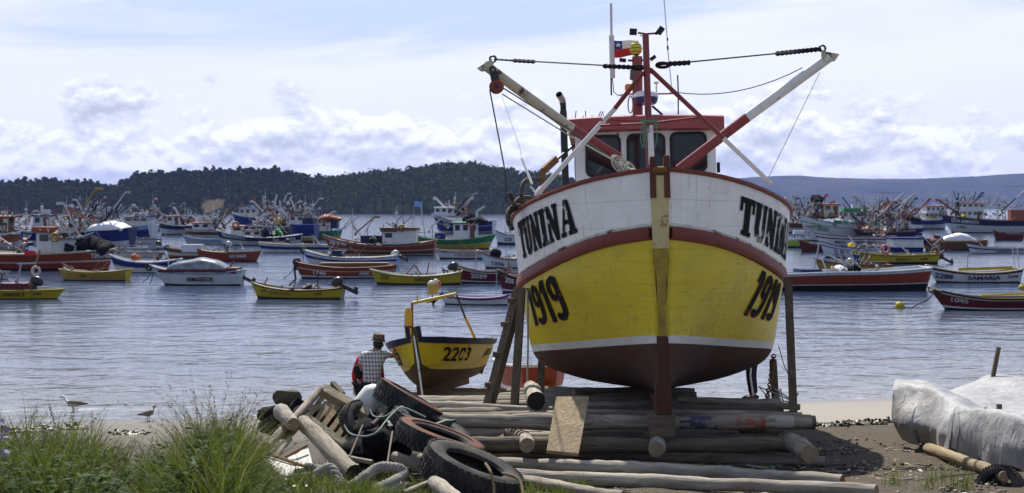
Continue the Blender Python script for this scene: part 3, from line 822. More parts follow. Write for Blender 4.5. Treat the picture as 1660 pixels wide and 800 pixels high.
loop = [L(1064 + 10 + 10 * math.cos(a), 106 + 3.6 * math.sin(a), YA) for a in (2 * math.pi * k / 14 for k in range(14))]
mb.tube(loop, .022, 6, closed=True).build('rope_eye', blackrope, w2)
loop = [L(1034 + 10 * math.cos(a), 110 + 3 * math.sin(a), YA) for a in (2 * math.pi * k / 14 for k in range(14))]
MB().tube(loop, .018, 6, closed=True).build('rope_eye', blackrope, w1)
wire('slack_line', [L(1301, 110, 20.7), L(1096, 150, 21.5)], .008, cable, .16)
# block hanging from the boom end
bl = MB().lathe([(.0, -.05), (.09, -.055), (.105, -.03), (.085, 0), (.105, .03), (.09, .055), (0, .05)], 18, Matrix.Translation(L(805, 141, 20.5)) @ Matrix.Rotation(R(90), 4, 'X') @ Matrix.Rotation(R(20), 4, 'Y')).build('pulley_block', paint('rusty_block', (.22, .06, .035), .6, .5, 6, rust=.6), boat, 40)
MB().bar(L(798, 122, 20.5), L(801, 152, 20.5), .03, .03).bar(L(800, 116, 20.5), L(804, 136, 20.5), .035, .12).build('block_strap', darkmetal, bl)
MB().lathe([(0, -.07), (.035, -.07), (.035, .07), (0, .07)], 10, Matrix.Translation(L(805, 141, 20.5)) @ Matrix.Rotation(R(90), 4, 'X')).build('axle', darkmetal, bl)
MB().torus(L(799, 113, 20.55), .04, .014, Matrix.Rotation(R(90), 3, 'X'), 12, 6).build('ring', darkmetal, bl)
wire('fall_line', [L(794, 146, 20.5), L(819, 279, 20.8), L(822, 330, 20.9)], .011, cable)
wire('fall_line', [L(817, 144, 20.5), L(926, 212, 21.0), L(1000, 264, 20.4)], .011, cable)
wire('fall_line', [L(814, 153, 20.5), L(926, 222, 20.9), L(1008, 268, 20.2)], .011, paleroap)
wire('fall_line', [L(814, 158, 20.5), L(843, 240, 20.7), L(846, 262, 20.7)], .003, paleroap)
wire('fall_line', [L(846, 258, 20.7), L(862, 298, 20.3)], .02, whitepole, 0)
wire('fall_line', [L(1329, 118, 20.6), L(1243, 294, 20.2)], .005, paleroap)
# coil of rope on the foredeck
mb = MB()
for k in range(7):
    c_ = L(1000 + k * 3.6, 262 + k * 2.2 + 2 * math.sin(k * 2), 20.2 - .03 * k)
    mb.torus(c_, .10 + .02 * math.sin(k * 1.7), .014, Matrix.Rotation(R(60 + 12 * math.sin(k * 2.3)), 3, 'X') @ Matrix.Rotation(R(25 + 15 * math.cos(k)), 3, 'Y'), 18, 6)
mb.tube([L(1008, 268, 20.2), L(1020, 274, 20.0), L(1030, 276, 19.8)], .02, 6)
mb.build('rope_coil', paleroap, boat)
mb = MB()
for x_ in (1041, 1045, 1061):
    mb.tube([L(x_, 196, YM - .1), L(x_ - 3, 225, YM - .1), L(x_ + 1, 241, YM - .1), L(x_ + 4, 226, YM - .1), L(x_ + 3, 198, YM - .1)], .009, 5)
mb.tube([L(1038, 196, YM - .1), L(1066, 198, YM - .1)], .022, 6).build('green_lashing', greenrope, boat)
# ---- radar mast on the roof
YR_ = 23.2
rm = two('radar_mast', [L(1034, 200, YR_), L(1033, 92, YR_)], .085, redpole, 12)
MB().box(L(1033, 130, YR_), (.1, .22, .08)).build('mast_step', redpole, rm)
MB().tube([L(1018, 98.5, YR_), L(1048, 98, YR_)], .02, 6).build('cross_bar', redpole, rm)
lamp(1009.5, 98, 8, .11, .05, YR_, rm); lamp(1058.5, 94.5, -35, .10, .05, YR_, rm)
ball = MB().ball(L(1030.5, 79.5, YR_), (.105, .105, .115), 16, 10).build('mesh_ball', plain('yellow_netting', (.62, .52, .06), .7), rm)
mb = MB()
for k in range(5):
    q = R(-60 + 30 * k); mb.torus(L(1030.5, 79.5, YR_) + Vector((0, 0, .115 * math.sin(q))), .107 * math.cos(q), .005, None, 20, 4)
mb.build('netting', rubber, ball)
MB().tube([L(1032, 92, YR_), L(1031, 86, YR_)], .03, 6).build('ball_stalk', rubber, rm)
ls = MB().lathe([(.0, 0), (.075, 0), (.085, .16), (.06, .18), (0, .18)], 14, Matrix.Translation(L(1028, 130, YR_)) @ Matrix.Rotation(R(8), 4, 'Y')).build('loudspeaker', plain('dark_grey_plastic', (.09, .09, .1), .5), rm)
bc = MB().lathe([(0, 0), (.06, 0), (.065, .06), (.05, .1), (0, .11)], 12, Matrix.Translation(L(1019, 147, YR_))).build('beacon', plain('orange_plastic', (.75, .22, .015), .3), rm)
MB().tube([L(1004, 155, YR_), L(1034, 152, YR_)], .018, 6).build('beacon_arm', whitepole, rm)
dome = MB().lathe([(.0, -.01), (.16, -.01), (.19, .03), (.20, .09)], 24, Matrix.Translation(L(1047, 168, 23.0))).build('radar_dome', plain('blue_plastic', (.03, .045, .16), .3), rm, 40)
MB().lathe([(.202, .09), (.205, .1), (.195, .15), (.15, .19), (.07, .205), (0, .207)], 24, Matrix.Translation(L(1047, 168, 23.0))).build('dome_cap', plain('white_plastic', (.78, .78, .78), .3), dome, 40)
MB().tube([L(1057, 172, YR_), L(1078, 190, YR_)], .02, 6).build('mast_stay', darkmetal, rm)
loopm = [L(1022 + 4 * math.cos(a), 170 + 14 * math.sin(a), YR_ - .1) for a in (2 * math.pi * k / 14 for k in range(14))]
MB().tube(loopm, .012, 5, closed=True).build('rope_hank', paleroap, rm)
# aerials
ae = plain('pale_aerial', (.62, .63, .64), .4)
YE = 23.4
def aerial(name, pts, r, mat=ae, n=7): return MB().tube([L(x, y, YE) for x, y in pts], r, n).build(name, mat, boat)
a1 = aerial('aerial', [(990.5, 6), (991.2, 60)], .022); MB().tube([L(991.3, 58, YE), L(993.2, 127, YE)], .044, 8).build('aerial_base', ae, a1)
MB().tube([L(990, 58, YE), L(991, 155, YE)], .014, 6).tube([L(993, 127, YE), L(995, 150, YE), L(1004, 156, YE)], .008, 5).build('aerial_cable', rubber, a1)
aerial('whip_aerial', [(1076, -6), (1081.5, 62), (1082.5, 80), (1088.5, 140)], .009)
MB().box(L(1082.5, 78, YE), (.03, .03, .06)).box(L(1082, 64, YE), (.025, .025, .05)).build('aerial_joint', rubber, boat)
aerial('whip_aerial', [(1098.5, 122), (1099.5, 150), (1099.5, 190)], .012, rubber)
gp = aerial('gps_aerial', [(1064, 136), (1064, 153)], .012); MB().lathe([(0, 0), (.045, 0), (.04, .03), (0, .035)], 10, Matrix.Translation(L(1064, 136, YE))).build('gps_cap', plain('white_plastic', (.78, .78, .78)), gp)
aerial('aerial_arm', [(1048, 153), (1094, 152), (1098, 150)], .014, redpole)
for x_ in (1089.5,): MB().lathe([(0, 0), (.04, 0), (.03, .09), (0, .1)], 8, Matrix.Translation(L(x_, 152, YE))).build('aerial_socket', ae, boat)
mb = MB()
for k in range(5): mb.tube([L(932 + 9 * k, 196, YE), L(934 + 9 * k + 4 * math.sin(k * 2), 184 - 4 * math.cos(k * 3), YE)], .008, 5)
mb.tube([L(972, 194, YE), L(978, 180, YE), L(979, 192, YE)], .01, 5).tube([L(930, 195, YE), L(984, 192, YE)], .008, 5)
mb.build('roof_rail', darkmetal, wh)
# flag of Chile
fl_w, fl_b, fl_r = plain('flag_white', (.75, .75, .75), .8), plain('flag_blue', (.02, .05, .22), .8), plain('flag_red', (.55, .03, .03), .8)
def flag_mesh(org, ex, ez, w_, h_, par, wave=.04, droop=.12, name='flag'):
    """a white, red and blue flag with one star; org = top corner at the pole"""
    ex = Vector(ex).normalized(); ez = Vector(ez).normalized(); ey = ex.cross(ez)
    nx, nz = 18, 10; mb = MB()
    def pt(i, j, o=0):
        x = i / nx; z = j / nz
        return Vector(org) + ex * (x * w_) - ez * (z * h_ * (1 - .18 * x) + droop * h_ * x * x + .03 * h_ * math.sin(7 * x)) + ey * (wave * math.sin(6.5 * x + 1.2 * z) * (.3 + x) + o)
    mb.grid([[pt(i, j) for i in range(nx + 1)] for j in range(nz + 1)], mf=lambda j, i: 2 if j >= nz // 2 else (1 if i < nx // 3 else 0))
    fo = mb.build(name, [fl_w, fl_b, fl_r], par, 60)
    mb = MB()
    for sd_ in (-1, 1):
        ring = []
        for k in range(10):
            rr_ = 1.0 if k % 2 == 0 else .42
            g = math.pi / 2 + math.pi * k / 5
            ring.append(pt(3 + 2.0 * rr_ * math.cos(g) * (h_ / w_) * 1.8, 2.5 - 1.6 * rr_ * math.sin(g), .006 * sd_))
        mb.add(ring, [tuple(range(10))])
    mb.build('star', fl_w, fo, 0)
    return fo
fg = thing('flag', 'red white and blue flag with a star above the big yellow boat', 'flag', P(995, 66, 23.4))
flag_mesh((0, 0, 0), (1, .1, 0), (0, 0, 1), .42, .29, fg, .03, -.02, 'flag_cloth')
MB().tube([(-.03, 0, .05), (-.03, 0, -.32)], .006, 5).build('halyard', paleroap, fg)
# hooped hoses and rails on the left shoulder of the bow
YH = 20.4
hz_ = plain('weathered_hose', (.07, .055, .045), .75)
for pts in (((845, 318), (847, 300), (856, 292), (876, 291)), ((826, 312), (830, 322), (842, 327), (858, 328)), ((832, 332), (842, 322), (858, 321), (868, 326)), ((824, 360), (823, 346), (830, 336), (844, 334)), ((831, 372), (824, 360), (826, 345), (838, 338))):
    mb = MB(); q = [L(x, y, YH + .1 * k) for k, (x, y) in enumerate(pts)]
    sm_pts = []
    for i in range(len(q) - 1):
        a_, b_ = q[i], q[i + 1]; pa = q[max(i - 1, 0)]; nb = q[min(i + 2, len(q) - 1)]
        for k in range(6):
            tt = k / 6
            sm_pts.append(.5 * (2 * a_ + (b_ - pa) * tt + (2 * pa - 5 * a_ + 4 * b_ - nb) * tt * tt + (3 * a_ - pa - 3 * b_ + nb) * tt ** 3))
    sm_pts.append(q[-1])
    mb.tube(sm_pts, .034, 8).build('rubber_hose', hz_, boat)
MB().bar(L(880, 318, 21), L(880, 276, 21), .08, .08).bar(L(880, 278, 21), L(902, 258, 21.2), .06, .1).build('gallows_post', rustm, boat)
MB().tube([L(880, 278, 21), L(930, 236, 22.2)], .022, 6).build('gallows_stay', darkmetal, boat)
mb = MB()
for k in range(6):
    mb.tube([L(868, 312, 20.1) + Vector((0, 0, 0)), L(860 + k * 5, 303 + (k % 3) * 7, 20.0)], .014, 5)
mb.build('rope_lashing', plain('white_rope', (.7, .7, .66), .9), boat)
# ------------------------------------------------------------------ boats moored in the bay
PAL = {'red': (.27, .055, .028), 'maroon': (.11, .018, .022), 'yellow': (.50, .38, .02), 'olive': (.30, .26, .03), 'white': (.62, .63, .64), 'grey': (.35, .37, .40), 'blue': (.015, .03, .17), 'navy': (.012, .02, .075), 'sky': (.22, .36, .62),
       'green': (.04, .22, .07), 'teal': (.05, .24, .20), 'black': (.015, .015, .017), 'brown': (.14, .065, .03), 'orange': (.42, .12, .02), 'ochre': (.38, .24, .05), 'rust': (.28, .08, .03), 'cream': (.55, .50, .38), 'wood': (.25, .17, .10), 'pale': (.50, .53, .55), 'lime': (.35, .42, .05), 'pink': (.55, .2, .2), 'purple': (.13, .05, .2)}
def bp(c): return paint('boat_paint_' + c, PAL[c], .5, .5, 1.2, rust=.18)
def lp(c): return plain('letter_paint_' + c, PAL[c], .6)
tarpw = plain('white_tarpaulin', (.66, .67, .69), .6)
netm = plain('black_netting', (.012, .012, .015), .95)
canvasm = paint('clear_canvas', (.25, .27, .29), .2, .9, 1.6, dirtcol=(.06, .065, .07))
motorm = plain('outboard_black', (.02, .02, .023), .35)
motorg = plain('outboard_grey', (.42, .43, .45), .35)
SMALLS = [plain('gear_' + c, PAL[c], .7) for c in ('white', 'rust', 'navy', 'black', 'cream', 'grey', 'wood', 'pale', 'brown')]
def moored(name, label, x0, x1, wl, top, bow_y, stern_y=None, bow='L', bands=(), rail='white', B=None, text=(), extra=(), yaw=0.0, cat='boat', group=None, anti='black', deck='wood', transom=.78, rake=None, full=.5, floor=.35):
    d = (CAMZ * F) / (wl - 337); s = F / d
    rn = random.Random(int(x0 * 7 + wl * 13 + x1))
    if not yaw: yaw = rn.uniform(-9, 9)
    xc = (x0 + x1) / 2; Lb = (x1 - x0) / s / math.cos(R(yaw)); B = B or min(.32 * Lb, max(1.5, .24 * Lb + .3))
    fb = (wl - top) / s; bf = (wl - bow_y) / s; sf = (wl - (stern_y if stern_y else top)) / s
    draft = .35 + .03 * Lb; rake = (.12 * Lb if rake is None else rake); sg = 1 if bow == 'L' else -1
    o = thing(name, label, cat, ((xc - 830) / s, d, 0), (0, 0, R(yaw)), group)
    def zs(q):
        z = fb
        if q < .55: z += (bf - fb) * (1 - q / .55) ** 2
        else: z += (sf - fb) * ((q - .55) / .45) ** 2
        return z
    def plan(q):
        p = 1.0
        if q < full: p = (1 - (1 - q / full) ** 2.1) ** .8
        if q > .6: p *= 1 - (1 - transom) * ((q - .6) / .4) ** 1.6
        return p
    def pt(q, v, side, off=0.0):
        z = -draft + (zs(q) + draft) * v
        h = B / 2 * plan(q) * ((.80 * max(v, 0) ** .42 + .2 * v) if v < 1 else 1.0)
        x = -Lb / 2 + q * Lb + rake * (1 - v) * (1 - q) ** 3 - .03 * Lb * (1 - v) * q ** 6
        return Vector((sg * x, side * (h + off), z))
    def vf(q, f): return (draft + f * zs(q)) / (draft + zs(q))
    def qx(lx):     # station of a local x
        return min(1.0, max(0.0, (sg * lx + Lb / 2) / Lb))
    QS = [0, .015, .04, .08, .13, .19, .26, .34, .42, .5, .58, .66, .74, .82, .9, .96, 1]
    mats = [bp(anti)]; fr = [(-9, 0.04)]; last = .04
    names = [anti]
    mb = MB()
    lv = [(0.0, 0), (None, .04)]
    for side in (-1, 1):
        fl = [-1, -.6, .05] + [b_[0] for b_ in bands]
        rows = []
        for f in fl:
            rows.append([pt(q, 0 if f == -1 else (.45 * vf(q, 0) if f == -.6 else vf(q, f)), side) for q in QS])
        mi = [0, 0] + [1 + k for k in range(len(bands))]
        # refine tall bands
        mb.grid(rows, mf=lambda i, j: mi[i])
    a_ = [pt(1, v, -1) for v in (0, .4, .7, 1)]; b_ = [pt(1, v, 1) for v in (0, .4, .7, 1)]
    mb.grid([a_, b_], m=len(bands))
    mb.build('hull', [bp(anti)] + [bp(b_[1]) for b_ in bands], o, 50)
    # inside: ceiling planks and floor
    mi_ = MB()
    for side in (-1, 1):
        top_ = [pt(q, 1, side, -.05) for q in QS[1:]]
        bot_ = [pt(q, vf(q, floor), side, -.09) for q in QS[1:]]
        mi_.grid([top_, bot_])
    l_ = [pt(q, vf(q, floor), -1, -.09) for q in QS[1:]]
    r_ = [Vector((p.x, -p.y, p.z)) for p in l_]
    mi_.grid([l_, r_]); mi_.build('inner_planking', bp(deck), o, 40)
    g = MB(); rr = max(.045, .0055 * Lb)
    pts = [pt(q, 1, -1, .01) for q in reversed(QS)] + [pt(q, 1, 1, .01) for q in QS[1:]]
    g.tube(pts, rr, 6, closed=True).build('gunwale', bp(rail), o, 60)
    def lx(px): return (px - xc) / s
    def lz(py): return (wl - py) / s
    M90 = Matrix.Rotation(R(90), 3, 'X')
    for (body, xa, xb, f0, f1, colr) in text:
        def fn(x, y):
            X_ = lx(xa) + (lx(xb) - lx(xa)) * x
            q = qx(X_); f = f0 + (f1 - f0) * y
            p = pt(q, vf(q, f), -1, .03); p.x = X_
            return p
        conform_bm(font_bm(body, .025), 10, 1, fn, 'lettering', lp(colr), o)
    for e in extra:
        k = e[0]; a = e[1:]
        if k == 'house':
            xa, xb, yt, yb, wc, rc = a[:6]; wdt = B * .55
            X0, X1, zt, zb = lx(xa), lx(xb), lz(yt), lz(yb)
            h_ = MB().box(((X0 + X1) / 2, 0, (zt + zb) / 2), (X1 - X0, wdt, zt - zb)).build('wheelhouse', bp(wc), o, 30)
            r_ = MB(); th = .06 + .05 * (zt - zb)
            r_.grid([[(x, y, zt + th * (1 if abs(y) < .1 else .6)) for x in (X0 - .18, (X0 + X1) / 2, X1 + .18)] for y in (-wdt / 2 - .15, 0, wdt / 2 + .15)])
            r_.box(((X0 + X1) / 2, 0, zt + .01), (X1 - X0 + .36, wdt + .3, th))
            r_.build('roof', bp(rc), h_, 30)
            nw = max(1, int(round((X1 - X0) / 1.0)))
            for i in range(nw):
                cx = X0 + (X1 - X0) * (i + .5) / nw; ww = (X1 - X0) / nw * .58; wh_ = min(.6, (zt - zb) * .34)
                MB().box((cx, -wdt / 2 - .01, zt - wh_ * .62 - .12), (ww, .03, wh_)).build('window', glass, h_, 0)
            for yy in (-.22, .22):
                MB().box((X0 if bow == 'L' else X1, yy * wdt, zt - .35), (.04, wdt * .3, .42)).build('window', glass, h_, 0)
            if (zt - zb) > 1.5: MB().box((X0 + (X1 - X0) * .78, -wdt / 2 - .012, zb + .8), (.5, .03, 1.35)).build('door', bp('brown' if wc != 'brown' else 'cream'), h_, 0)
        elif k == 'mast':
            x_, yt, yb = a[:3]; c_ = a[3] if len(a) > 3 else 'white'; X_ = lx(x_); zt, zb = lz(yt), lz(yb); hh = zt - zb
            r0 = max(.035, .011 * hh)
            m_ = MB().tube([(X_, 0, zb), (X_, 0, zb + hh * .6)], r0, 7).tube([(X_, 0, zb + hh * .58), (X_, 0, zt)], r0 * .55, 6).build('mast', bp(c_), o, 40)
            MB().tube([(X_ - .12 * hh, 0, zb + hh * .55), (X_ + .12 * hh, 0, zb + hh * .55)], r0 * .5, 5).build('crosstree', bp(c_), m_)
            MB().box((X_, -.05, zb + hh * .7), (.28, .2, .22)).build('masthead_lamp', bp('white'), m_, 0)
            mb = MB()
            for dx, ky in ((-.42, .0), (.42, 0), (0, .8), (0, -.8)):
                mb.tube([(X_, 0, zb + hh * .62), (X_ + dx * hh, ky * B * .45, zb + .1)], r0 * (.5 if ky == 0 else .28), 5)
            mb.build('mast_legs_and_stays', bp('pale' if c_ == 'white' else c_), m_)
        elif k == 'boom':
            xa, ya, xb, yb = a[:4]; c1 = a[4]; c2 = a[5] if len(a) > 5 else a[4]
            A_ = Vector((lx(xa), -.3, lz(ya))); B_ = Vector((lx(xb), -.9, lz(yb))); mdl = A_.lerp(B_, .55)
            r0 = max(.07, .016 * (B_ - A_).length)
            bm_ = MB().tube([mdl, B_], r0, 7).bar(B_ - Vector((.05, 0, 0)), B_ + Vector((.5 * (1 if xb > xa else -1), 0, -.02)), .15, .2).build('boom', bp(c1), o, 40)
            MB().tube([A_, mdl], r0 * 1.1, 7).build('boom_heel', bp(c2), bm_, 40)
            MB().tube([B_, B_.lerp(A_, .5) - Vector((0, 0, .25 * (B_ - A_).length))], .03, 4).tube([B_, (A_.x * .6 + B_.x * .1, 0, max(A_.z, B_.z) * 1.0)], .025, 4).build('boom_wire', cable, bm_)
        elif k == 'ring':
            x_, y_, r_ = a[:3]; c_ = a[3] if len(a) > 3 else 'orange'; yy = a[4] if len(a) > 4 else -B * .3
            MB().torus((lx(x_), yy, lz(y_)), r_ / s * .75, r_ / s * .26, M90, 18, 7).build('life_ring', bp(c_), o, 60)
        elif k == 'heap':
            xa, xb, yt, yb, m_ = a[:5]; mb = MB(); X0, X1 = lx(xa), lx(xb); zt, zb = lz(yt), lz(yb)
            for i in range(7):
                f_ = (i + .5) / 7; hgt = (zt - zb) * (.55 + .45 * math.sin(math.pi * min(1, f_ * 1.15)))
                mb.ball((X0 + (X1 - X0) * f_, rn.uniform(-.25, .1) * B, zb + hgt * .45), ((X1 - X0) * .14, B * .28, hgt * .56), 18, 12)
            mb.jitter(.2 * (zt - zb), 1.1 / max(.1, (zt - zb))).jitter(.09 * (zt - zb), 4 / max(.1, zt - zb)).build(a[5] if len(a) > 5 else 'net_heap', m_, o, 60)
        elif k == 'tarp':
            xa, xb, yt, yb = a[:4]; m_ = a[4] if len(a) > 4 else tarpw; X0, X1 = lx(xa), lx(xb); zt, zb = lz(yt), lz(yb); rows = []
            for j in range(13):
                g_ = math.pi * j / 12; row = []
                for i in range(19):
                    f_ = i / 18; e_ = min(1, 5 * f_, 5 * (1 - f_)) ** .6
                    row.append((X0 + (X1 - X0) * f_, -math.cos(g_) * B * .46, zb + (zt - zb) * (max(0, math.sin(g_)) ** .55) * (.35 + .65 * e_) * (.88 + .12 * math.sin(9 * f_ + 3))))
                rows.append(row)
            mb = MB().grid(rows); mb.jitter(.06 * (zt - zb) + .02, 1.6).build('tarpaulin', m_, o, 60)
        elif k == 'box':
            xa, xb, yt, yb, c_ = a[:5]; wd = a[5] if len(a) > 5 else B * .5
            MB().box(((lx(xa) + lx(xb)) / 2, 0, (lz(yt) + lz(yb)) / 2), (lx(xb) - lx(xa), wd, lz(yt) - lz(yb))).build(a[6] if len(a) > 6 else 'cabin', bp(c_), o, 30)
        elif k == 'gear':
            xa, xb, yt, yb, n_ = a[:5]; mb = MB()
            for i in range(n_):
                X_ = lx(rn.uniform(xa, xb)); z_ = lz(yb) + (lz(yt) - lz(yb)) * rn.random() ** 1.6; sz = rn.uniform(.10, .34) * min(1.2, max(.55, Lb / 11))
                if rn.random() < .5: mb.box((X_, rn.uniform(-.4, .2) * B, z_), (sz, sz, sz * rn.uniform(.4, 1.2)), Euler((rn.uniform(-.5, .5), rn.uniform(-.5, .5), rn.random() * 3)).to_matrix(), rn.randrange(9))
                else: mb.ball((X_, rn.uniform(-.4, .2) * B, z_), (sz * .6, sz * .6, sz * .5), 8, 6, rn.randrange(9))
                if rn.random() < .5:
                    q_ = Vector((X_, rn.uniform(-.4, .2) * B, z_)); mb.tube([q_, q_ + Vector((rn.uniform(-1.2, 1.2), rn.uniform(-.4, .4), rn.uniform(.2, 1.3))) * min(1.5, Lb / 9)], .04, 5, rn.choice((0, 5, 8, 1)))
            mb.box(((lx(xa) + lx(xb)) / 2, -.08 * B, lz(yb) - .03), (lx(xb) - lx(xa), B * .5, .08), None, 8)
            mb.tube([((lx(xa) + lx(xb)) / 2, -.08 * B, lz(yb)), ((lx(xa) + lx(xb)) / 2, -.08 * B, lz(yt))], .04, 5, 8)
            mb.tube([(lx(xa), -.08 * B, (lz(yt) + lz(yb)) / 2), (lx(xb), -.08 * B, (lz(yt) + lz(yb)) / 2)], .03, 5, 5)
            mb.build('deck_gear', SMALLS, o, 30)
        elif k == 'rig':
            xa, xb, yt, yb, n_ = a[:5]; mb = MB(); X0, X1, zt, zb = lx(xa), lx(xb), lz(yt), lz(yb); w_ = (zt - zb)
            mb.tube([(X0, 0, zb + .05), (X1, 0, zb + .05)], .06, 5, rn.choice((0, 2)))
            for i in range(int(n_ * 1.15)):
                X_ = rn.uniform(X0, X1); top_ = zb + w_ * (.22 + .78 * rn.random() ** 1.7); yy = rn.uniform(-.35, .35) * B; dxx = rn.choice((0, 0, -.9, .9, -1.4, 1.4)) * w_ * .55; c_ = rn.choice((0, 7, 5, 4, 3, 3, 3, 1, 2)); rr_ = rn.uniform(.45, 1.15) / s
                mb.tube([(X_, yy, zb), (X_ + dxx * rn.random(), yy * .5, top_)], rr_, 5, c_)
                if rn.random() < .45: mb.tube([(X_ - .7, yy, zb + w_ * rn.uniform(.3, .6)), (X_ + .9, yy, zb + w_ * rn.uniform(.3, .6))], rr_ * .8, 5, c_)
                if rn.random() < .5: mb.tube([(X_, yy, top_), (X_ + rn.uniform(-.9, .9) * w_, 0, zb + .1)], .25 / s, 4, rn.choice((3, 3, 5)))
                if rn.random() < .35: mb.box((X_, yy, zb + w_ * rn.uniform(.3, .8)), (.3, .3, .22), None, rn.choice((0, 0, 7, 3)))
            for i in range(3):
                X_ = rn.uniform(X0 + .2 * (X1 - X0), X1 - .2 * (X1 - X0)); dd = rn.choice((-1, 1)) * w_ * rn.uniform(.5, .95); tp_ = zb + w_ * rn.uniform(.55, .95); rr_ = rn.uniform(1.2, 1.9) / s; yy = rn.uniform(-.3, .2) * B; c_ = rn.choice((0, 4, 5, 2, 1))
                md_ = Vector((X_ + dd * .45, yy, zb + (tp_ - zb) * .45))
                mb.tube([(X_, yy, zb), md_], rr_ * 1.1, 6, rn.choice((3, 1, 2))); mb.tube([md_, (X_ + dd, yy, tp_)], rr_, 6, c_); mb.bar((X_ + dd, yy, tp_), (X_ + dd * 1.12, yy, tp_ - .1), rr_ * 2, rr_ * 2.4, c_)
                mb.tube([(X_ + dd, yy, tp_), (X_ + dd * .7, yy, zb)], .3 / s, 4, 3)
            mb.build('rigging', SMALLS, o)
        elif k == 'rail':
            xa, xb, yt, yb, c_ = a[:5]; mb = MB(); n_ = max(3, int((xb - xa) / 8))
            for yy in (-B * .38, B * .38):
                for zz in (1.0, .5): mb.tube([(lx(xa), yy, lz(yb) + (lz(yt) - lz(yb)) * zz), (lx(xb), yy, lz(yb) + (lz(yt) - lz(yb)) * zz)], .03, 4)
                for i in range(n_ + 1): X_ = lx(xa + (xb - xa) * i / n_); mb.tube([(X_, yy, lz(yb)), (X_, yy, lz(yt))], .03, 4)
            mb.build('guard_rail', bp(c_), o)
        elif k == 'motor':
            x_, y_, m_ = a[:3]; tilt = a[3] if len(a) > 3 else 1; X_ = lx(x_); Z_ = lz(y_); dr = sg
            mb = MB(); mb.ball((X_, 0, Z_), (.34, .20, .24), 12, 8, 0, Matrix.Rotation(R(-25 * dr), 3, 'Y'))
            mo = mb.build('outboard_motor', m_, o, 60)
            if tilt: MB().bar((X_ + .15 * dr, 0, Z_ - .12), (X_ + 1.05 * dr, 0, Z_ - .55), .16, .2).bar((X_ + .85 * dr, 0, Z_ - .55), (X_ + 1.0 * dr, 0, Z_ - .25), .06, .2).build('motor_leg', motorm, mo, 30)
            else: MB().bar((X_ + .12 * dr, 0, Z_ - .1), (X_ + .2 * dr, 0, -.3), .16, .22).build('motor_leg', motorm, mo, 30)
        elif k == 'tyre':
            x_, y_, r_ = a[:3]
            MB().torus((lx(x_), -.02, lz(y_)), r_ / s * .68, r_ / s * .32, Matrix.Rotation(R(70), 3, 'Z') @ M90 if len(a) > 3 else M90, 16, 8).build('fender_tyre', rubber, o, 60)
        elif k == 'pole':
            xa, ya, xb, yb = a[:4]; c_ = a[4] if len(a) > 4 else 'wood'; r_ = a[5] if len(a) > 5 else .045
            MB().tube([(lx(xa), -.1, lz(ya)), (lx(xb), -.1, lz(yb))], r_, 6).build(a[6] if len(a) > 6 else 'pole', bp(c_), o)
        elif k == 'flag':
            x_, y_, w_, h_ = a[:4]; c_ = a[4]
            if c_ == 'chile': flag_mesh((lx(x_), -.12, lz(y_)), (1, .05, a[5] if len(a) > 5 else 0), (0, 0, 1), w_ / s, h_ / s, o, .05, .1)
            else:
                rows = [[(lx(x_) + w_ / s * i / 8, -.12 + .08 * math.sin(i * 1.1 + j), lz(y_) - h_ / s * j / 4 - .04 * i * h_ / s * .5) for i in range(9)] for j in range(5)]
                MB().grid(rows).build('flag', bp(c_), o, 60)
        elif k == 'lines':
            mb = MB()
            for (xa, ya, xb, yb) in a[0]: mb.tube([(lx(xa), -.3, lz(ya)), ((lx(xa) + lx(xb)) / 2, -.3, (lz(ya) + lz(yb)) / 2 - .12), (lx(xb), -.3, lz(yb))], .022, 4)
            mb.build('mooring_line', blackrope if len(a) < 2 else paleroap, o)
        elif k == 'thwarts':
            n_ = a[0]
            for i in range(n_):
                q = .25 + .5 * i / max(1, n_ - 1); p = pt(q, 1, -1)
                MB().box((p.x, 0, zs(q) * .8), (.26, abs(p.y) * 1.8, .05)).build('thwart', bp(a[1]), o, 0)
    return o
# bands run upward from the waterline as (top fraction of the side, colour)
G1 = 'boats moored in the bay'
def mo(*a, **k): return moored(*a, group=G1, **k)
# ---- left: nearer boats
mo('open_boat', 'yellow open boat with tilted flag pole and life ring, cut off by the left edge', -62, 107, 484, 471, 469, 466, bow='R', bands=[(.1, 'olive'), (.88, 'yellow'), (1, 'olive')], rail='olive', rake=.8,
   text=[('GEMINIS 5', 11, 50, .35, .75, 'black'), ('TOME', 62, 76, .45, .75, 'black')], extra=[('pole', 50, 462, 68, 404, 'wood', .05, 'flag_pole'), ('flag', 42, 398, 20, 16, 'chile', -.1), ('ring', 66, 439, 8.5, 'cream'), ('motor', 62, 456, motorm, 0), ('pole', 29, 462, 36, 428, 'grey'), ('box', -20, 48, 459, 470, 'maroon', 1.0, 'engine_box'), ('pole', 30, 428, 60, 427, 'grey'), ('gear', 5, 50, 455, 468, 6)])
mo('open_boat', 'small pale grey boat at the left edge above the yellow boat', -46, 18, 453, 442, 440, bow='R', bands=[(.85, 'pale'), (1, 'grey')], rail='grey', extra=[('gear', -20, 12, 436, 443, 6)])
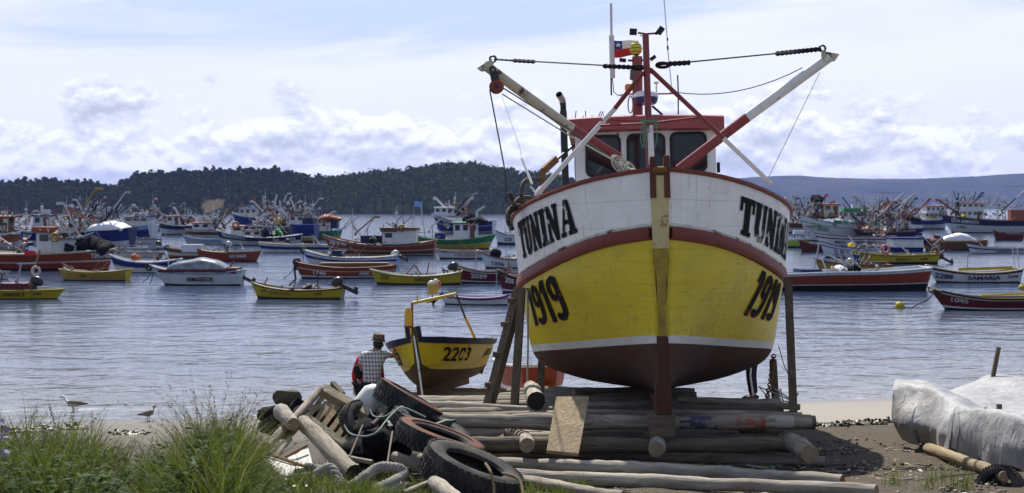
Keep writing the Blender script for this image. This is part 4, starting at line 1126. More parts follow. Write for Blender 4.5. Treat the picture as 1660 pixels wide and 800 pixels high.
mo('trawler', 'long rust red fishing boat with white wheelhouse and a black net heaped on its stern', -92, 187, 437, 411, 404, 404, bow='R', bands=[(.08, 'black'), (.42, 'red'), (.5, 'cream'), (.93, 'red'), (1, 'cream')], rail='cream', B=4.2, floor=.7, rake=.7,
   text=[('TIMONEL', 155, 183, .6, .88, 'white')], extra=[('house', 68, 93, 376, 408, 'white', 'rust'), ('box', 93, 132, 386, 408, 'white', 2.2), ('box', 62, 96, 368, 376, 'rust', 2.8, 'visor'), ('pole', 62, 374, 72, 408, 'white', .08), ('ring', 106, 384, 8, 'ochre', -2.2), ('heap', 116, 178, 382, 410, netm), ('mast', 117, 312, 386, 'wood'), ('mast', 139, 330, 386, 'pale'), ('boom', 120, 368, 163, 306, 'ochre', 'wood'), ('boom', 132, 385, 110, 330, 'pale'), ('gear', 90, 140, 352, 386, 26), ('gear', -10, 60, 388, 410, 22), ('box', 98, 122, 371, 378, 'white', 1.2, 'roof_tank'), ('flag', 168, 319, 6, 5, 'chile')], cat='fishing boat')
mo('open_boat', 'ochre yellow open boat floating below the long rust red fishing boat', 93, 211, 455, 441, 437, 437, bow='L', bands=[(.1, 'black'), (.8, 'ochre'), (1, 'yellow')], rail='ochre', deck='ochre', extra=[('thwarts', 4, 'wood'), ('pole', 100, 428, 122, 440, 'wood'), ('pole', 130, 441, 180, 434, 'wood'), ('gear', 115, 185, 436, 443, 8)], text=[('751', 136, 146, .4, .75, 'black')])
mo('open_boat', 'dark blue and white open boat with an orange buoy on its bow deck', 177, 292, 442, 425, 413, 420, bow='L', bands=[(.42, 'white'), (.5, 'ochre'), (.9, 'blue'), (1, 'white')], rail='white', deck='pale', extra=[('gear', 230, 285, 416, 425, 7), ('heap', 213, 226, 411, 421, bp('orange'), 'buoy')])
mo('motor_boat', 'white motor boat with a clear canvas cabin top and red inner stripes', 240, 396, 462, 442, 429, 438, bow='L', bands=[(.08, 'black'), (.8, 'white'), (.9, 'grey'), (1, 'white')], rail='grey', deck='white', rake=1.4,
   text=[('ARMAGEDON', 307, 350, .3, .68, 'black')], extra=[('tarp', 276, 372, 418, 438, canvasm), ('box', 262, 372, 436, 441, 'maroon', 1.7, 'cabin_side'), ('box', 345, 388, 434, 443, 'maroon', 1.4, 'aft_locker'), ('heap', 312, 326, 441, 449, bp('yellow'), 'yellow_sack'), ('motor', 386, 444, motorm), ('lines', [(248, 440, 232, 458), (250, 444, 244, 460)]), ('tyre', 241, 433, 7), ('gear', 330, 380, 436, 446, 8), ('pole', 272, 410, 274, 438, 'pale', .03)], cat='boat')
mo('open_boat', 'bright yellow open boat with black outboard, floating alone nearest the log slipway', 405, 558, 484, 470, 458, 466, bow='L', bands=[(.12, 'black'), (.24, 'olive'), (.84, 'yellow'), (1, 'olive')], rail='brown', deck='olive',
   text=[('DONDE EL TATA', 440, 478, .42, .72, 'brown'), ('TOME', 515, 528, .45, .72, 'brown')], extra=[('thwarts', 4, 'cream'), ('motor', 548, 457, motorm), ('heap', 494, 518, 460, 470, rubber, 'dark_bundle'), ('pole', 516, 445, 517, 465, 'black', .03), ('gear', 425, 490, 463, 470, 10)])
mo('open_boat', 'rust red open boat lettered SAN SABAR in white', 322, 425, 424, 409, 407, 404, bow='R', bands=[(.1, 'black'), (.82, 'red'), (1, 'rust')], rail='wood', text=[('SAN SABAR', 376, 404, .4, .75, 'white')], extra=[('motor', 371, 396, motorg, 0), ('gear', 330, 400, 400, 410, 9), ('box', 295, 327, 397, 409, 'white', 1.0)])
mo('open_boat', 'brown and cream open boat moored beside the red SAN SABAR', 268, 342, 419, 405, 400, bow='L', bands=[(.3, 'brown'), (.6, 'cream'), (1, 'brown')], rail='cream', extra=[('gear', 280, 335, 398, 406, 8), ('tyre', 271, 402, 5)])
mo('open_boat', 'pale grey open boat with dark outboard behind the orange buoy', 188, 274, 411, 402, 398, bow='R', bands=[(.5, 'pale'), (.7, 'blue'), (1, 'pale')], rail='pale', extra=[('motor', 258, 395, motorm), ('pole', 270, 372, 270, 402, 'pale', .03), ('gear', 200, 260, 394, 402, 8)])
mo('open_boat', 'white open boat with maroon inner planking near the pale grey boats', 180, 262, 417, 409, 404, bow='L', bands=[(.8, 'white'), (1, 'maroon')], rail='cream', deck='maroon', extra=[('gear', 190, 250, 402, 410, 7)])
mo('open_boat', 'low blue grey skiff between the brown trawler and the moored red boat', 296, 364, 397, 388, 381, bow='L', bands=[(.3, 'white'), (.7, 'grey'), (1, 'sky')], rail='pale', extra=[('pole', 320, 391, 360, 391, 'white', .04)])
# ---- left: trawlers
mo('trawler', 'dark blue trawler with crowded rigging hidden behind the rust red wheelhouse', 16, 112, 402, 375, 366, 372, bow='L', bands=[(.1, 'black'), (.45, 'white'), (.9, 'blue'), (1, 'white')], rail='white', floor=.75, B=5,
   extra=[('house', 58, 84, 350, 374, 'pale', 'navy'), ('mast', 14, 335, 372, 'pale'), ('mast', 43, 326, 372, 'pale'), ('mast', 68, 328, 352, 'white'), ('boom', 40, 366, 58, 342, 'cream'), ('gear', 20, 110, 348, 374, 45), ('box', 68, 80, 340, 347, 'white', 1.2, 'roof_locker')], text=[('SOL MAR', 32, 56, .58, .85, 'pale')], cat='fishing boat')
mo('trawler', 'grey and rust trawler partly out of frame at the far left, bristling with poles', -50, 32, 408, 380, 376, 372, bow='R', bands=[(.1, 'black'), (.5, 'grey'), (.9, 'rust'), (1, 'white')], rail='white', floor=.75, B=5, extra=[('rig', -10, 18, 338, 378, 19), ('house', -6, 18, 352, 378, 'brown', 'rust'), ('mast', 4, 330, 378, 'rust'), ('gear', -10, 30, 352, 380, 26), ('boom', 8, 352, 30, 351, 'rust')], cat='fishing boat')
mo('fishing_boat', 'blue hull with a bulky white tarpaulin over its deck', 138, 216, 404, 374, 378, 369, bow='L', bands=[(.42, 'white'), (.95, 'blue'), (1, 'navy')], rail='navy', floor=.8, B=4.5, extra=[('rig', 146, 174, 328, 372, 19), ('tarp', 150, 208, 358, 374), ('boom', 160, 372, 208, 312, 'pale', 'navy'), ('mast', 160, 320, 372, 'navy'), ('pole', 186, 334, 196, 360, 'navy', .05), ('pole', 160, 355, 198, 357, 'white', .08)], cat='fishing boat')
mo('trawler', 'royal blue trawler stern crowded with white deck gear', 196, 250, 389, 366, 362, 364, bow='L', bands=[(.06, 'rust'), (.14, 'white'), (.7, 'blue'), (.95, 'sky'), (1, 'white')], rail='white', B=5.5, floor=.85, extra=[('rig', 217, 245, 344, 352, 19), ('house', 208, 246, 352, 365, 'white', 'blue'), ('gear', 205, 246, 340, 356, 36), ('rail', 208, 246, 346, 352, 'white'), ('mast', 231, 336, 352, 'white')], cat='fishing boat')
mo('trawler', 'long low blue boat carrying white booms, with a flag at its masthead', 234, 304, 374, 362, 359, 360, bow='R', bands=[(.12, 'black'), (.22, 'white'), (.85, 'blue'), (1, 'white')], rail='pale', floor=.85, B=5, extra=[('rig', 233, 261, 321, 361, 19), ('mast', 247, 313, 361, 'pale'), ('flag', 248, 321, 7, 5, 'chile'), ('boom', 259, 349, 283, 330, 'pale'), ('boom', 286, 345, 301, 330, 'pale', 'navy'), ('gear', 240, 300, 346, 362, 22), ('box', 287, 315, 354, 362, 'rust', 2, 'net_drum')], cat='fishing boat')
mo('trawler', 'white trawler with brown roofed wheelhouse and a long brown boom reaching right', 300, 362, 391, 373, 371, 374, bow='L', bands=[(.1, 'black'), (.55, 'white'), (.85, 'brown'), (1, 'white')], rail='brown', floor=.8, B=4.5, extra=[('rig', 332, 360, 334, 372, 19), ('house', 314, 342, 362, 375, 'white', 'rust'), ('mast', 346, 326, 372, 'white'), ('boom', 348, 366, 390, 333, 'wood'), ('boom', 342, 358, 329, 352, 'white'), ('gear', 304, 350, 356, 376, 14)], cat='fishing boat')
mo('trawler', 'deep blue two decked trawler with white rails behind the navy and white one', 376, 474, 384, 352, 345, 356, bow='L', bands=[(.08, 'black'), (.5, 'blue'), (.56, 'white'), (.95, 'blue'), (1, 'white')], rail='white', floor=.85, B=6, extra=[('rig', 416, 469, 314, 356, 22), ('house', 392, 420, 339, 353, 'white', 'blue'), ('rail', 394, 420, 334, 339, 'sky'), ('mast', 430, 306, 352, 'white'), ('mast', 455, 330, 356, 'pale'), ('boom', 446, 352, 470, 314, 'white', 'navy'), ('boom', 442, 360, 472, 345, 'white'), ('gear', 400, 470, 334, 358, 40)], cat='fishing boat')
mo('trawler', 'navy and white trawler lettered along its bow, brown wheelhouse roof and orange rings', 352, 488, 398, 385, 373, 380, bow='L', bands=[(.08, 'black'), (.5, 'white'), (.56, 'brown'), (.95, 'navy'), (1, 'white')], rail='pale', floor=.8, B=4.8,
   text=[('FRANCISCO J', 362, 398, .6, .92, 'white'), ('Luna', 464, 479, .55, .95, 'white')], extra=[('house', 376, 396, 367, 380, 'white', 'rust'), ('house', 396, 424, 374, 386, 'white', 'brown'), ('ring', 384, 365, 6, 'orange'), ('heap', 425, 440, 366, 386, bp('navy'), 'tarped_net'), ('mast', 416, 344, 378, 'white'), ('boom', 402, 372, 426, 348, 'white'), ('boom', 420, 372, 434, 346, 'pale'), ('gear', 410, 470, 356, 386, 34), ('heap', 444, 458, 370, 386, bp('green'), 'green_net'), ('pole', 444, 386, 448, 358, 'pale', .07), ('pole', 360, 361, 367, 372, 'black', .12, 'bow_gun')], cat='fishing boat')
mo('fishing_boat', 'blunt blue stern with a yellow waterline wedged beside the navy trawler', 468, 514, 393, 364, 362, bow='L', bands=[(.1, 'red'), (.28, 'yellow'), (.36, 'white'), (.95, 'blue'), (1, 'blue')], rail='sky', floor=.85, B=5, extra=[('rig', 472, 509, 324, 364, 22), ('house', 472, 496, 350, 365, 'white', 'navy'), ('mast', 486, 322, 364, 'white'), ('mast', 495, 316, 364, 'pale'), ('boom', 492, 356, 521, 322, 'white'), ('gear', 470, 512, 340, 366, 30), ('box', 494, 512, 354, 366, 'navy', 3, 'canvas_cover')], cat='fishing boat')
mo('fishing_boat', 'teal and yellow boat with a rust topped cabin and white crane post', 508, 556, 388, 375, 371, 374, bow='R', bands=[(.1, 'red'), (.4, 'yellow'), (.9, 'teal'), (1, 'green')], rail='green', floor=.85, B=4.6, extra=[('house', 514, 532, 360, 375, 'white', 'rust'), ('box', 538, 548, 357, 371, 'navy', 2, 'engine_cover'), ('heap', 518, 552, 348, 358, bp('rust'), 'stacked_floats'), ('pole', 537, 374, 537, 344, 'pale', .16, 'crane_post'), ('pole', 537, 345, 545, 343, 'pale', .14, 'crane_jib')], cat='fishing boat')
mo('open_boat', 'long white boat with a blue side stripe and yellow edge', 419, 534, 410, 397, 393, 398, bow='L', bands=[(.4, 'white'), (.75, 'blue'), (.9, 'white'), (1, 'yellow')], rail='cream', deck='white', extra=[('gear', 470, 520, 394, 399, 6)])
mo('open_boat', 'pale blue and white boat with a blue canvas box amidships and grey outboard', 489, 647, 432, 418, 404, 414, bow='L', bands=[(.5, 'white'), (.7, 'blue'), (.85, 'white'), (1, 'sky')], rail='cream', deck='white', extra=[('box', 552, 608, 417, 427, 'blue', 1.6, 'canvas_box'), ('box', 536, 556, 406, 418, 'navy', 1.2, 'engine_cover'), ('motor', 641, 411, motorg), ('tyre', 491, 406, 6), ('gear', 510, 590, 410, 418, 12), ('lines', [(492, 410, 492, 424)])])
mo('open_boat', 'brick red open boat numbered 1748 with tyre fenders on its bow', 477, 642, 451, 434, 424, 430, bow='L', bands=[(.1, 'black'), (.2, 'white'), (.62, 'red'), (.68, 'cream'), (1, 'red')], rail='brown', deck='red',
   text=[('1748', 509, 529, .3, .62, 'white'), ('ARK', 582, 600, .3, .6, 'white'), ('SANTO', 608, 630, .3, .6, 'white')], extra=[('tyre', 482, 425, 7), ('tyre', 480, 433, 6, 1), ('lines', [(480, 432, 460, 452), (486, 436, 494, 444)]), ('pole', 478, 432, 480, 452, 'black', .07), ('box', 520, 630, 426, 432, 'brown', 1.1, 'net_box'), ('pole', 515, 420, 516, 432, 'grey', .03)])
mo('trawler', 'weathered red fishing boat with white script name and pale wheelhouse near its stern', 523, 707, 414, 397, 381, 390, bow='L', bands=[(.12, 'cream'), (.4, 'brown'), (.46, 'cream'), (.86, 'red'), (.9, 'cream'), (1, 'red')], rail='brown', floor=.75, B=4.5,
   text=[('Juan del Mar', 536, 566, .62, .92, 'white')], extra=[('house', 622, 642, 375, 396, 'white', 'brown'), ('box', 642, 676, 373, 396, 'white', 2.4), ('box', 618, 678, 369, 373, 'brown', 3, 'roof_deck'), ('ring', 653, 370, 6, 'ochre'), ('mast', 571, 338, 392, 'pale'), ('boom', 575, 380, 609, 352, 'wood'), ('boom', 570, 352, 556, 372, 'pale'), ('mast', 643, 335, 370, 'white'), ('box', 586, 622, 382, 394, 'navy', 1.6, 'engine_cover'), ('gear', 575, 640, 380, 396, 16), ('gear', 635, 675, 362, 372, 10), ('heap', 602, 614, 382, 392, rubber, 'winch')], cat='fishing boat')
mo('open_boat', 'yellow open boat lettered SURAZO with a flag by its stern motor', 600, 748, 461, 447, 437, 440, bow='L', bands=[(.14, 'black'), (.78, 'yellow'), (1, 'olive')], rail='cream', deck='olive',
   text=[('2127', 618, 632, .45, .78, 'black'), ('SURAZO', 674, 700, .42, .74, 'black')], extra=[('pole', 717, 434, 727, 470, 'wood', .05, 'flag_pole'), ('flag', 719, 436, 25, 17, 'chile', -.25), ('motor', 734, 432, motorm, 0), ('thwarts', 3, 'cream'), ('gear', 640, 710, 440, 448, 6)])
mo('open_boat', 'maroon open boat numbered 2039 in white', 737, 842, 459, 441, 429, 440, bow='L', bands=[(.1, 'black'), (.18, 'white'), (.86, 'maroon'), (1, 'white')], rail='brown', deck='maroon', text=[('2039', 763, 789, .4, .78, 'white')], extra=[('tyre', 739, 431, 5), ('lines', [(742, 436, 750, 462)], 1), ('pole', 772, 410, 771, 436, 'pale', .03), ('pole', 800, 446, 782, 470, 'wood', .05, 'oar')])
mo('open_boat', 'dark maroon boat bow poking out beside the big hull, tyre on its stem', 806, 905, 475, 452, 437, 448, bow='L', bands=[(.1, 'black'), (.18, 'white'), (.86, 'maroon'), (1, 'black')], rail='brown', text=[('2030', 819, 833, .55, .85, 'white')], extra=[('pole', 805, 444, 805, 470, 'pale', .02), ('gear', 812, 840, 436, 446, 4)])
mo('open_boat', 'white open boat numbered 1336 with dark gunwale', 779, 872, 435, 420, 408, 416, bow='L', bands=[(.1, 'black'), (.8, 'white'), (1, 'grey')], rail='maroon', deck='white', text=[('1336', 797, 817, .25, .6, 'black')], extra=[('heap', 795, 812, 402, 416, netm, 'dark_net'), ('gear', 815, 835, 412, 420, 5)])
mo('open_boat', 'long white boat with a red gunwale under the green and yellow trawler', 705, 810, 420, 408, 404, 406, bow='L', bands=[(.16, 'black'), (.7, 'white'), (.8, 'red'), (1, 'white')], rail='brown', text=[('DON JOSE CH', 738, 774, .3, .6, 'brown')], extra=[('gear', 715, 780, 402, 408, 5)])
mo('fishing_boat', 'green and yellow fishing boat with a white green roofed cabin amidships', 670, 804, 404, 389, 380, 381, bow='R', bands=[(.08, 'red'), (.46, 'yellow'), (.5, 'white'), (1, 'green')], rail='green', floor=.8, B=4.4, extra=[('house', 735, 774, 362, 388, 'white', 'green'), ('pole', 773, 388, 773, 342, 'pale', .16, 'crane_post'), ('pole', 773, 343, 786, 335, 'pale', .16, 'crane_jib'), ('ring', 763, 363, 5, 'pink', -1.6), ('pole', 690, 388, 682, 332, 'pale', .07), ('pole', 667, 386, 672, 332, 'grey', .04), ('flag', 672, 326, 13, 9, 'sky'), ('gear', 672, 730, 366, 388, 16), ('boom', 700, 368, 718, 352, 'white'), ('heap', 757, 790, 353, 362, netm), ('box', 705, 722, 378, 388, 'blue', 1.4, 'blue_tank')], cat='fishing boat')
mo('trawler', 'deep blue trawler with a white bridge deck, farthest out below the headland', 702, 802, 378, 362, 349, 357, bow='L', bands=[(.06, 'red'), (.14, 'white'), (.6, 'blue'), (.64, 'white'), (.94, 'blue'), (1, 'white')], rail='white', floor=.85, B=7, text=[('203', 722, 734, .55, .85, 'white')], extra=[('rig', 724, 752, 319, 350, 19), ('house', 707, 738, 337, 352, 'white', 'white'), ('box', 703, 742, 346, 350, 'white', 5.0, 'bridge_deck'), ('mast', 738, 311, 350, 'white'), ('boom', 746, 340, 771, 314, 'white', 'pale'), ('boom', 742, 342, 756, 322, 'wood'), ('gear', 735, 760, 328, 352, 22), ('heap', 756, 785, 346, 362, netm)], cat='fishing boat')
mo('open_boat', 'small blue and white boat far off beside the big bow', 802, 850, 397, 381, 373, 382, bow='L', bands=[(.2, 'black'), (.6, 'white'), (1, 'pale')], rail='navy', text=[('2120', 818, 830, .35, .7, 'navy')], extra=[('gear', 815, 840, 372, 382, 6)])
mo('rowing_boat', 'white rowing boat with a purple painted gunwale', 712, 826, 494, 483, 476, 478, bow='L', bands=[(.12, 'black'), (.68, 'white'), (.84, 'purple'), (1, 'white')], rail='purple', deck='white', rake=.5, extra=[('thwarts', 3, 'white'), ('pole', 718, 474, 701, 494, 'black', .05, 'anchor_shank'), ('pole', 706, 486, 700, 492, 'black', .06, 'anchor_fluke')])
# ---- right
mo('open_boat', 'long red boat with white gunwale and dark bottom close behind the big hull', 1236, 1504, 470, 440, 446, 434, bow='L', bands=[(.14, 'black'), (.3, 'black'), (.34, 'white'), (.86, 'red'), (1, 'white')], rail='white', deck='pale', B=2.6, extra=[('box', 1290, 1325, 436, 441, 'navy', 1.4, 'engine_cover'), ('heap', 1350, 1365, 430, 439, tarpw, 'white_sack'), ('heap', 1370, 1385, 424, 438, bp('black'), 'dark_motor'), ('gear', 1330, 1420, 430, 442, 9), ('pole', 1326, 394, 1318, 434, 'grey', .04)])
mo('open_boat', 'small yellow ochre boat with a purple flag just above the long red boat', 1319, 1444, 442, 429, 420, 430, bow='L', bands=[(.1, 'black'), (.8, 'ochre'), (1, 'orange')], rail='brown', deck='pale', extra=[('flag', 1381, 412, 11, 16, 'blue'), ('pole', 1386, 410, 1388, 432, 'pale', .04), ('motor', 1378, 424, motorg, 0), ('gear', 1350, 1440, 420, 430, 10)])
mo('open_boat', 'bright yellow boat with a tangle of clothes and motor at its stern', 1380, 1520, 428, 414, 407, 412, bow='L', bands=[(.12, 'black'), (.24, 'black'), (.8, 'yellow'), (1, 'olive')], rail='olive', deck='lime', text=[('SANTA 1', 1446, 1470, .38, .66, 'black'), ('TOME', 1486, 1500, .45, .7, 'black')], extra=[('gear', 1510, 1526, 393, 412, 22), ('motor', 1526, 416, motorm), ('ring', 1431, 404, 8, 'pink'), ('gear', 1390, 1500, 407, 414, 10), ('box', 1412, 1422, 423, 428, 'white', .6, 'white_jug')])
mo('open_boat', 'white boat lettered VIRGEN in blue with a blue rubbing stripe', 1329, 1432, 418, 402, 391, 400, bow='L', bands=[(.08, 'black'), (.72, 'white'), (.8, 'blue'), (1, 'white')], rail='navy', deck='white', text=[('VIRGEN C', 1350, 1374, .46, .68, 'blue'), ('1522', 1352, 1364, .18, .4, 'blue')], extra=[('heap', 1376, 1384, 394, 400, bp('yellow'), 'yellow_buoy'), ('gear', 1385, 1430, 392, 402, 14)])
mo('cabin_boat', 'blue and white boat with boxy white cabin beside the yellow boat', 1398, 1495, 416, 400, 396, 400, bow='L', bands=[(.3, 'white'), (.95, 'blue'), (1, 'white')], rail='white', floor=.8, extra=[('box', 1443, 1492, 388, 401, 'white', 2.0), ('box', 1440, 1494, 385, 388, 'blue', 2.3, 'cabin_roof'), ('flag', 1465, 397, 9, 13, 'blue'), ('gear', 1400, 1440, 392, 402, 10), ('rail', 1460, 1492, 396, 401, 'sky')])
mo('open_boat', 'white boat with maroon gunwale and faded name along its side', 1318, 1452, 399, 384, 378, 383, bow='L', bands=[(.65, 'white'), (.78, 'maroon'), (1, 'white')], rail='maroon', deck='white', text=[('MARTA I', 1349, 1366, .25, .55, 'black'), ('MONTSERRAT', 1384, 1415, .25, .55, 'blue')], extra=[('gear', 1400, 1440, 368, 384, 22)])
mo('trawler', 'white trawler numbered 2435 with a dark float hanging in its rigging', 1294, 1424, 391, 363, 348, 366, bow='L', bands=[(.05, 'black'), (.74, 'white'), (.78, 'green'), (1, 'white')], rail='green', floor=.85, B=5.2, text=[('2435', 1317, 1334, .5, .72, 'green')], extra=[('rig', 1284, 1334, 314, 352, 22), ('house', 1328, 1354, 332, 352, 'cream', 'rust'), ('mast', 1320, 306, 350, 'pale'), ('ring', 1320, 322, 4, 'black'), ('heap', 1316, 1324, 315, 328, netm, 'hanging_float'), ('mast', 1298, 312, 352, 'pale'), ('boom', 1303, 348, 1290, 322, 'navy'), ('boom', 1302, 344, 1312, 326, 'wood'), ('heap', 1308, 1350, 341, 354, bp('wood')), ('gear', 1300, 1400, 340, 366, 34), ('ring', 1342, 363, 3.5, 'black', -2.4)], cat='fishing boat')
mo('trawler', 'white trawler with green trimmed two storey cabin and white tank on top', 1352, 1452, 382, 362, 357, 360, bow='L', bands=[(.1, 'black'), (.8, 'white'), (1, 'green')], rail='green', floor=.85, B=5.5, extra=[('rig', 1380, 1432, 321, 372, 22), ('house', 1364, 1405, 343, 362, 'white', 'green'), ('box', 1366, 1402, 338, 343, 'green', 4, 'upper_roof'), ('box', 1381, 1392, 332, 338, 'white', 1.4, 'roof_tank'), ('mast', 1418, 313, 360, 'pale'), ('boom', 1406, 366, 1464, 312, 'pale', 'white'), ('boom', 1412, 352, 1416, 320, 'white'), ('mast', 1394, 340, 372, 'pale'), ('boom', 1430, 352, 1480, 314, 'white', 'black'), ('gear', 1400, 1450, 322, 364, 52)], cat='fishing boat')
mo('open_boat', 'dark maroon boat drifting behind the rubbing strake of the big hull', 1294, 1352, 409, 397, 388, 398, bow='L', bands=[(.85, 'maroon'), (1, 'brown')], rail='brown', extra=[('gear', 1310, 1345, 390, 398, 7)])
mo('open_boat', 'yellow green boat half hidden by the edge of the big hull', 1262, 1312, 402, 388, 385, bow='R', bands=[(.2, 'black'), (.85, 'lime'), (1, 'white')], rail='white', extra=[('gear', 1285, 1312, 374, 389, 14), ('box', 1286, 1303, 374, 380, 'white', 1.2)])
mo('trawler', 'white wheelhouse boat with blue hull under a tangle of rigging', 1424, 1493, 384, 371, 366, 370, bow='L', bands=[(.2, 'white'), (.95, 'blue'), (1, 'white')], rail='navy', floor=.85, B=4.6, extra=[('rig', 1448, 1476, 342, 358, 19), ('house', 1448, 1472, 358, 376, 'white', 'rust'), ('box', 1470, 1492, 366, 378, 'white', 3, 'aft_cabin'), ('heap', 1446, 1490, 348, 358, netm), ('mast', 1462, 334, 358, 'cream'), ('gear', 1424, 1490, 344, 372, 30), ('boom', 1466, 352, 1474, 326, 'cream')], cat='fishing boat')
mo('trawler', 'blue and white trawler with an orange roofed wheelhouse and number on its bridge', 1472, 1538, 372, 357, 352, 355, bow='R', bands=[(.1, 'black'), (.5, 'white'), (.95, 'blue'), (1, 'white')], rail='white', floor=.85, B=6, extra=[('rig', 1520, 1548, 330, 356, 19), ('house', 1498, 1528, 335, 352, 'white', 'rust'), ('house', 1496, 1524, 346, 356, 'white', 'cream'), ('heap', 1504, 1514, 349, 353, bp('lime'), 'green_crate'), ('mast', 1534, 322, 356, 'wood'), ('gear', 1470, 1500, 344, 357, 12)], cat='fishing boat')
mo('trawler', 'navy topped white trawler lettered DON ARMANDO with an orange roofed wheelhouse', 1528, 1722, 378, 358, 349, 360, bow='L', bands=[(.07, 'black'), (.56, 'white'), (.95, 'navy'), (1, 'brown')], rail='brown', floor=.85, B=6, text=[('DON ARMANDO', 1543, 1584, .66, .9, 'white'), ('1466', 1551, 1566, .3, .52, 'green')], extra=[('rig', 1532, 1631, 303, 356, 22), ('house', 1558, 1592, 342, 357, 'white', 'white'), ('house', 1558, 1594, 330, 342, 'white', 'orange'), ('heap', 1558, 1566, 346, 354, bp('yellow'), 'yellow_float'), ('mast', 1546, 310, 352, 'rust'), ('mast', 1617, 295, 356, 'pale'), ('boom', 1622, 344, 1664, 303, 'white', 'navy'), ('boom', 1560, 344, 1576, 314, 'white', 'rust'), ('boom', 1575, 330, 1590, 318, 'navy'), ('gear', 1598, 1660, 324, 358, 52), ('box', 1636, 1660, 340, 358, 'rust', 3, 'net_drum'), ('rail', 1560, 1592, 326, 330, 'pale')], cat='fishing boat')
mo('fishing_boat', 'brown boat with a creased white tarpaulin and a red flag', 1492, 1598, 406, 391, 390, 389, bow='L', bands=[(.1, 'black'), (.9, 'brown'), (1, 'ochre')], rail='ochre', floor=.6, extra=[('tarp', 1526, 1580, 378, 392), ('flag', 1514, 381, 10, 11, 'maroon'), ('pole', 1512, 378, 1514, 394, 'black', .04), ('heap', 1480, 1504, 383, 393, netm), ('heap', 1508, 1516, 386, 392, bp('red'), 'red_sack'), ('gear', 1504, 1590, 384, 392, 8)], cat='boat')
mo('open_boat', 'small dark red boat alone by the white trawler DON ARMANDO', 1610, 1658, 390, 380, 373, 380, bow='L', bands=[(.1, 'black'), (.88, 'maroon'), (1, 'red')], rail='brown', extra=[('lines', [(1611, 376, 1609, 392)], 1), ('gear', 1630, 1655, 374, 381, 4)])
mo('open_boat', 'low white boat with thin blue side stripe, an outboard leg over its stern', 1565, 1668, 411, 402, 396, 402, bow='L', bands=[(.55, 'white'), (.75, 'navy'), (1, 'white')], rail='pale', deck='white', text=[('MARISOL', 1610, 1640, .2, .5, 'navy')], extra=[('gear', 1580, 1650, 398, 403, 4), ('pole', 1650, 404, 1668, 384, 'grey', .06)])
mo('open_boat', 'white open boat lettered SAMARIA with maroon gunwale and yellow inside', 1500, 1653, 458, 442, 430, 436, bow='L', bands=[(.1, 'black'), (.78, 'white'), (1, 'maroon')], rail='cream', deck='ochre', rake=1.0, text=[('2288', 1513, 1540, .32, .68, 'black'), ('SAMARIA', 1563, 1616, .28, .68, 'black'), ('Tome', 1627, 1645, .42, .7, 'black')], extra=[('pole', 1640, 402, 1645, 437, 'pale', .03), ('pole', 1648, 402, 1651, 437, 'pale', .03), ('pole', 1568, 415, 1567, 437, 'grey', .03), ('thwarts', 4, 'cream'), ('pole', 1553, 437, 1640, 434, 'olive', .1)])
mo('open_boat', 'dark maroon open boat numbered 1045 tied to a yellow buoy', 1506, 1700, 502, 484, 466, 482, bow='L', bands=[(.1, 'black'), (.2, 'white'), (.84, 'maroon'), (1, 'cream')], rail='black', deck='ochre', rake=1.1, text=[('1045', 1538, 1564, .5, .8, 'grey')], extra=[('tyre', 1512, 470, 6, 1), ('heap', 1505, 1522, 466, 474, rubber, 'bow_pad'), ('lines', [(1514, 474, 1486, 493), (1486, 493, 1466, 498)]), ('thwarts', 4, 'olive'), ('pole', 1590, 479, 1660, 476, 'yellow', .05)])
# ---- more of the fleet, packed behind the nearer boats
mo('trawler', 'black hulled trawler with thick pale rigging behind the heaped black net', 84, 172, 397, 374, 366, 370, bow='L', bands=[(.1, 'red'), (.9, 'black'), (1, 'white')], rail='white', floor=.85, B=5, extra=[('rig', 92, 168, 322, 374, 30), ('house', 118, 142, 352, 373, 'white', 'navy'), ('mast', 108, 318, 372, 'white'), ('boom', 150, 370, 128, 324, 'white'), ('gear', 92, 165, 344, 374, 30), ('heap', 146, 160, 358, 374, netm)], cat='fishing boat')
mo('trawler', 'grey green trawler with an olive net bale, behind the blue tarpaulined hull', 120, 196, 382, 364, 358, 360, bow='R', bands=[(.1, 'black'), (.5, 'white'), (1, 'grey')], rail='white', floor=.85, B=5, extra=[('rig', 126, 190, 318, 364, 26), ('house', 150, 170, 346, 363, 'pale', 'blue'), ('mast', 141, 316, 362, 'pale'), ('heap', 142, 156, 346, 362, bp('olive'), 'net_bale'), ('gear', 126, 190, 342, 362, 24)], cat='fishing boat')
mo('trawler', 'white and blue trawler squeezed between the royal blue stern and the low blue boat', 256, 326, 381, 366, 360, 363, bow='L', bands=[(.1, 'black'), (.55, 'white'), (1, 'navy')], rail='white', floor=.85, B=5, extra=[('rig', 262, 320, 334, 366, 18), ('house', 272, 292, 351, 366, 'white', 'rust'), ('gear', 262, 320, 348, 366, 18), ('mast', 300, 330, 364, 'pale')], cat='fishing boat')
mo('trawler', 'navy trawler with yellow net drum and many white poles on deck', 418, 502, 389, 368, 362, 366, bow='R', bands=[(.1, 'red'), (.3, 'white'), (1, 'navy')], rail='white', floor=.85, B=5, extra=[('rig', 424, 498, 318, 368, 30), ('house', 466, 486, 352, 368, 'white', 'navy'), ('heap', 444, 458, 350, 366, bp('yellow'), 'net_drum'), ('mast', 462, 316, 366, 'white'), ('boom', 470, 358, 505, 332, 'white'), ('gear', 424, 498, 344, 368, 30)], cat='fishing boat')
mo('open_boat', 'small white boat with blue inside beneath the royal blue trawler stern', 204, 262, 396, 388, 384, bow='L', bands=[(.85, 'white'), (1, 'pale')], rail='blue', deck='blue', extra=[('gear', 212, 256, 382, 388, 8), ('pole', 244, 362, 245, 388, 'grey', .05)])
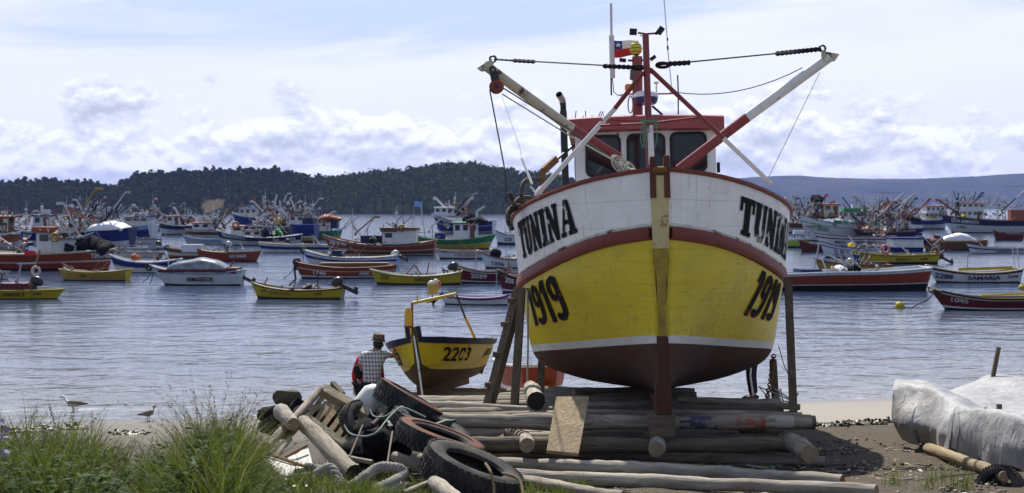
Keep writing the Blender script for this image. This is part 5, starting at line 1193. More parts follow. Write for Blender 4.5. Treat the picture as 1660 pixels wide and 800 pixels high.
mo('open_boat', 'white skiff with black outboard tucked below the navy and white trawler', 420, 470, 402, 395, 392, bow='L', bands=[(.85, 'white'), (1, 'grey')], rail='pale', deck='white', extra=[('motor', 466, 391, motorm), ('gear', 428, 460, 390, 395, 5)])
mo('trawler', 'small blue trawler beyond the green trimmed cabin, black nets piled on deck', 1376, 1466, 375, 360, 354, 358, bow='L', bands=[(.1, 'black'), (.4, 'white'), (1, 'blue')], rail='white', floor=.85, B=5.5, extra=[('rig', 1384, 1460, 316, 360, 30), ('house', 1404, 1424, 344, 360, 'white', 'rust'), ('heap', 1430, 1458, 346, 360, netm), ('mast', 1444, 316, 358, 'white'), ('gear', 1384, 1460, 338, 360, 26)], cat='fishing boat')
mo('trawler', 'dark hulled trawler low among the white boats with orange floats on its rail', 1386, 1480, 392, 376, 370, 374, bow='L', bands=[(.1, 'red'), (.9, 'navy'), (1, 'brown')], rail='brown', floor=.85, B=4.6, extra=[('rig', 1394, 1470, 332, 376, 24), ('gear', 1394, 1470, 356, 376, 30), ('heap', 1398, 1412, 366, 377, bp('orange'), 'float_pile'), ('heap', 1428, 1442, 366, 378, bp('wood'), 'net_bale')], cat='fishing boat')
mo('trawler', 'distant white trawler whose masts rise left of the orange roofed wheelhouse', 1440, 1502, 364, 354, 350, bow='L', bands=[(.1, 'black'), (.7, 'white'), (1, 'blue')], rail='white', floor=.85, B=6, extra=[('rig', 1446, 1498, 318, 354, 20), ('house', 1458, 1474, 342, 354, 'white', 'white'), ('mast', 1480, 318, 352, 'pale'), ('gear', 1446, 1498, 340, 354, 14)], cat='fishing boat')
mo('trawler', 'brown wheelhouse trawler behind the bow of the big hull, its boom raised', 1268, 1330, 378, 362, 356, 360, bow='R', bands=[(.1, 'black'), (.5, 'white'), (1, 'brown')], rail='white', floor=.85, B=5, extra=[('rig', 1274, 1326, 318, 362, 22), ('house', 1302, 1320, 346, 362, 'brown', 'rust'), ('mast', 1288, 320, 360, 'wood'), ('gear', 1274, 1326, 342, 362, 16)], cat='fishing boat')
def buoy(px, py, r, label, colr):
    d = CAMZ * F / (py - 337); s = F / d
    o = MB().ball((0, 0, 0), r, 14, 10).build('buoy', bp(colr), None, 60)
    o.location = ((px - 830) / s, d, r * .3); tag(o, label, 'buoy')
    MB().torus((0, 0, r * .95), r * .3, r * .1, Matrix.Rotation(R(90), 3, 'X'), 12, 6).build('lifting_eye', darkmetal, o)
buoy(1459, 499, .22, 'yellow mooring buoy at the end of the line from the maroon boat', 'yellow')
buoy(1657, 469, .2, 'small yellow float by the right edge between two moored boats', 'yellow')
# ------------------------------------------------------------------ the log slipway
def zt(Y): return CAMZ - 2.62 - .075 * (Y - 17.8)
logm = wood('weathered_log', (.54, .48, .385), (.14, .115, .085))
logm2 = wood('sun_bleached_log', (.62, .57, .48), (.21, .175, .135))
logm3 = wood('dark_log', (.27, .215, .16), (.085, .068, .052))  # darker wood tone, for the low logs, some deck logs and sticks
cutm = wood('cut_log_end', (.42, .33, .22), (.25, .18, .11), 3)
endblack = plain('shaded_log_end', (.03, .027, .025), .9)  # shade on the cut ends facing the camera, put into the colour
plankm = wood('paint_spattered_plank', (.56, .44, .28), (.34, .25, .15), 1, 'Z', spots=(.7, .68, .6))
postm = wood('grey_brown_post', (.20, .155, .105), (.09, .068, .045), 1, 'Z')
def log(p, q, r, mat, label, group=None, name='log', endm=None, knots=True, bend=.02, cat='log', r2=None, patches=()):
    p = Vector(p); q = Vector(q); Lg = (q - p).length
    o_mid = (p + q) / 2; d = (q - p).normalized(); rot = d.to_track_quat('X', 'Z').to_matrix().to_4x4()
    n = max(8, int(Lg / .12)); pts = []; rs = []
    a = random.uniform(0, 9)
    for i in range(n + 1):
        x = -Lg / 2 + Lg * i / n
        pts.append((x, bend * Lg * .3 * math.sin(x * 1.1 + a), bend * Lg * .2 * math.cos(x * .8 + a)))
        rs.append((r + ((r2 or r * .88) - r) * i / n) * (1 + .07 * math.sin(x * 2.7 + a * 3) + (.05 * random.uniform(-1, 1) if knots else 0)))
    mb = MB().tube(pts, rs, 12, 0, True, False, 1)
    mb.jitter(r * .16, 2.2).jitter(r * .09, 7)
    o = mb.build(name, [mat, endm or cutm], None, 50)
    o.matrix_world = Matrix.Translation(o_mid) @ rot
    for (xa, xb, pm) in patches:
        o.data.materials.append(pm); ix = len(o.data.materials) - 1
        for f in o.data.polygons:
            w_ = o.matrix_world @ f.center
            if xa + random.uniform(-.04, .04) < w_.x < xb + random.uniform(-.04, .04) and w_.y < o_mid.y - r * .1 and w_.z < o_mid.z + r * .75 and f.material_index == 0: f.material_index = ix
    return tag(o, label, cat, group)
def daub(name, col):
    m = bpy.data.materials.new(name); t = NT(m); co = t.n('ShaderNodeTexCoord').outputs['Object']
    a = t.noise(co, 3.2, 7, .75, sc=(1, 2, 2)); g = t.noise(co, 2.2, 8, .7, sc=(.7, 9, 9))
    wd = t.mix(t.ramp(g, [(.3, 0), (.68, 1)]), (.40, .35, .28), (.12, .1, .07))
    t.bsdf(t.mix(t.ramp(a, [(.44, 0), (.54, .85)]), wd, col), .85, t.bump(g, .6, .03)); return m
ordn = ['first', 'second', 'third', 'fourth', 'fifth', 'sixth', 'seventh', 'eighth', 'ninth', 'tenth', 'eleventh', 'twelfth', 'thirteenth', 'fourteenth', 'fifteenth', 'sixteenth', 'seventeenth']
Y = 18.06; k = 0
while Y < 24.8:
    r = random.uniform(.075, .105) if k else .105
    xl_ = -1.35 - .11 * (Y - 18) + random.uniform(-.35, .25); xr_ = 3.85 + random.uniform(-.25, .12)
    if k == 0: xl_, xr_ = -1.0, 3.83
    if k == 1: xr_ = 3.95
    if Y > 22.4: xr_ = 3.0 + random.uniform(-.6, .4); xl_ = .35 + random.uniform(-.2, .3)
    if Y < 20: m_ = [logm, logm3, logm][k % 3]
    else: m_ = random.choice([logm2, logm2, logm])
    zz = zt(Y) - r + random.uniform(-.015, .02)
    lab = 'front log of the slipway deck, just behind the keel block of the big boat' if k == 0 else f'{ordn[k]} log of the slipway deck counted back from the keel block'
    log((xl_, Y, zz), (xr_, Y + random.uniform(-.06, .06), zz + random.uniform(-.02, .02)), r, m_, lab, 'logs laid across the slipway', patches=([(2.80, 3.22, daub('red_daub', (.30, .06, .03))), (2.2, 2.62, daub('blue_daub', (.02, .025, .075))), (3.28, 3.6, daub('pale_daub', (.42, .40, .34)))] if k == 0 else ()))
    if k == 0:
        for (xa, xb, c_, nm) in ((2.78, 3.20, (.42, .07, .03), 'red'), (2.3, 2.62, (.02, .03, .10), 'blue')):
            pass
    Y += 2 * r + random.uniform(.16, .34) * (1 if k else .5); k += 1
def ptop(px, Y): return ((px - 830) / F * Y)
for i_, (Yk, lab_) in enumerate(((22.95, 'log crossing just in front of the small yellow boat stem'), (23.5, 'log under the keel of the small yellow boat near its stem'), (24.6, 'log under the middle of the small yellow boat keel'), (26.0, 'log under the stern of the small yellow boat'))):
    zk = CAMZ - 3.137 - .07 * (Yk - 23.3)
    log((-2.35 + .2 * i_, Yk, zk - .11), (.2 + .1 * i_, Yk + .05, zk - .11), .105, [logm2, logm][i_ % 2], lab_, 'logs under the small yellow boat')
for i_, (xa, ya, Ya, xb, yb_, Yb, lab_) in enumerate(((690, 660, 19.6, 905, 668, 18.9, 'thin bleached pole lying askew over the deck logs beside the props'), (1100, 652, 20.2, 1296, 664, 19.6, 'thin grey pole askew on the deck logs by the tall right post'), (930, 640, 22.2, 1035, 634, 22.8, 'short pale pole lying askew behind the leaning plank'))):
    log(P(xa, ya - 3, Ya), P(xb, yb_ - 3, Yb), .05, [logm2, logm, logm2][i_], lab_, 'thin poles lying on the slipway deck')
# lower tier of the front edge
log((-1.2, 17.78, zt(17.8) - .37), (3.72, 17.74, zt(17.8) - .36), .105, logm3, 'dark log tucked low under the front edge of the slipway', 'lower logs of the slipway')
log((-.9, 18.3, zt(18.3) - .42), (3.6, 18.35, zt(18.3) - .42), .12, logm3, 'dark log in shade behind the low front log of the slipway', 'lower logs of the slipway')
# bearers running down the beach
def bearer(px0, py0, Y0_, px1, Y1_, r, label):
    p = P(px0, py0, Y0_); X1 = (px1 - 830) / F * Y1_
    return log(p, (X1, Y1_, gz(X1, Y1_) + .18), r, logm, label, 'bearers under the slipway logs')
bearer(1062, 728, 16.95, 1052, 24, .095, 'bearer log under the keel block, its cut end towards the camera')
bearer(1312, 735, 16.25, 1180, 24, .115, 'bearer log poking out at the right corner of the slipway')
bearer(852, 722, 16.9, 820, 24, .085, 'pale bearer log poking out beside the leaning plank')
# loose logs on the beach in front
def gl(px0, py0, px1, py1, r, mat, label, grp='loose logs lying before the slipway', **kw):
    def at(px, py):
        Y = 17.0
        for _ in range(40):
            X = (px - 830) / F * Y; h = CAMZ - gz(X, Y) - r; Y = .5 * Y + .5 * h * F / (py - 337)
        X = (px - 830) / F * Y; return Vector((X, Y, gz(X, Y) + r))
    return log(at(px0, py0), at(px1, py1), r, mat, label, grp, **kw)
gl(770, 737, 1338, 745, .075, logm, 'grey log lying nearest the slipway front on the beach, mostly shaded')
gl(770, 751, 1366, 779, .088, logm2, 'long bleached log with a rust stained cut end in front of the slipway', endm=plain('rust_stained_end', (.25, .10, .05), .9))
gl(800, 766, 1420, 801, .08, logm2, 'long pale log lowest in the photo, running off its bottom edge')
gl(835, 780, 1010, 806, .07, logm, 'short grey log end beside the grass at the bottom edge')
gl(1024, 750, 1162, 757, .03, wood('yellow_stick', (.45, .33, .18), (.3, .2, .1)), 'thin tan stick lying along the long bleached log', name='stick', cat='stick')
gl(622, 736, 700, 745, .075, logm, 'short weathered log end showing between the two lower tyres')
gl(1180, 716, 1250, 716, .09, logm3, 'dark stub of log under the right side of the slipway')
# keel block, plank and short log
o = MB().box((0, 0, 0), (.32, .34, .26)).jitter(.01, 3).build('keel_block', wood('block_wood', (.24, .18, .13), (.13, .095, .07)), None, 20)
o.location = (1.885, 17.78, zt(17.8) + .02 - .14); tag(o, 'square timber block under the foot of the big boat stem', 'block')
# leaning plank
c_ = [P(902, 643, 18.0), P(955, 643, 18.0), P(938, 735, 17.05), P(886, 730, 17.05)]
nrm = (c_[1] - c_[0]).cross(c_[3] - c_[0]).normalized() * .05
mb = MB(); rows = []
for i in range(9):
    t_ = i / 8; a_ = c_[0].lerp(c_[3], t_); b_ = c_[1].lerp(c_[2], t_)
    rows.append([a_, b_, b_ + nrm, a_ + nrm])
org = (c_[0] + c_[2]) / 2
rows = [[p - org for p in r_] for r_ in rows]
mb.grid(rows, 0, True); mb.add(rows[0], [(0, 1, 2, 3)]); mb.add(rows[-1], [(0, 1, 2, 3)])
o = mb.build('plank', plankm, None, 20); o.location = org; tag(o, 'wide paint spattered plank leaning against the front of the slipway', 'plank')
log(P(869, 650, 18.75), P(860, 628, 20.2), .125, logm2, 'short thick log on the slipway with a black shaded end towards the camera', None, 'log', endblack, bend=0)
o = MB().box((0, 0, 0), (.34, .3, .12)).jitter(.012, 4).build('timber_offcut', wood('reddish_offcut', (.22, .10, .06), (.11, .05, .03)), None, 20)
p = G(837, 712); o.location = p + Vector((0, 0, .06)); o.rotation_euler = (0, 0, .3); tag(o, 'reddish timber offcut lying under the slipway edge', 'offcut')
# painted patches on the second front log are dabs of paint with thickness of paint only
# ---- shores that hold the big boat up
def post(p, q, w_, label, name='shore_post', extra=None, mat=None):
    p = Vector(p); q = Vector(q)
    t_ = thing(name, label, 'post', p, group='posts shoring up the big boat')
    d = q - p
    mb = MB().bar((0, 0, 0), d, w_, w_ * .9); mb.jitter(.008, 3)
    mb.build('post_timber', mat or postm, t_, 20)
    if extra:
        for f_ in extra: MB().box(d * f_ + Vector((-.075, -.02, 0)), (.13, .12, .07)).build('cleat', postm, t_, 20)
    return t_
def foot(px, py, Y): return P(px, py, Y)
post(P(834, 663, 19.6), P(846, 468, 20.2), .105, 'upright square post shoring the bow, between the plank ladder and the hull')
post(P(791, 664, 19.8), P(843, 468, 20.4), .13, 'slanting plank with cleats nailed on, propped against the hull side', extra=(.2, .45, .7, .9))
post(P(876, 640, 20.6), P(878, 588, 21.0), .10, 'short post under the bilge beside the black ended log')
post(P(1286.5, 673, 19.0), P(1277.5, 452, 20.3), .105, 'tall dark post shoring the right side of the bow')
post(P(1258, 664, 21.0), P(1253, 585, 21.3), .10, 'short post under the bilge tangled with rope, near the standing legs')
for pts, r_, m_, lab in (([(855.5, 470), (856, 560), (854, 656)], .014, paleroap, 'pale rope hanging straight down beside the upright post'), ([(1254, 578), (1249, 620), (1238, 668)], .022, blackrope, 'dark chain slanting down from the bilge beside the short post'), ([(1262, 560), (1270, 590), (1280, 612)], .007, darkmetal, 'thin wire hanging from the hull by the tall dark post')):
    q = [P(x, y, 20.6) for x, y in pts]; o0 = q[0].copy()
    if 'chain' in lab:
        o = thing('chain', lab, 'chain', o0); mb = MB(); n_ = 22
        for i in range(n_):
            a_ = (q[0].lerp(q[1], i / n_ * 2) if i < n_ / 2 else q[1].lerp(q[2], i / n_ * 2 - 1)) - o0
            mb.torus(a_, .03, .011, Matrix.Rotation(R(90 * (i % 2)), 3, 'Z') @ Matrix.Rotation(R(90), 3, 'X'), 10, 5)
        mb.build('chain_links', rustm, o)
    else:
        o = MB().tube([p - o0 for p in q], r_, 6).build('rope' if 'rope' in lab else 'wire', m_); o.location = o0; tag(o, lab, 'rope' if 'rope' in lab else 'wire')
# messy rope at the foot of the short right post
mb = MB(); o0 = P(1262, 655, 20.8)
for k in range(5):
    mb.tube([(random.uniform(-.3, .3), random.uniform(-.2, .2), random.uniform(-.12, .25)) for _ in range(5)], .012, 5)
o = mb.build('rope', paleroap); o.location = o0; tag(o, 'loose pale rope tangled round the foot of the short post near the legs', 'rope')

# ------------------------------------------------------------------ small yellow boat 2203
sy = MATS['boat_paint_yellow']; navy = paint('navy_gunwale', (.018, .022, .06), .5, .4, 3, rust=.1); brownb = paint('brown_bottom', (.12, .07, .03), .7, .6, 2, scuff=.8)
yb = paint('small_boat_yellow', (.66, .50, .015), .45, .3, 2, scuff=.8, runs=.4)
sb_ = thing('rowing_boat', 'small yellow boat numbered 2203 with navy gunwale, propped on the logs by the leaning man', 'boat')
p = P(678, 644, 23.3)
sb_.matrix_world = Matrix.Translation(p) @ Euler((R(-4.0), R(-4.5), -R(9)), 'XYZ').to_matrix().to_4x4()
LB = 4.3; HB = .81
s_sh = hermite([0, .8, 1.8, 3, 4.3], [.98, .91, .86, .83, .86]); s_rb = hermite([0, .25, .8, 2, 4.3], [.30, .13, .10, .09, .12])
def hb2(u, v):
    pl = (1 - max(0, 1 - u / 1.9) ** 2.2) ** .80
    if u > 2.6: pl *= 1 - .30 * ((u - 2.6) / 1.7) ** 1.6
    w_ = sm(u / 1.3); g_ = (1 - w_) * (v ** .55) + w_ * (.84 * v ** .32 + .16 * v)
    return .03 + HB * pl * g_
def p2(u, v, sg, off=0.0):
    z = s_rb(u) + (s_sh(u) - s_rb(u)) * v
    return Vector((sg * (hb2(u, v) + off), u + .12 * (1 - v) - .05, z))
U2 = [0, .05, .12, .22, .35, .5, .7, .95, 1.25, 1.6, 2, 2.5, 3, 3.5, 3.9, 4.3]
fb2 = lambda u: .38 - .03 * sm(u / 2)
mb = MB()
for sg in (-1, 1):
    fr = lambda u: [0, .15 * 1, .3, fb2(u)]
    mb.grid([[p2(u, [0, .1, .22, .34, fb2(u), .58, .7, .84, 1][k], sg) for u in U2] for k in range(9)], mf=lambda i, j: 0 if i < 4 else 1)
a_ = [p2(4.3, v, -1) for v in (0, .2, .46, 1)]; b_ = [p2(4.3, v, 1) for v in (0, .2, .46, 1)]
mb.grid([a_, b_], 1); mb.build('hull', [brownb, yb], sb_, 50)
mb = MB()
for sg in (-1, 1):
    mb.grid([[p2(u, v, sg, o_) for v, o_ in ((.89, .005), (.89, .03), (.99, .04), (1.02, .03), (1.02, -.05), (.9, -.05))] for u in U2], 0, True)
mb.build('gunwale', navy, sb_, 40)
MB().grid([[Vector((sg * hb2(u, .55) * .95, u, .5)) for sg in (-1, 1)] for u in U2]).build('floor', bp('wood'), sb_)
for u in (1.2, 2.4, 3.5): MB().box((0, u, .78), (hb2(u, .9) * 1.95, .24, .04)).build('thwart', bp('cream'), sb_, 0)
MB().grid([[(-.026, -.08 + .12 * (1 - (z - .0) / 1.1), z), (.026, -.08 + .12 * (1 - z / 1.1), z), (.026, .12, z), (-.026, .12, z)] for z in (.0, .3, .7, 1.0, 1.16)], 0, True).build('stem', brownb, sb_, 30)
MB().box((0, 2.2, .05), (.07, 4.1, .12)).build('keel', brownb, sb_)
for sx in (-.09, .1): MB().bar((sx, -.03, .98), (sx - .02, -.04, 1.17), .06, .07).build('stem_post', navy, sb_, 20)
for sg, ua, ub, v0, v1 in ((1, .42, 1.25, .53, .82), (-1, 1.25, .45, .50, .78)):
    def fn(x, y, sg=sg, ua=ua, ub=ub, v0=v0, v1=v1): return p2(ua + (ub - ua) * x, v0 + (v1 - v0) * y, sg, .012)
    conform_bm(font_bm('2203', .02), 16, 4, fn, 'numerals', ink, sb_)
def fn(x, y): return p2(2.3 + 1.2 * x, .58 + .2 * y, 1, .012)
conform_bm(font_bm('JESUS', .02), 12, 2, fn, 'lettering', ink, sb_)
IS = sb_.matrix_world.inverted()
def S(px, py, Y): return IS @ P(px, py, Y)
ypole = paint('yellow_pole', (.50, .40, .04), .45, .4, 5, rust=.3)
MB().tube([S(668.5, 552, 25.0), S(668, 491, 25.0)], .022, 7).build('frame_post', rustm, sb_)
MB().tube([S(668, 492, 25.0), S(739, 477, 25.6)], .03, 8).build('frame_bar', ypole, sb_)
fp = MB().tube([S(754, 515, 26.0), S(771, 551, 26.5)], .028, 8).build('frame_strut', ypole, sb_); MB().tube([S(740, 478, 25.6), S(754, 515, 26.0)], .02, 7).build('strut_top', darkmetal, fp)
MB().tube([S(677, 490, 25.1), S(676, 480, 25.1)], .014, 5).build('peg', ypole, sb_)
flo = MB(); q0 = S(661.5, 548, 24.8); q1 = S(661.5, 499, 24.8)
flo.tube([q0, q0.lerp(q1, .3), q0.lerp(q1, .6), q0.lerp(q1, .9), q1], [.055, .065, .065, .062, .03], 10).build('yellow_float', plain('float_yellow', (.62, .40, .03), .4), sb_)
MB().tube([q0.lerp(q1, .34), q0.lerp(q1, .4)], .068, 10).build('float_band', rubber, sb_)
MB().add([S(770, 552, 26.7), S(790, 547, 26.9), S(787, 553, 26.9), S(776, 556, 26.6)], [(0, 1, 2, 3)]).build('stern_canvas', rubber, sb_)
MB().bar(S(770, 598, 26.9), S(783, 603, 26.9), .12, .1).build('rudder_shoe', rustm, sb_)
MB().tube([S(671, 545, 23.1), S(678, 590, 22.9), S(686, 650, 22.4)], .016, 6).build('prop_pole', whitepole, sb_)
MB().bar(S(673, 543, 23.1), S(684, 600, 23.0), .022, .022).build('dark_prop', navy, sb_)
# bucket of corks hung behind the bar on a stick float out in the shallows
bk = thing('bucket', 'yellow bucket full of white and red floats hung above the small yellow boat', 'bucket', P(702, 477, 25.7))
MB().lathe([(0, 0), (.085, 0), (.11, .19), (.10, .19), (.08, .04), (0, .04)], 14).build('bucket_shell', plain('ochre_plastic', (.42, .32, .10), .5), bk, 40)
MB().ball((-.03, 0, .2), (.06, .06, .05), 8, 6).ball((.05, .02, .22), (.05, .05, .06), 8, 6).build('white_float', plain('float_white', (.75, .74, .7), .5), bk)
MB().ball((.10, .03, .17), (.045, .045, .08), 8, 6).build('red_float', plain('float_pink', (.6, .12, .12), .5), bk)
MB().tube([(-.02, 0, 0), (.0, -.02, -.12), (-.12, -.05, -.16)], .012, 5).build('hanger', darkmetal, bk)

# red boat behind the slipway
rb_ = thing('rowing_boat', 'small red boat with a white stripe, partly hidden behind the big hull and its shores', 'boat')
prb = P(876, 663, 29); rb_.matrix_world = Matrix.Translation(prb) @ Euler((R(-4), R(-1), R(4)), 'XYZ').to_matrix().to_4x4()
mb = MB()
def p3(u, v, sg): return Vector((sg * (.38 + .34 * sm(u / 1.5)) * (.70 + .3 * v ** .6), u + .25 * (1 - v), .02 + .86 * v))
UU = [0, .2, .5, .9, 1.4, 2, 2.8, 3.6, 4.2]
lev = [0, .25, .33, .43, .46, .7, .95, 1]
for sg in (-1, 1): mb.grid([[p3(u, v, sg) for u in UU] for v in lev], mf=lambda i, j: 1 if i in (2, 3) else 0)
mb.grid([[p3(0, v, -1), p3(0, v, 1)] for v in lev], mf=lambda i, j: 1 if i in (2,) else 0)
mb.build('hull', [bp('red'), bp('white')], rb_, 40)
MB().tube([p3(u, 1, -1) for u in reversed(UU)] + [p3(u, 1, 1) for u in UU], .035, 6).build('gunwale', bp('white'), rb_)
MB().grid([[Vector((sg * p3(u, 1, 1).x * .8, u, .5)) for sg in (-1, 1)] for u in UU]).build('floor', bp('wood'), rb_)

# ------------------------------------------------------------------ people
skin = plain('skin', (.38, .21, .14), .5); hairm = plain('dark_hair', (.025, .02, .017), .7)
def plaid():
    m = bpy.data.materials.new('plaid_cotton'); t = NT(m); co = t.n('ShaderNodeTexCoord').outputs['Object']
    sp = t.n('ShaderNodeSeparateXYZ'); t.l(co, sp.inputs[0])
    fx = t.math('FRACT', t.math('MULTIPLY', t.math('ADD', sp.outputs[0], t.math('MULTIPLY', sp.outputs[1], .6)), 17.0)); fz = t.math('FRACT', t.math('MULTIPLY', sp.outputs[2], 15.0))
    lx_ = t.ramp(fx, [(.0, 1), (.46, 1), (.5, 0), (1, 0)]); lz_ = t.ramp(fz, [(.0, 1), (.40, 1), (.44, 0), (1, 0)])
    c = t.mix(t.math('MULTIPLY', t.math('ADD', lx_, lz_), .46), (.62, .60, .58), (.10, .075, .085))
    t.bsdf(c, .9, t.bump(t.noise(co, 12, 4), .5, .03)); return m
plaidm = plaid(); trouser = plain('dark_trousers', (.022, .023, .026), .9); feltm = plain('brown_felt', (.17, .125, .075), .95); redk = plain('red_knit', (.50, .035, .05), .9); whitek = plain('white_cuff', (.7, .7, .7), .9); boot = plain('black_boot', (.015, .015, .015), .6)
def person(label, loc, rz, J, top, legs, hat=True, sleeve='short', scale=1.0, bag=False, stripe=False):
    """J: joints; x right, y the way the person faces, z up; the body is one skinned surface"""
    t_ = thing('person', label, 'person', loc, (0, 0, rz)); t_.scale = (scale,) * 3
    V = []; Rr = []; E = []
    def a(p, r, par=None):
        V.append(Vector(p)); Rr.append(r)
        if par is not None: E.append((par, len(V) - 1))
        return len(V) - 1
    pel = a(J['pel'], (.155, .12)); wst = a(J['wst'], (.14, .105), pel); chs = a(J['chs'], (.165, .115), wst); nk0 = a(J['nk'], (.065, .065), chs)
    hd0 = a(J['hd'] + Vector((0, .005, -.06)), (.07, .078), nk0); hd1 = a(J['hd'] + Vector((0, .01, .03)), (.078, .095), hd0); hd2 = a(J['hd'] + Vector((0, .0, .105)), (.055, .065), hd1)
    for s in ('L', 'R'):
        sh = a(J['sh' + s], (.062, .062), chs); el = a(J['el' + s], (.042, .042), sh); wr = a(J['wr' + s], (.028, .032), el)
        pm = J['wr' + s] + (J['wr' + s] - J['el' + s]).normalized() * .07; pl_ = a(pm, (.036, .018), wr)
        hp = a(J['hp' + s], (.10, .10), pel); kn = a(J['kn' + s], (.065, .065), hp); an = a(J['an' + s], (.042, .045), kn); a(J['an' + s] + Vector((0, .14, -.045)), (.038, .03), an)
        d = (J['wr' + s] - J['el' + s]).normalized(); sd_ = d.cross(Vector((0, 0, 1)))
        sd_ = sd_.normalized() if sd_.length > .1 else Vector((1, 0, 0))
        for i in range(4):
            f0 = pm + sd_ * (.03 * (i - 1.5) / 1.5); ln = (.065, .078, .072, .055)[i]
            f1 = a(f0 + d * .035, (.0095, .0095), pl_); f2 = a(f0 + d * (.035 + ln * .5) + Vector((0, 0, -.006)), (.0085, .0085), f1); a(f0 + d * (.035 + ln) + Vector((0, 0, -.022)), (.007, .007), f2)
        th = a(J['wr' + s] + d * .03 + sd_ * .04, (.011, .011), wr); a(J['wr' + s] + d * .075 + sd_ * .058 + Vector((0, 0, -.01)), (.009, .009), th)
    skin_mesh(V, Rr, E, 'body', skin, t_, 2, 0)
    # face
    h = J['hd']
    hm_ = MB(); hm_.ball(h + Vector((0, .1, -.0)), (.014, .022, .022), 8, 6).ball(h + Vector((-.082, .0, 0)), (.012, .022, .034), 8, 6).ball(h + Vector((.082, .0, 0)), (.012, .022, .034), 8, 6)
    hm_.build('nose_and_ears', skin, t_)
    MB().ball(h + Vector((-.032, .088, .025)), .011, 8, 6).ball(h + Vector((.032, .088, .025)), .011, 8, 6).build('eyes', plain('eye', (.03, .02, .015), .2), t_)
    MB().ball(h + Vector((0, .086, -.05)), (.026, .012, .006), 8, 6).build('mouth', plain('lip', (.3, .1, .08), .5), t_)
    MB().ball(h + Vector((0, -.022, .03)), (.088, .098, .098), 14, 10).build('hair', hairm, t_)
    if hat:
        M = Matrix.Translation(h + Vector((0, 0, .075))) @ Matrix.Rotation(R(6), 4, 'Y')
        hh = MB().lathe([(.135, -.004), (.138, .002), (.104, .016), (.102, .06), (.095, .115), (.07, .125), (.03, .112), (0, .11)], 22, M).build('hat', feltm, t_, 50)
        MB().lathe([(.108, .012), (.107, .035)], 22, M).build('hat_band', rubber, hh)
    # clothes a little outside the body
    V2 = []; R2 = []; E2 = []
    def b(p, r, par=None):
        V2.append(Vector(p)); R2.append(r)
        if par is not None: E2.append((par, len(V2) - 1))
        return len(V2) - 1
    w0 = b(J['pel'] + Vector((0, 0, -.07)), (.172, .14)); w1 = b(J['wst'], (.165, .13), w0); w2 = b(J['chs'], (.185, .15), w1); w3 = b(J['chs'].lerp(J['nk'], .62), (.15, .125), w2); b(J['nk'] + Vector((0, 0, .0)), (.085, .085), w3)
    for s in ('L', 'R'):
        s1 = b(J['sh' + s], (.078, .075), w2)
        if sleeve == 'short': b(J['sh' + s].lerp(J['el' + s], .72), (.066, .066), s1)
        else: s2 = b(J['el' + s], (.06, .06), s1); b(J['el' + s].lerp(J['wr' + s], .85), (.045, .045), s2)
    skin_mesh(V2, R2, E2, 'shirt' if sleeve == 'short' else 'jumper', top, t_, 2, 0)
    V3 = []; R3 = []; E3 = []
    def c(p, r, par=None):
        V3.append(Vector(p)); R3.append(r)
        if par is not None: E3.append((par, len(V3) - 1))
        return len(V3) - 1
    r0 = c(J['pel'] + Vector((0, 0, .02)), (.175, .135))
    for s in ('L', 'R'):
        h_ = c(J['hp' + s], (.115, .12), r0); k_ = c(J['kn' + s], (.085, .085), h_); c(J['an' + s] + Vector((0, 0, .02)), (.065, .07), k_)
    tr_ = skin_mesh(V3, R3, E3, 'trousers', legs, t_, 2, 0)
    for s in ('L', 'R'):
        MB().ball(J['an' + s] + Vector((0, .06, -.03)), (.055, .15, .055), 10, 8).build('shoe', boot, t_)
        if stripe:
            sx = -.1 if s == 'L' else .1
            q = [J['hp' + s] + Vector((sx * .9, -.02, 0)), J['kn' + s] + Vector((sx * .83, -.02, 0)), J['an' + s] + Vector((sx * .66, -.02, .05))]
            MB().tube(q, .022, 6).build('white_side_stripe', whitek, tr_)
    return t_
def joints(lean=0.0, **over):
    J = {'pel': (0, 0, .92), 'wst': (0, .02 + lean * .2, 1.07), 'chs': (0, .02 + lean * .6, 1.30), 'nk': (0, .02 + lean * .9, 1.45), 'hd': (0, .05 + lean * 1.1, 1.57),
         'shL': (-.19, .02 + lean * .7, 1.38), 'elL': (-.26, .0 + lean * .5, 1.10), 'wrL': (-.25, .12 + lean * .5, .87), 'shR': (.19, .02 + lean * .7, 1.38), 'elR': (.26, 0 + lean * .5, 1.10), 'wrR': (.25, .12 + lean * .5, .87),
         'hpL': (-.10, 0, .86), 'knL': (-.11, .03, .48), 'anL': (-.12, -.02, .08), 'hpR': (.10, 0, .86), 'knR': (.11, .03, .48), 'anR': (.12, -.02, .08)}
    J.update(over); return {k: Vector(v) for k, v in J.items()}
gp_ = Vector((-2.36, 23.6, gz(-2.36, 23.6)))
person('man in plaid short sleeved shirt and brown hat leaning on the small yellow boat', gp_, R(-12), joints(.16, shR=(.19, .15, 1.41), elR=(.32, .24, 1.36), wrR=(.27, .44, 1.46), elL=(-.24, .2, 1.12), wrL=(-.08, .36, 1.05), hd=(.06, .21, 1.55)), plaidm, trouser, True, 'short', .985)
gp_ = Vector((-2.50, 24.05, gz(-2.50, 24.05)))
person('person in a red jumper, half hidden behind the man in the plaid shirt', gp_, R(-20), joints(.14, shL=(-.17, .10, 1.32), elL=(-.25, .06, 1.08), wrL=(-.27, .12, .86), hd=(.12, .18, 1.40), nk=(.06, .15, 1.34)), redk, trouser, False, 'long', .97)
log((3.9, 27.0, .80 - .16), (5.2, 27.1, .80 - .16), .16, logm, 'log behind the hull on which the person in striped trousers stands', None)
gp_ = Vector((4.62, 27.0, .80))
person('person behind the hull, only dark trousers with a white side stripe showing', gp_, R(70), joints(.05), plain('navy_sweatshirt', (.03, .035, .06), .9), plain('navy_track_trousers', (.014, .015, .03), .85), False, 'long', 1.02, stripe=True)
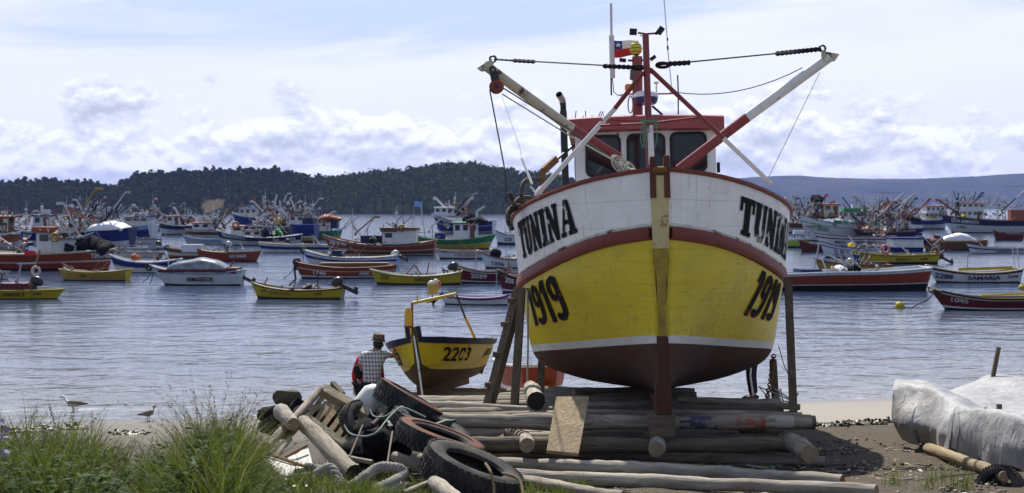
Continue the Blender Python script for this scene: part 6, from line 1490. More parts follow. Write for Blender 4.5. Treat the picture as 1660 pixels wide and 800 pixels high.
gl_ = MB().ball((0, 0, 0), (.075, .07, .13), 10, 8).jitter(.02, 6).build('work_bag', plain('black_cloth', (.025, .025, .027), .9)); gl_.location = P(581, 603, 23.9); tag(gl_, 'small dark bag hanging from the gloved hand of the person in red', 'bag')
# ------------------------------------------------------------------ heap of tyres, timber and rope in the foreground
tyrem = paint('old_tyre_rubber', (.030, .030, .031), .85, .9, 4, dirtcol=(.11, .098, .08))
rimm = paint('rusty_tyre_bead', (.17, .065, .04), .8, .9, 4, rust=.5, dirtcol=(.03, .03, .03))
def tyre(loc, axis, R0, wd, label, redrim=True, roll=0.0):
    t_ = thing('tyre', label, 'tyre', loc, group='old truck tyres in the heap')
    M = Vector(axis).normalized().to_track_quat('Z', 'Y').to_matrix().to_4x4() @ Matrix.Rotation(roll, 4, 'Z')
    hw = wd / 2
    prof = [(R0 * .60, -hw * .55), (R0 * .62, -hw * .8), (R0 * .75, -hw), (R0 * .9, -hw * .95), (R0 * .965, -hw * .8), (R0 * .985, -hw * .4), (R0 * .985, hw * .4), (R0 * .965, hw * .8), (R0 * .9, hw * .95), (R0 * .75, hw), (R0 * .62, hw * .8), (R0 * .60, hw * .55), (R0 * .68, hw * .4), (R0 * .86, hw * .1), (R0 * .86, -hw * .1), (R0 * .68, -hw * .4), (R0 * .60, -hw * .55)]
    MB().lathe(prof, 48, M).build('casing', tyrem, t_, 40)
    mb = MB(); n = 44
    for i in range(n):
        for row, off in ((-.72, 0), (-.25, .5), (.25, 0), (.72, .5)):
            g = 2 * math.pi * (i + off) / n
            c = Vector((R0 * math.cos(g) * (.99 if abs(row) < .5 else .968), R0 * math.sin(g) * (.99 if abs(row) < .5 else .968), row * hw))
            Mz = Matrix.Rotation(g + (.15 if row > 0 else -.15), 3, 'Z')
            vs_mb = MB().box((0, 0, 0), (R0 * .035, R0 * 2 * math.pi / n * .66, hw * .42), Mz)
            mb.add([M @ (Vector(v) + c) for v in vs_mb.v], vs_mb.f)
    mb.build('tread', tyrem, t_, 0)
    if redrim:
        MB().lathe([(R0 * .72, hw * 1.0), (R0 * .80, hw * 1.0), (R0 * .90, hw * .99), (R0 * .945, hw * .90)], 48, M @ Matrix.Translation((0, 0, .004))).build('rusty_bead', rimm, t_, 60)
    return t_
tyre(P(660, 655, 17.9), (.50, .10, .86), .46, .27, 'upper tyre of the heap, tilted with red stained rim, below the man in plaid')
tyre(P(697, 693, 17.3), (.36, -.03, .93), .50, .20, 'dark flattened tyre under the green bottle, between two red rimmed tyres', False)
tyre(P(712, 716, 16.3), (.33, .02, .94), .53, .24, 'middle tyre of the heap with a broad red stained upper wall')
tyre(P(764, 768, 15.15), (.37, -.07, .93), .56, .33, 'biggest chunky treaded tyre at the bottom edge of the photo', False)
tyre(P(592, 704, 17.6), (.75, -.35, .55), .44, .24, 'black tyre in the shade under the broken crate', False)
# broken crate
cr = thing('crate', 'broken wooden crate tilted on the heap, its slats open to the camera', 'crate', P(543, 680, 17.3))
o0 = P(543, 680, 17.3)
A_, B_, C_, D_ = P(521, 632, 17.7) - o0, P(597, 673, 17.7) - o0, P(561, 727, 17.0) - o0, P(491, 678, 17.0) - o0
pale = wood('pale_crate_board', (.70, .60, .42), (.48, .37, .23)); brn = wood('slat_wood', (.46, .35, .19), (.24, .17, .09), 1, 'Z')
MB().bar(A_, B_, .12, .12, 0, (0, -.5, .8)).jitter(.012, 4).build('crate_rail', pale, cr, 20)
MB().bar(D_, C_, .10, .13, 0, (0, -.5, .8)).jitter(.012, 4).build('crate_rail', pale, cr, 20)
for k in range(6):
    f_ = .08 + .165 * k
    MB().bar(A_.lerp(B_, f_) + Vector((0, .03, -.03)), D_.lerp(C_, f_) + Vector((0, .05, .02)), .065, .03, 0, (.3, -.8, .4)).build('slat', brn, cr, 20)
for f_ in (.05, .5, .95): MB().bar(A_.lerp(B_, f_) + Vector((.15, .45, -.12)), D_.lerp(C_, f_) + Vector((.15, .45, -.1)), .09, .04, 0, (.3, -.8, .4)).build('back_slat', postm, cr, 20)
MB().bar(P(539, 622, 18.2) - o0, P(556, 640, 17.9) - o0, .06, .06).build('loose_lath', postm, cr, 20)
H2 = 'timber on the heap'
log(P(432, 724, 15.8), P(517, 633, 17.6), .055, logm, 'thin grey pole slanting up out of the grass beside the crate', H2)
log(P(492, 686, 16.6), P(573, 768, 15.0), .095, logm, 'thick log with a dark cut end slanting down in front of the crate', H2, endm=endblack, r2=.1, bend=.01)
log(P(455, 668, 16.6), P(476, 688, 16.2), .10, logm2, 'pale stump of log lying in the grass by the thin pole', H2)
log(P(480, 772, 14.2), P(470, 806, 14.0), .035, logm2, 'thin pale post end standing in the grass at the bottom edge', H2)
log(P(705, 786, 14.7), P(742, 812, 14.0), .09, logm2, 'pale cut log wrapped in green cord beside the biggest tyre', H2)
log(P(688, 758, 15.6), P(702, 790, 15.3), .06, logm2, 'short bleached offcut wedged behind the biggest tyre', H2)
log(P(640, 742, 16.3), P(690, 758, 15.9), .07, logm, 'split grey log pinned under the middle tyre', H2)
def board(c4, th, mat, label, name='board'):
    o0 = sum((Vector(c) for c in c4), Vector()) / 4; c4 = [Vector(c) - o0 for c in c4]
    n_ = (c4[1] - c4[0]).cross(c4[3] - c4[0]).normalized() * th
    o = MB().add(c4 + [c + n_ for c in c4], [(0, 1, 2, 3), (7, 6, 5, 4)] + [(i, (i + 1) % 4, (i + 1) % 4 + 4, i + 4) for i in range(4)]).build(name, mat, None, 20)
    o.location = o0; return tag(o, label, 'board')
chip = paint('chipped_white_board', (.62, .60, .54), .7, .5, 4, rust=.35)
board([P(426, 736, 15.6), P(482, 750, 15.4), P(468, 782, 14.6), P(424, 768, 14.8)], .03, chip, 'chipped white board lying on the grass at the left of the heap')
board([P(462, 738, 15.9), P(500, 727, 16.0), P(508, 757, 15.5), P(480, 760, 15.4)], .03, chip, 'second chipped white board leaning behind the first, nearer the thick log')
log(P(432, 736, 15.5), P(494, 756, 15.2), .022, wood('red_lath', (.32, .17, .10), (.2, .1, .06)), 'thin reddish lath across the chipped white board', H2)
log(P(458, 744, 15.7), P(498, 722, 15.9), .018, wood('red_lath', (.32, .17, .10), (.2, .1, .06)), 'thin reddish lath leaning on the second white board', H2)
for i_, (xa, ya, Ya, xb, yb_, Yb, r_, m_, lab_) in enumerate(((430, 748, 15.2, 474, 795, 14.3, .03, logm, 'thin grey broken pole across the chipped white board'), (446, 776, 14.7, 505, 768, 14.9, .018, logm2, 'bleached lath lying under the chipped white boards'), (498, 803, 14.2, 566, 790, 14.5, .02, logm, 'grey broken pole end lying by the thick hawser'), (528, 736, 16.2, 604, 750, 15.9, .03, logm2, 'pale broken pole lying between the cut log and the dark netting'), (566, 742, 16.0, 588, 690, 16.8, .013, logm3, 'thin upright stick in front of the dark netting'), (636, 700, 16.7, 628, 752, 16.2, .013, logm, 'thin pale stick standing against the middle tyre'), (655, 800, 14.3, 708, 776, 14.9, .03, logm, 'grey stick poking from the grass under the biggest tyre'), (470, 712, 16.2, 446, 742, 15.7, .03, logm, 'short grey pole lying by the foot of the thin slanting pole'), (604, 690, 17.2, 640, 655, 17.7, .03, logm3, 'dark stick crossing behind the loop of green cord'))):
    log(P(xa, ya, Ya), P(xb, yb_, Yb), r_, m_, lab_, H2)
# rope, cord, floats
def spline(pts, sub=8):
    out = []
    for i in range(len(pts) - 1):
        a_, b_ = pts[i], pts[i + 1]; pa = pts[max(i - 1, 0)]; nb = pts[min(i + 2, len(pts) - 1)]
        for k in range(sub):
            t_ = k / sub; out.append(.5 * (2 * a_ + (b_ - pa) * t_ + (2 * pa - 5 * a_ + 4 * b_ - nb) * t_ * t_ + (3 * a_ - pa - 3 * b_ + nb) * t_ ** 3))
    return out + [pts[-1]]
def rope(px, r, mat, label, name='rope', twist=False):
    q = spline([P(x, y, Y_) for x, y, Y_ in px]); o0 = q[0].copy(); q = [p - o0 for p in q]
    if twist:
        q = spline(q, 3); mb = MB()
        for k in range(3):
            st = []
            for i, p in enumerate(q):
                d = (q[min(i + 1, len(q) - 1)] - q[max(i - 1, 0)]).normalized(); u = d.cross(Vector((0, 0, 1))).normalized(); w_ = u.cross(d); g = i * .42 + k * 2.094
                st.append(p + (u * math.cos(g) + w_ * math.sin(g)) * r * .52)
            mb.tube(st, r * .6, 7)
        o = mb.jitter(.012, 9)
    else: o = MB().tube(q, r, 8)
    o = o.build(name, mat, None, 60); o.location = o0; return tag(o, label, 'rope')
hawser = wood('grey_hawser', (.50, .47, .42), (.27, .25, .22), 6)
rope([(515, 770, 15.0), (535, 760, 15.0), (560, 790, 14.8), (590, 775, 14.9), (612, 760, 15.0), (640, 758, 15.0), (654, 768, 15.0), (640, 780, 14.8), (615, 792, 14.6), (622, 800, 14.6), (650, 788, 14.8)], .055, hawser, 'thick frayed grey hawser coiled in the grass left of the biggest tyre', twist=True)
rope([(497, 757, 15.3), (520, 762, 15.2), (530, 775, 15.0), (545, 790, 14.9), (535, 800, 14.7)], .045, hawser, 'thick grey rope end lying below the cut log', twist=True)
rope([(558, 690, 16.7), (566, 702, 16.6), (580, 707, 16.5), (596, 707, 16.5), (612, 700, 16.5), (628, 680, 16.8), (640, 668, 17), (652, 661, 17.1), (672, 668, 17.1), (690, 677, 17.1)], .011, paint('pale_green_cord', (.32, .38, .32), .8), 'pale green cord running from the crate over to the tyres')
rope([(600, 664, 17.3), (606, 675, 17.2), (625, 675, 17.1), (648, 660, 17.2), (655, 662, 17.1)], .010, paint('pale_green_cord', (.32, .38, .32), .8), 'loop of pale green cord by the white jug')
rope([(787, 752, 14.7), (795, 765, 14.55), (800, 785, 14.5), (801, 806, 14.4)], .016, wood('tan_rope', (.40, .30, .17), (.26, .19, .1), 6), 'tan rope hanging over the biggest tyre, nearer its middle')
rope([(815, 768, 14.7), (838, 775, 14.6), (846, 790, 14.5), (848, 806, 14.4)], .016, wood('tan_rope', (.40, .30, .17), (.26, .19, .1), 6), 'tan rope hanging over the right end of the biggest tyre')
jug = MB().lathe([(0, -.17), (.12, -.17), (.14, -.1), (.14, .08), (.09, .15), (.04, .18), (.035, .22), (0, .22)], 18, Matrix.Rotation(R(38), 4, 'Y')).build('jug', plain('dirty_white_plastic', (.66, .66, .62), .5), None, 50)
jug.scale = (1.15,) * 3; jug.location = P(600, 648, 17.9); tag(jug, 'white plastic jug used as a float, standing behind the crate', 'jug')
MB().tube([(.13, 0, .17), (.17, 0, .10)], .02, 6).build('jug_handle', plain('dirty_white_plastic', (.66, .66, .62), .5), jug)
bt = MB().lathe([(0, -.16), (.05, -.16), (.055, -.1), (.055, .08), (.02, .14), (.02, .18), (0, .18)], 14, Matrix.Rotation(R(70), 4, 'Y')).build('bottle', plain('dark_green_plastic', (.02, .045, .043), .6), None, 50)
bt.location = P(716, 690, 16.9); tag(bt, 'dark green plastic bottle lying on the tyres', 'bottle')
nets = MB()
for k in range(9): nets.ball((random.uniform(-.5, .5), random.uniform(-.3, .3), random.uniform(-.1, .15)), (.22, .2, .13), 10, 8)
o = nets.jitter(.08, 5).jitter(.04, 14).build('net', netm, None, 60); o.location = P(500, 668, 18.4) - Vector((0, 0, .12)); tag(o, 'heap of black netting behind the thin grey pole', 'fishing net')
nets = MB()
for k in range(9): nets.ball((random.uniform(-.35, .45), random.uniform(-.3, .3), random.uniform(-.15, .2)), (.2, .2, .16), 10, 8)
o = nets.jitter(.08, 5).jitter(.04, 14).build('net', netm, None, 60); o.location = P(600, 715, 17.2) - Vector((0, 0, .1)); tag(o, 'heap of dark netting under the crate beside the tyres', 'fishing net')
o = MB().ball((0, 0, 0), (.2, .15, .13), 10, 8).jitter(.05, 5).build('rock', plain('brown_rock', (.10, .085, .055), .9)); o.location = P(467, 647, 18.8); tag(o, 'brown rock by the water behind the thin grey pole', 'rock')
rag = paint('crumpled_rag', (.5, .46, .4), .9, .6, 5)
mb = MB()
for k in range(6): mb.ball((random.uniform(-.14, .14), random.uniform(-.1, .1), random.uniform(-.05, .05)), (.1, .09, .07), 9, 7)
o = mb.jitter(.05, 7).build('rag', rag, None, 60); o.location = P(612, 668, 17.9); tag(o, 'crumpled pale rag between the crate and the upper tyre', 'rag')

# ------------------------------------------------------------------ boat wrapped in tarpaulins on the right
def tarp_mat():
    m = bpy.data.materials.new('grey_tarpaulin'); t = NT(m); co = t.n('ShaderNodeTexCoord').outputs['Object']
    c = t.mix(t.ramp(t.noise(co, 3, 6, .65), [(.35, 0), (.7, 1)]), (.37, .37, .375), (.22, .22, .23))
    c = t.mix(t.ramp(t.noise(co, 2.2, 5, .7), [(.58, 0), (.72, .6)]), c, (.22, .19, .15))
    h = t.noise(co, 1.3, 5, .55, sc=(3, 3, .9), dist=.8); f = t.noise(co, 7, 5, .6, dist=.9)
    t.bsdf(c, .55, t.bump(t.math('ADD', h, t.math('MULTIPLY', f, .25)), .7, .07), spec=.25); return m
tp = tarp_mat()
cb = thing('covered_boat', 'beached boat wrapped in grey white tarpaulins at the right edge of the sand', 'boat', P(1552, 720, 18.6))
o0 = P(1552, 720, 18.6)
def loft(keys, nu, nv, amp, seed, name, mat):
    """keys: rows (bottom to top and over) of control points; smooth sheet with folds"""
    rowsk = [spline([P(*p) - o0 for p in row], 20) for row in keys]
    n = len(rowsk[0]); cols = [spline([r_[i] for r_ in rowsk], nv) for i in range(n)]
    rows = []
    for j in range(len(cols[0])):
        row = []
        for i in range(n):
            p = cols[i][j]
            u = i / n * 9; v = j / len(cols[0])
            ph = u * 2.3 + 1.6 * mnoise.noise(Vector((u * .7 + seed, v * .8, seed)))
            fold = (.75 - 1.5 * abs(math.sin(ph))) * (.6 + .6 * mnoise.noise(Vector((u * .9, 2.2, seed)))) + .25 * mnoise.noise(Vector((u * 5 + seed, v * 3, 3)))
            w_ = sm((1.0 - v * 1.55) * 1.3) * .8
            f2 = mnoise.noise(Vector((p.x * 2.2, p.y * 2.2, p.z * 4 + seed)))
            row.append(p + Vector((.2, -1, .05)) * (fold * amp * w_) + Vector((0, 0, 1)) * f2 * amp * .35)
        rows.append(row)
    return MB().grid(rows).build(name, mat, cb, 70)
loft([[(1459, 706, 20.2), (1480, 719, 19.6), (1508, 720, 19.2), (1530, 735, 18.3), (1570, 738, 18.0)],
      [(1446, 680, 20.1), (1466, 684, 19.5), (1510, 690, 18.9), (1530, 700, 18.2), (1575, 700, 18.0)],
      [(1448, 640, 20.2), (1480, 642, 19.8), (1515, 650, 19.2), (1545, 668, 18.4), (1580, 672, 18.2)],
      [(1450, 617, 20.6), (1480, 620, 20.2), (1516, 626, 19.8), (1560, 652, 18.8), (1590, 662, 18.6)],
      [(1456, 616, 21.4), (1490, 622, 21.4), (1530, 634, 21.0), (1580, 652, 20.2), (1610, 664, 19.8)],
      [(1470, 640, 22.2), (1500, 645, 22.2), (1540, 655, 22.0), (1590, 665, 21.5), (1620, 670, 21)]], 12, 7, .17, 2.0, 'bow_tarpaulin', tp)
loft([[(1531, 733, 18.1), (1548, 728, 17.95), (1575, 742, 17.6), (1612, 754, 17.0), (1660, 768, 16.35), (1740, 790, 15.6)],
      [(1536, 700, 18.1), (1552, 700, 17.9), (1580, 708, 17.5), (1615, 716, 16.95), (1662, 726, 16.3), (1740, 745, 15.6)],
      [(1548, 662, 18.25), (1556, 661, 18.15), (1582, 666, 17.7), (1618, 670, 17.15), (1664, 678, 16.5), (1740, 690, 15.8)],
      [(1556, 658, 18.6), (1566, 658, 18.5), (1592, 664, 18.1), (1626, 668, 17.6), (1670, 675, 17.0), (1740, 686, 16.3)],
      [(1570, 668, 19.0), (1580, 668, 18.9), (1604, 673, 18.5), (1636, 677, 18.0), (1676, 684, 17.4), (1740, 690, 16.8)]], 14, 7, .24, 7.0, 'side_tarpaulin', tp)
loft([[(1575, 664, 18.9), (1610, 672, 18.6), (1640, 676, 18.3), (1690, 680, 17.8), (1760, 690, 17.2)],
      [(1555, 645, 20.0), (1590, 645, 19.9), (1630, 650, 19.7), (1690, 655, 19.2), (1760, 660, 18.6)],
      [(1537, 634, 21.2), (1575, 622, 21.4), (1608, 611, 21.6), (1660, 614, 21.0), (1760, 620, 20.4)],
      [(1545, 640, 22.0), (1580, 628, 22.2), (1612, 616, 22.4), (1665, 620, 22.0), (1760, 625, 21.4)],
      [(1560, 680, 22.6), (1590, 678, 22.8), (1620, 674, 23.0), (1670, 676, 22.6), (1760, 680, 22.0)]], 12, 7, .05, 4.0, 'top_tarpaulin', tp)
dg = plain('dark_green_hull', (.03, .06, .055), .6)
MB().grid([[P(x, y, Y_) - o0 for x, y, Y_ in row] for row in ([(1475, 700, 20.4), (1540, 720, 18.8), (1620, 740, 17.6), (1750, 770, 16.4)], [(1475, 640, 20.6), (1545, 678, 18.9), (1620, 685, 17.7), (1750, 700, 16.4)], [(1480, 645, 21.5), (1560, 690, 21.0), (1650, 690, 20), (1760, 700, 18.6)])]).build('hull', dg, cb)
for xx, y0_, x1_, y1_, Y_, lab in ((1608, 612, 1619, 563, 21.6, 'dark wooden stake standing up behind the top of the tarpaulins'), (1620, 674, 1620, 655, 17.5, 'short stake poking up over the front edge of the tarpaulins')):
    p = P(xx, y0_ + 8, Y_); q = P(x1_, y1_, Y_)
    o = MB().bar((0, 0, 0), q - p, .055, .055).jitter(.006, 5).build('stake', postm, None, 20); o.location = p; tag(o, lab, 'stake')
gl(1508, 727, 1625, 774, .075, wood('stripped_log', (.42, .34, .22), (.26, .2, .12)), 'bare log under the hem of the tarpaulins', None)
tyre(P(1622, 792, 15.3), (-.55, -.70, .25), .25, .24, 'small black wheel tyre at the lower right corner below the tarpaulins', False)

# ------------------------------------------------------------------ gulls and weed on the shore
gw, gg, gk = plain('gull_white', (.68, .67, .64), .7), plain('gull_grey_brown', (.16, .14, .12), .8), plain('gull_beak', (.05, .045, .03), .5)
def gull(loc, rz, sc, label, body_m):
    t_ = thing('gull', label, 'bird', loc, (0, 0, rz), 'gulls at the water edge'); t_.scale = (sc,) * 3
    pr = [(-.26, .015, .20), (-.18, .045, .205), (-.08, .075, .20), (.02, .085, .195), (.10, .075, .205), (.15, .05, .24), (.17, .042, .28), (.19, .045, .32), (.22, .04, .34), (.25, .012, .335)]
    rows = [[(x, r_ * math.cos(a), z + r_ * .9 * math.sin(a)) for a in (2 * math.pi * k / 12 for k in range(12))] for x, r_, z in pr]
    MB().grid(rows, 0, True, mf=lambda i, j: 1 if i < 4 and j < 6 else 0).build('body', [body_m, gg], t_, 70)
    for sg in (-1, 1):
        MB().grid([[(x, sg * (.08 - .05 * abs(x) / .4), z) for x, z in ((.1, .24 - d), (0, .25 - d), (-.15, .225 - d * .7), (-.32, .20 - d * .2))] for d in (0, .04, .09)]).build('wing', gg, t_, 60)
        MB().tube([(.02, sg * .03, .13), (.0, sg * .03, .07), (.01, sg * .03, .0)], .008, 5).tube([(.01, sg * .03, .004), (.06, sg * .03, .004)], .007, 4).build('leg', gk, t_)
        MB().ball((.225, sg * .036, .348), .007, 6, 5).build('eye', rubber, t_)
    MB().tube([(.245, 0, .337), (.29, 0, .33), (.31, 0, .32)], [.014, .01, .003], 6).build('beak', gk, t_)
    return t_
p = P(119, 673, 30.6); gull(p + Vector((0, .0, .05)), R(180), 1.0, 'dark winged gull with white head standing in profile at the water edge', gw)
p = G(240, 684); p.z = max(p.z, 0); gull(p, R(62), .9, 'pale speckled gull seen from behind by a clump of seaweed', plain('gull_speckled', (.45, .42, .37), .8))
weedm = plain('brown_seaweed', (.055, .05, .022), .5)
for i, (x, y, w_, lab) in enumerate(((255, 669, .55, 'low heap of brown seaweed lying beyond the pale gull'), (210, 704, .35, 'small dark clump of seaweed on the wet sand near the grass'), (100, 696, .6, 'dark ridge of seaweed behind the grass below the dark winged gull'), (30, 700, .6, 'dark seaweed heap at the left edge behind the grass'), (1388, 688, .4, 'dark strip of seaweed across the sand by the tarpaulins'), (1345, 692, .3, 'dark scrap of seaweed on the sand right of the slipway'), (1432, 686, .25, 'small weed tuft at the foot of the tarpaulins'))):
    p = G(x, y); mb = MB()
    for k in range(34): mb.ball((random.gauss(0, .45) * w_, random.gauss(0, .35) * w_, random.uniform(-.02, .03)), (random.uniform(.03, .13) * w_ + .01, random.uniform(.05, .2) * w_, random.uniform(.012, .04)), 8, 6, 0, Matrix.Rotation(random.random() * 3, 3, 'Z'))
    mb.ball((0, 0, .0), (w_ * .8, w_ * .5, .02), 12, 6); o = mb.jitter(.05, 9).build('seaweed', weedm, None, 60); o.location = p + Vector((0, 0, .02)); tag(o, lab, 'seaweed')

# ------------------------------------------------------------------ grass, weeds, litter of the beach (nobody could count these)
grassm = foliage('grass_blades', [(0, (.020, .040, .008)), (.35, (.050, .088, .012)), (.65, (.105, .155, .022)), (.84, (.18, .205, .045)), (.9, (.22, .18, .09)), (1, (.30, .25, .14))], .6, .35)
leafm = foliage('weed_leaves', [(0, (.014, .032, .008)), (.5, (.030, .062, .012)), (1, (.06, .105, .025))], .75, .14)
drym = foliage('dry_seed_stalks', [(0, (.10, .075, .045)), (1, (.22, .17, .10))], .8, .1)
def blades(bx, by, bz, h, lean, width, nseg=4):
    n = len(bx); an = rng.uniform(0, 2 * np.pi, n); d = np.stack([np.cos(an), np.sin(an)], 1)
    fa = rng.uniform(0, np.pi, n); wv = np.stack([np.cos(fa), np.sin(fa)], 1) * width[:, None]
    Vv = []
    for s in range(nseg + 1):
        t_ = s / nseg
        cx = bx + d[:, 0] * lean * h * t_ ** 2; cy = by + d[:, 1] * lean * h * t_ ** 2; cz = bz + h * (t_ - .35 * lean * t_ ** 2.4)
        k = (1 - t_) ** .6 * (1 if s < nseg else 0) + .04
        Vv.append(np.stack([cx - wv[:, 0] * k, cy - wv[:, 1] * k, cz], 1)); Vv.append(np.stack([cx + wv[:, 0] * k, cy + wv[:, 1] * k, cz], 1))
    Vv = np.stack(Vv, 1).reshape(-1, 3)
    m_ = 2 * (nseg + 1); fs = []
    for s in range(nseg): fs.append(np.array([2 * s, 2 * s + 1, 2 * s + 3, 2 * s + 2]))
    fs = np.array(fs)[None] + (np.arange(n) * m_)[:, None, None]
    return Vv, fs.reshape(-1, 4)
vgz = np.vectorize(gz)
def hfac(px):     # how tall the bank's growth stands, by where it is along the bank
    return np.interp(px, [-60, 0, 60, 100, 150, 185, 230, 270, 320, 360, 400, 440, 480], [.95, 1.0, 1.0, 1.0, .85, .62, .5, .75, 1.08, 1.2, .8, .28, .12])
def field(n, pxr, Yr, hr, lean, wr, tall=True, clump=None):
    px = rng.uniform(*pxr, n); Y = rng.uniform(*Yr, n)
    if clump is not None:
        c = rng.integers(0, clump, n); cp = rng.uniform(*pxr, clump); cy = rng.uniform(*Yr, clump)
        px = cp[c] + rng.normal(0, 9, n); Y = cy[c] + rng.normal(0, .12, n)
    X = (px - 830) / F * Y; h = rng.uniform(*hr, n) * (hfac(px) if tall else 1) * np.array([max(.22, 1 + 1.25 * mnoise.noise(Vector((a * 3.0, b * 1.8, 1.5)))) for a, b in zip(X, Y)])
    return X, Y, vgz(X, Y) - .02, h, rng.uniform(*lean, n), rng.uniform(*wr, n)
VV = []; FF = []; off = 0
def push(v, f):
    global off
    VV.append(v); FF.append(f + off); off += len(v)
push(*blades(*field(17000, (-80, 450), (8.6, 14.6), (.22, .62), (.15, .9), (.003, .007))))
push(*blades(*field(9000, (300, 470), (9.5, 16.2), (.22, .5), (.15, .9), (.003, .007), True)))
push(*blades(*field(3800, (420, 690), (12.2, 15.2), (.06, .22), (.2, 1), (.003, .006), False, 60)))
push(*blades(*field(5200, (425, 700), (8.3, 12.6), (.05, .15), (.2, 1), (.003, .006), False)))
push(*blades(*field(900, (500, 660), (15.5, 17.2), (.10, .25), (.2, 1), (.003, .006), False, 25)))
push(*blades(*field(900, (845, 960), (14.3, 15.6), (.06, .16), (.2, 1), (.003, .006), False, 16)))
push(*blades(*field(260, (1440, 1600), (14.6, 16.0), (.1, .3), (.1, .5), (.002, .004), False, 9)))
tag(np_mesh('grass', np.concatenate(VV), np.concatenate(FF), grassm), 'long green grass on the bank at the lower left', kind='stuff')
# broad leaved weeds
VV = []; FF = []; off = 0
nst = 800; px = rng.uniform(-70, 455, nst); Y = rng.uniform(8.6, 13.8, nst)
for i in range(nst):
    X = (px[i] - 830) / F * Y[i]; z0 = gz(X, Y[i]); h = rng.uniform(.25, .6) * float(hfac(px[i])); nl = int(rng.integers(14, 26))
    t_ = rng.random(nl); an = rng.uniform(0, 6.28, nl); rr = .05 + .09 * (1 - t_) * rng.random(nl)
    c = np.stack([X + rr * np.cos(an), Y[i] + rr * np.sin(an), z0 + h * (.15 + .85 * t_)], 1)
    u = np.stack([np.cos(an), np.sin(an), rng.uniform(-.3, .5, nl)], 1); u /= np.linalg.norm(u, axis=1)[:, None]
    w_ = np.cross(u, np.array([0, 0, 1.0]) + rng.normal(0, .4, (nl, 3))); w_ /= np.linalg.norm(w_, axis=1)[:, None]
    s_ = rng.uniform(.018, .045, nl)[:, None]
    q_ = np.stack([c - u * s_, c + w_ * s_ * .45, c + u * s_ * 1.2, c - w_ * s_ * .45], 1).reshape(-1, 3)
    push(q_, np.arange(nl * 4).reshape(-1, 4))
tag(np_mesh('weed_foliage', np.concatenate(VV), np.concatenate(FF), leafm), 'leafy green weeds growing through the grass of the bank', kind='stuff')
# dry seed stalks and flower heads
VV = []; FF = []; off = 0
px = np.concatenate([rng.uniform(-40, 470, 420), rng.normal(375, 30, 180)]); n = len(px); Y = rng.uniform(9.2, 13.5, n); X = (px - 830) / F * Y
h = rng.uniform(.45, 1.0, n) * hfac(px)
v, f = blades(X, Y, vgz(X, Y), h, rng.uniform(.15, .8, n), np.full(n, .0034), 6); push(v, f)
tips = v.reshape(n, 14, 3)
for i in range(n):
    if rng.random() < .75:
        a_ = tips[i, 13]; b_ = tips[i, 9]
        k = 16; tt = rng.random(k)[:, None]; c = a_ + (b_ - a_) * tt + rng.normal(0, .007, (k, 3)); u = (a_ - b_) / (np.linalg.norm(a_ - b_) + 1e-6)
        ww = rng.normal(size=(k, 3)); ww /= np.linalg.norm(ww, axis=1)[:, None]
        q_ = np.stack([c - u * .012, c + ww * .004, c + u * .012, c - ww * .004], 1).reshape(-1, 3); push(q_, np.arange(k * 4).reshape(-1, 4))
tag(np_mesh('seed_grass', np.concatenate(VV), np.concatenate(FF), drym), 'dry seed heads standing above the green grass', kind='stuff')
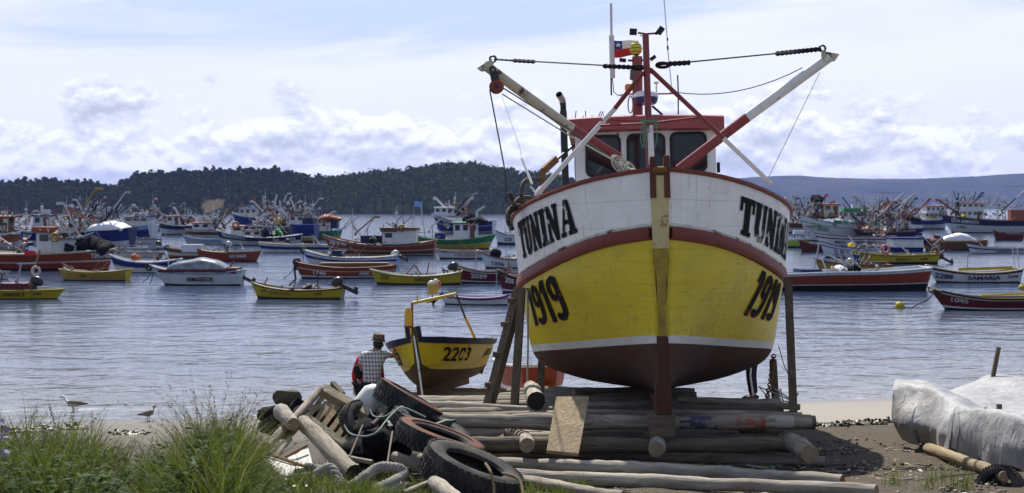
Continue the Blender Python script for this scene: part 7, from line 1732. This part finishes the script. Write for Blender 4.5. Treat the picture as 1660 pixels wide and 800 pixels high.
def flowers(n, pxr, Yr, hr, s, mat, label):
    global VV, FF, off
    VV = []; FF = []; off = 0
    px = rng.uniform(*pxr, n); Y = rng.uniform(*Yr, n); X = (px - 830) / F * Y; z = vgz(X, Y) + rng.uniform(*hr, n) * hfac(px)
    for i in range(n):
        c = np.array([X[i], Y[i], z[i]]); nn = rng.normal(size=3) + np.array([0, -.6, .9]); nn /= np.linalg.norm(nn); u = np.cross(nn, rng.normal(size=3)); u /= np.linalg.norm(u); w_ = np.cross(nn, u)
        for k in range(5):
            g = k * 1.2566; d = u * math.cos(g) + w_ * math.sin(g); e = np.cross(nn, d)
            push(np.array([c, c + d * s * .6 + e * s * .35, c + d * s, c + d * s * .6 - e * s * .35]), np.array([[0, 1, 2, 3]]))
    tag(np_mesh('flowers', np.concatenate(VV), np.concatenate(FF), mat), label, kind='stuff')
flowers(150, (300, 520), (11.5, 15.4), (.25, .5), .018, plain('white_petal', (.72, .72, .66), .7), 'tiny white flowers scattered in the grass by the heap')
flowers(40, (330, 440), (11.5, 14.5), (.35, .55), .016, plain('yellow_petal', (.65, .5, .04), .7), 'tiny yellow flowers scattered in the grass')
flowers(26, (-40, 12), (9.0, 10.5), (.5, .75), .024, plain('mauve_petal', (.32, .2, .45), .7), 'mauve flowers in the grass at the left edge')
# splinters, stones and litter on the beach
VV = []; FF = []; off = 0
cubes = np.array([[x, y, z] for x in (-1, 1) for y in (-1, 1) for z in (-1, 1)], float); cf = np.array([[0, 1, 3, 2], [4, 6, 7, 5], [0, 4, 5, 1], [2, 3, 7, 6], [0, 2, 6, 4], [1, 5, 7, 3]])
def litter(n, pxr, Yr, lo, hi, flat, long_):
    px = rng.uniform(*pxr, n); Y = rng.uniform(*Yr, n); X = (px - 830) / F * Y; Z = vgz(X, Y)
    for i in range(n):
        s_ = rng.uniform(lo, hi); g = rng.uniform(0, 6.28); c_, n_ = math.cos(g), math.sin(g)
        v = cubes * np.array([s_ * (rng.uniform(1, long_)), s_ * rng.uniform(.5, .9), s_ * flat]) * rng.uniform(.75, 1.15, (8, 3))
        v = np.stack([v[:, 0] * c_ - v[:, 1] * n_, v[:, 0] * n_ + v[:, 1] * c_, v[:, 2]], 1) + np.array([X[i], Y[i], Z[i] + s_ * flat * .5])
        push(v, cf)
litter(1500, (620, 1640), (14.2, 21.5), .006, .022, .7, 1.4)
litter(800, (640, 1500), (14.4, 20), .008, .024, .35, 8)
litter(60, (700, 1400), (15.5, 18), .02, .045, .3, 4)
tag(np_mesh('beach_litter', np.concatenate(VV), np.concatenate(FF), foliage('stone_and_splinter', [(0, (.07, .06, .05)), (.5, (.2, .17, .13)), (.9, (.38, .33, .26)), (1, (.6, .58, .54))], .9, 0)), 'pebbles and wood splinters strewn on the beach', kind='stuff')
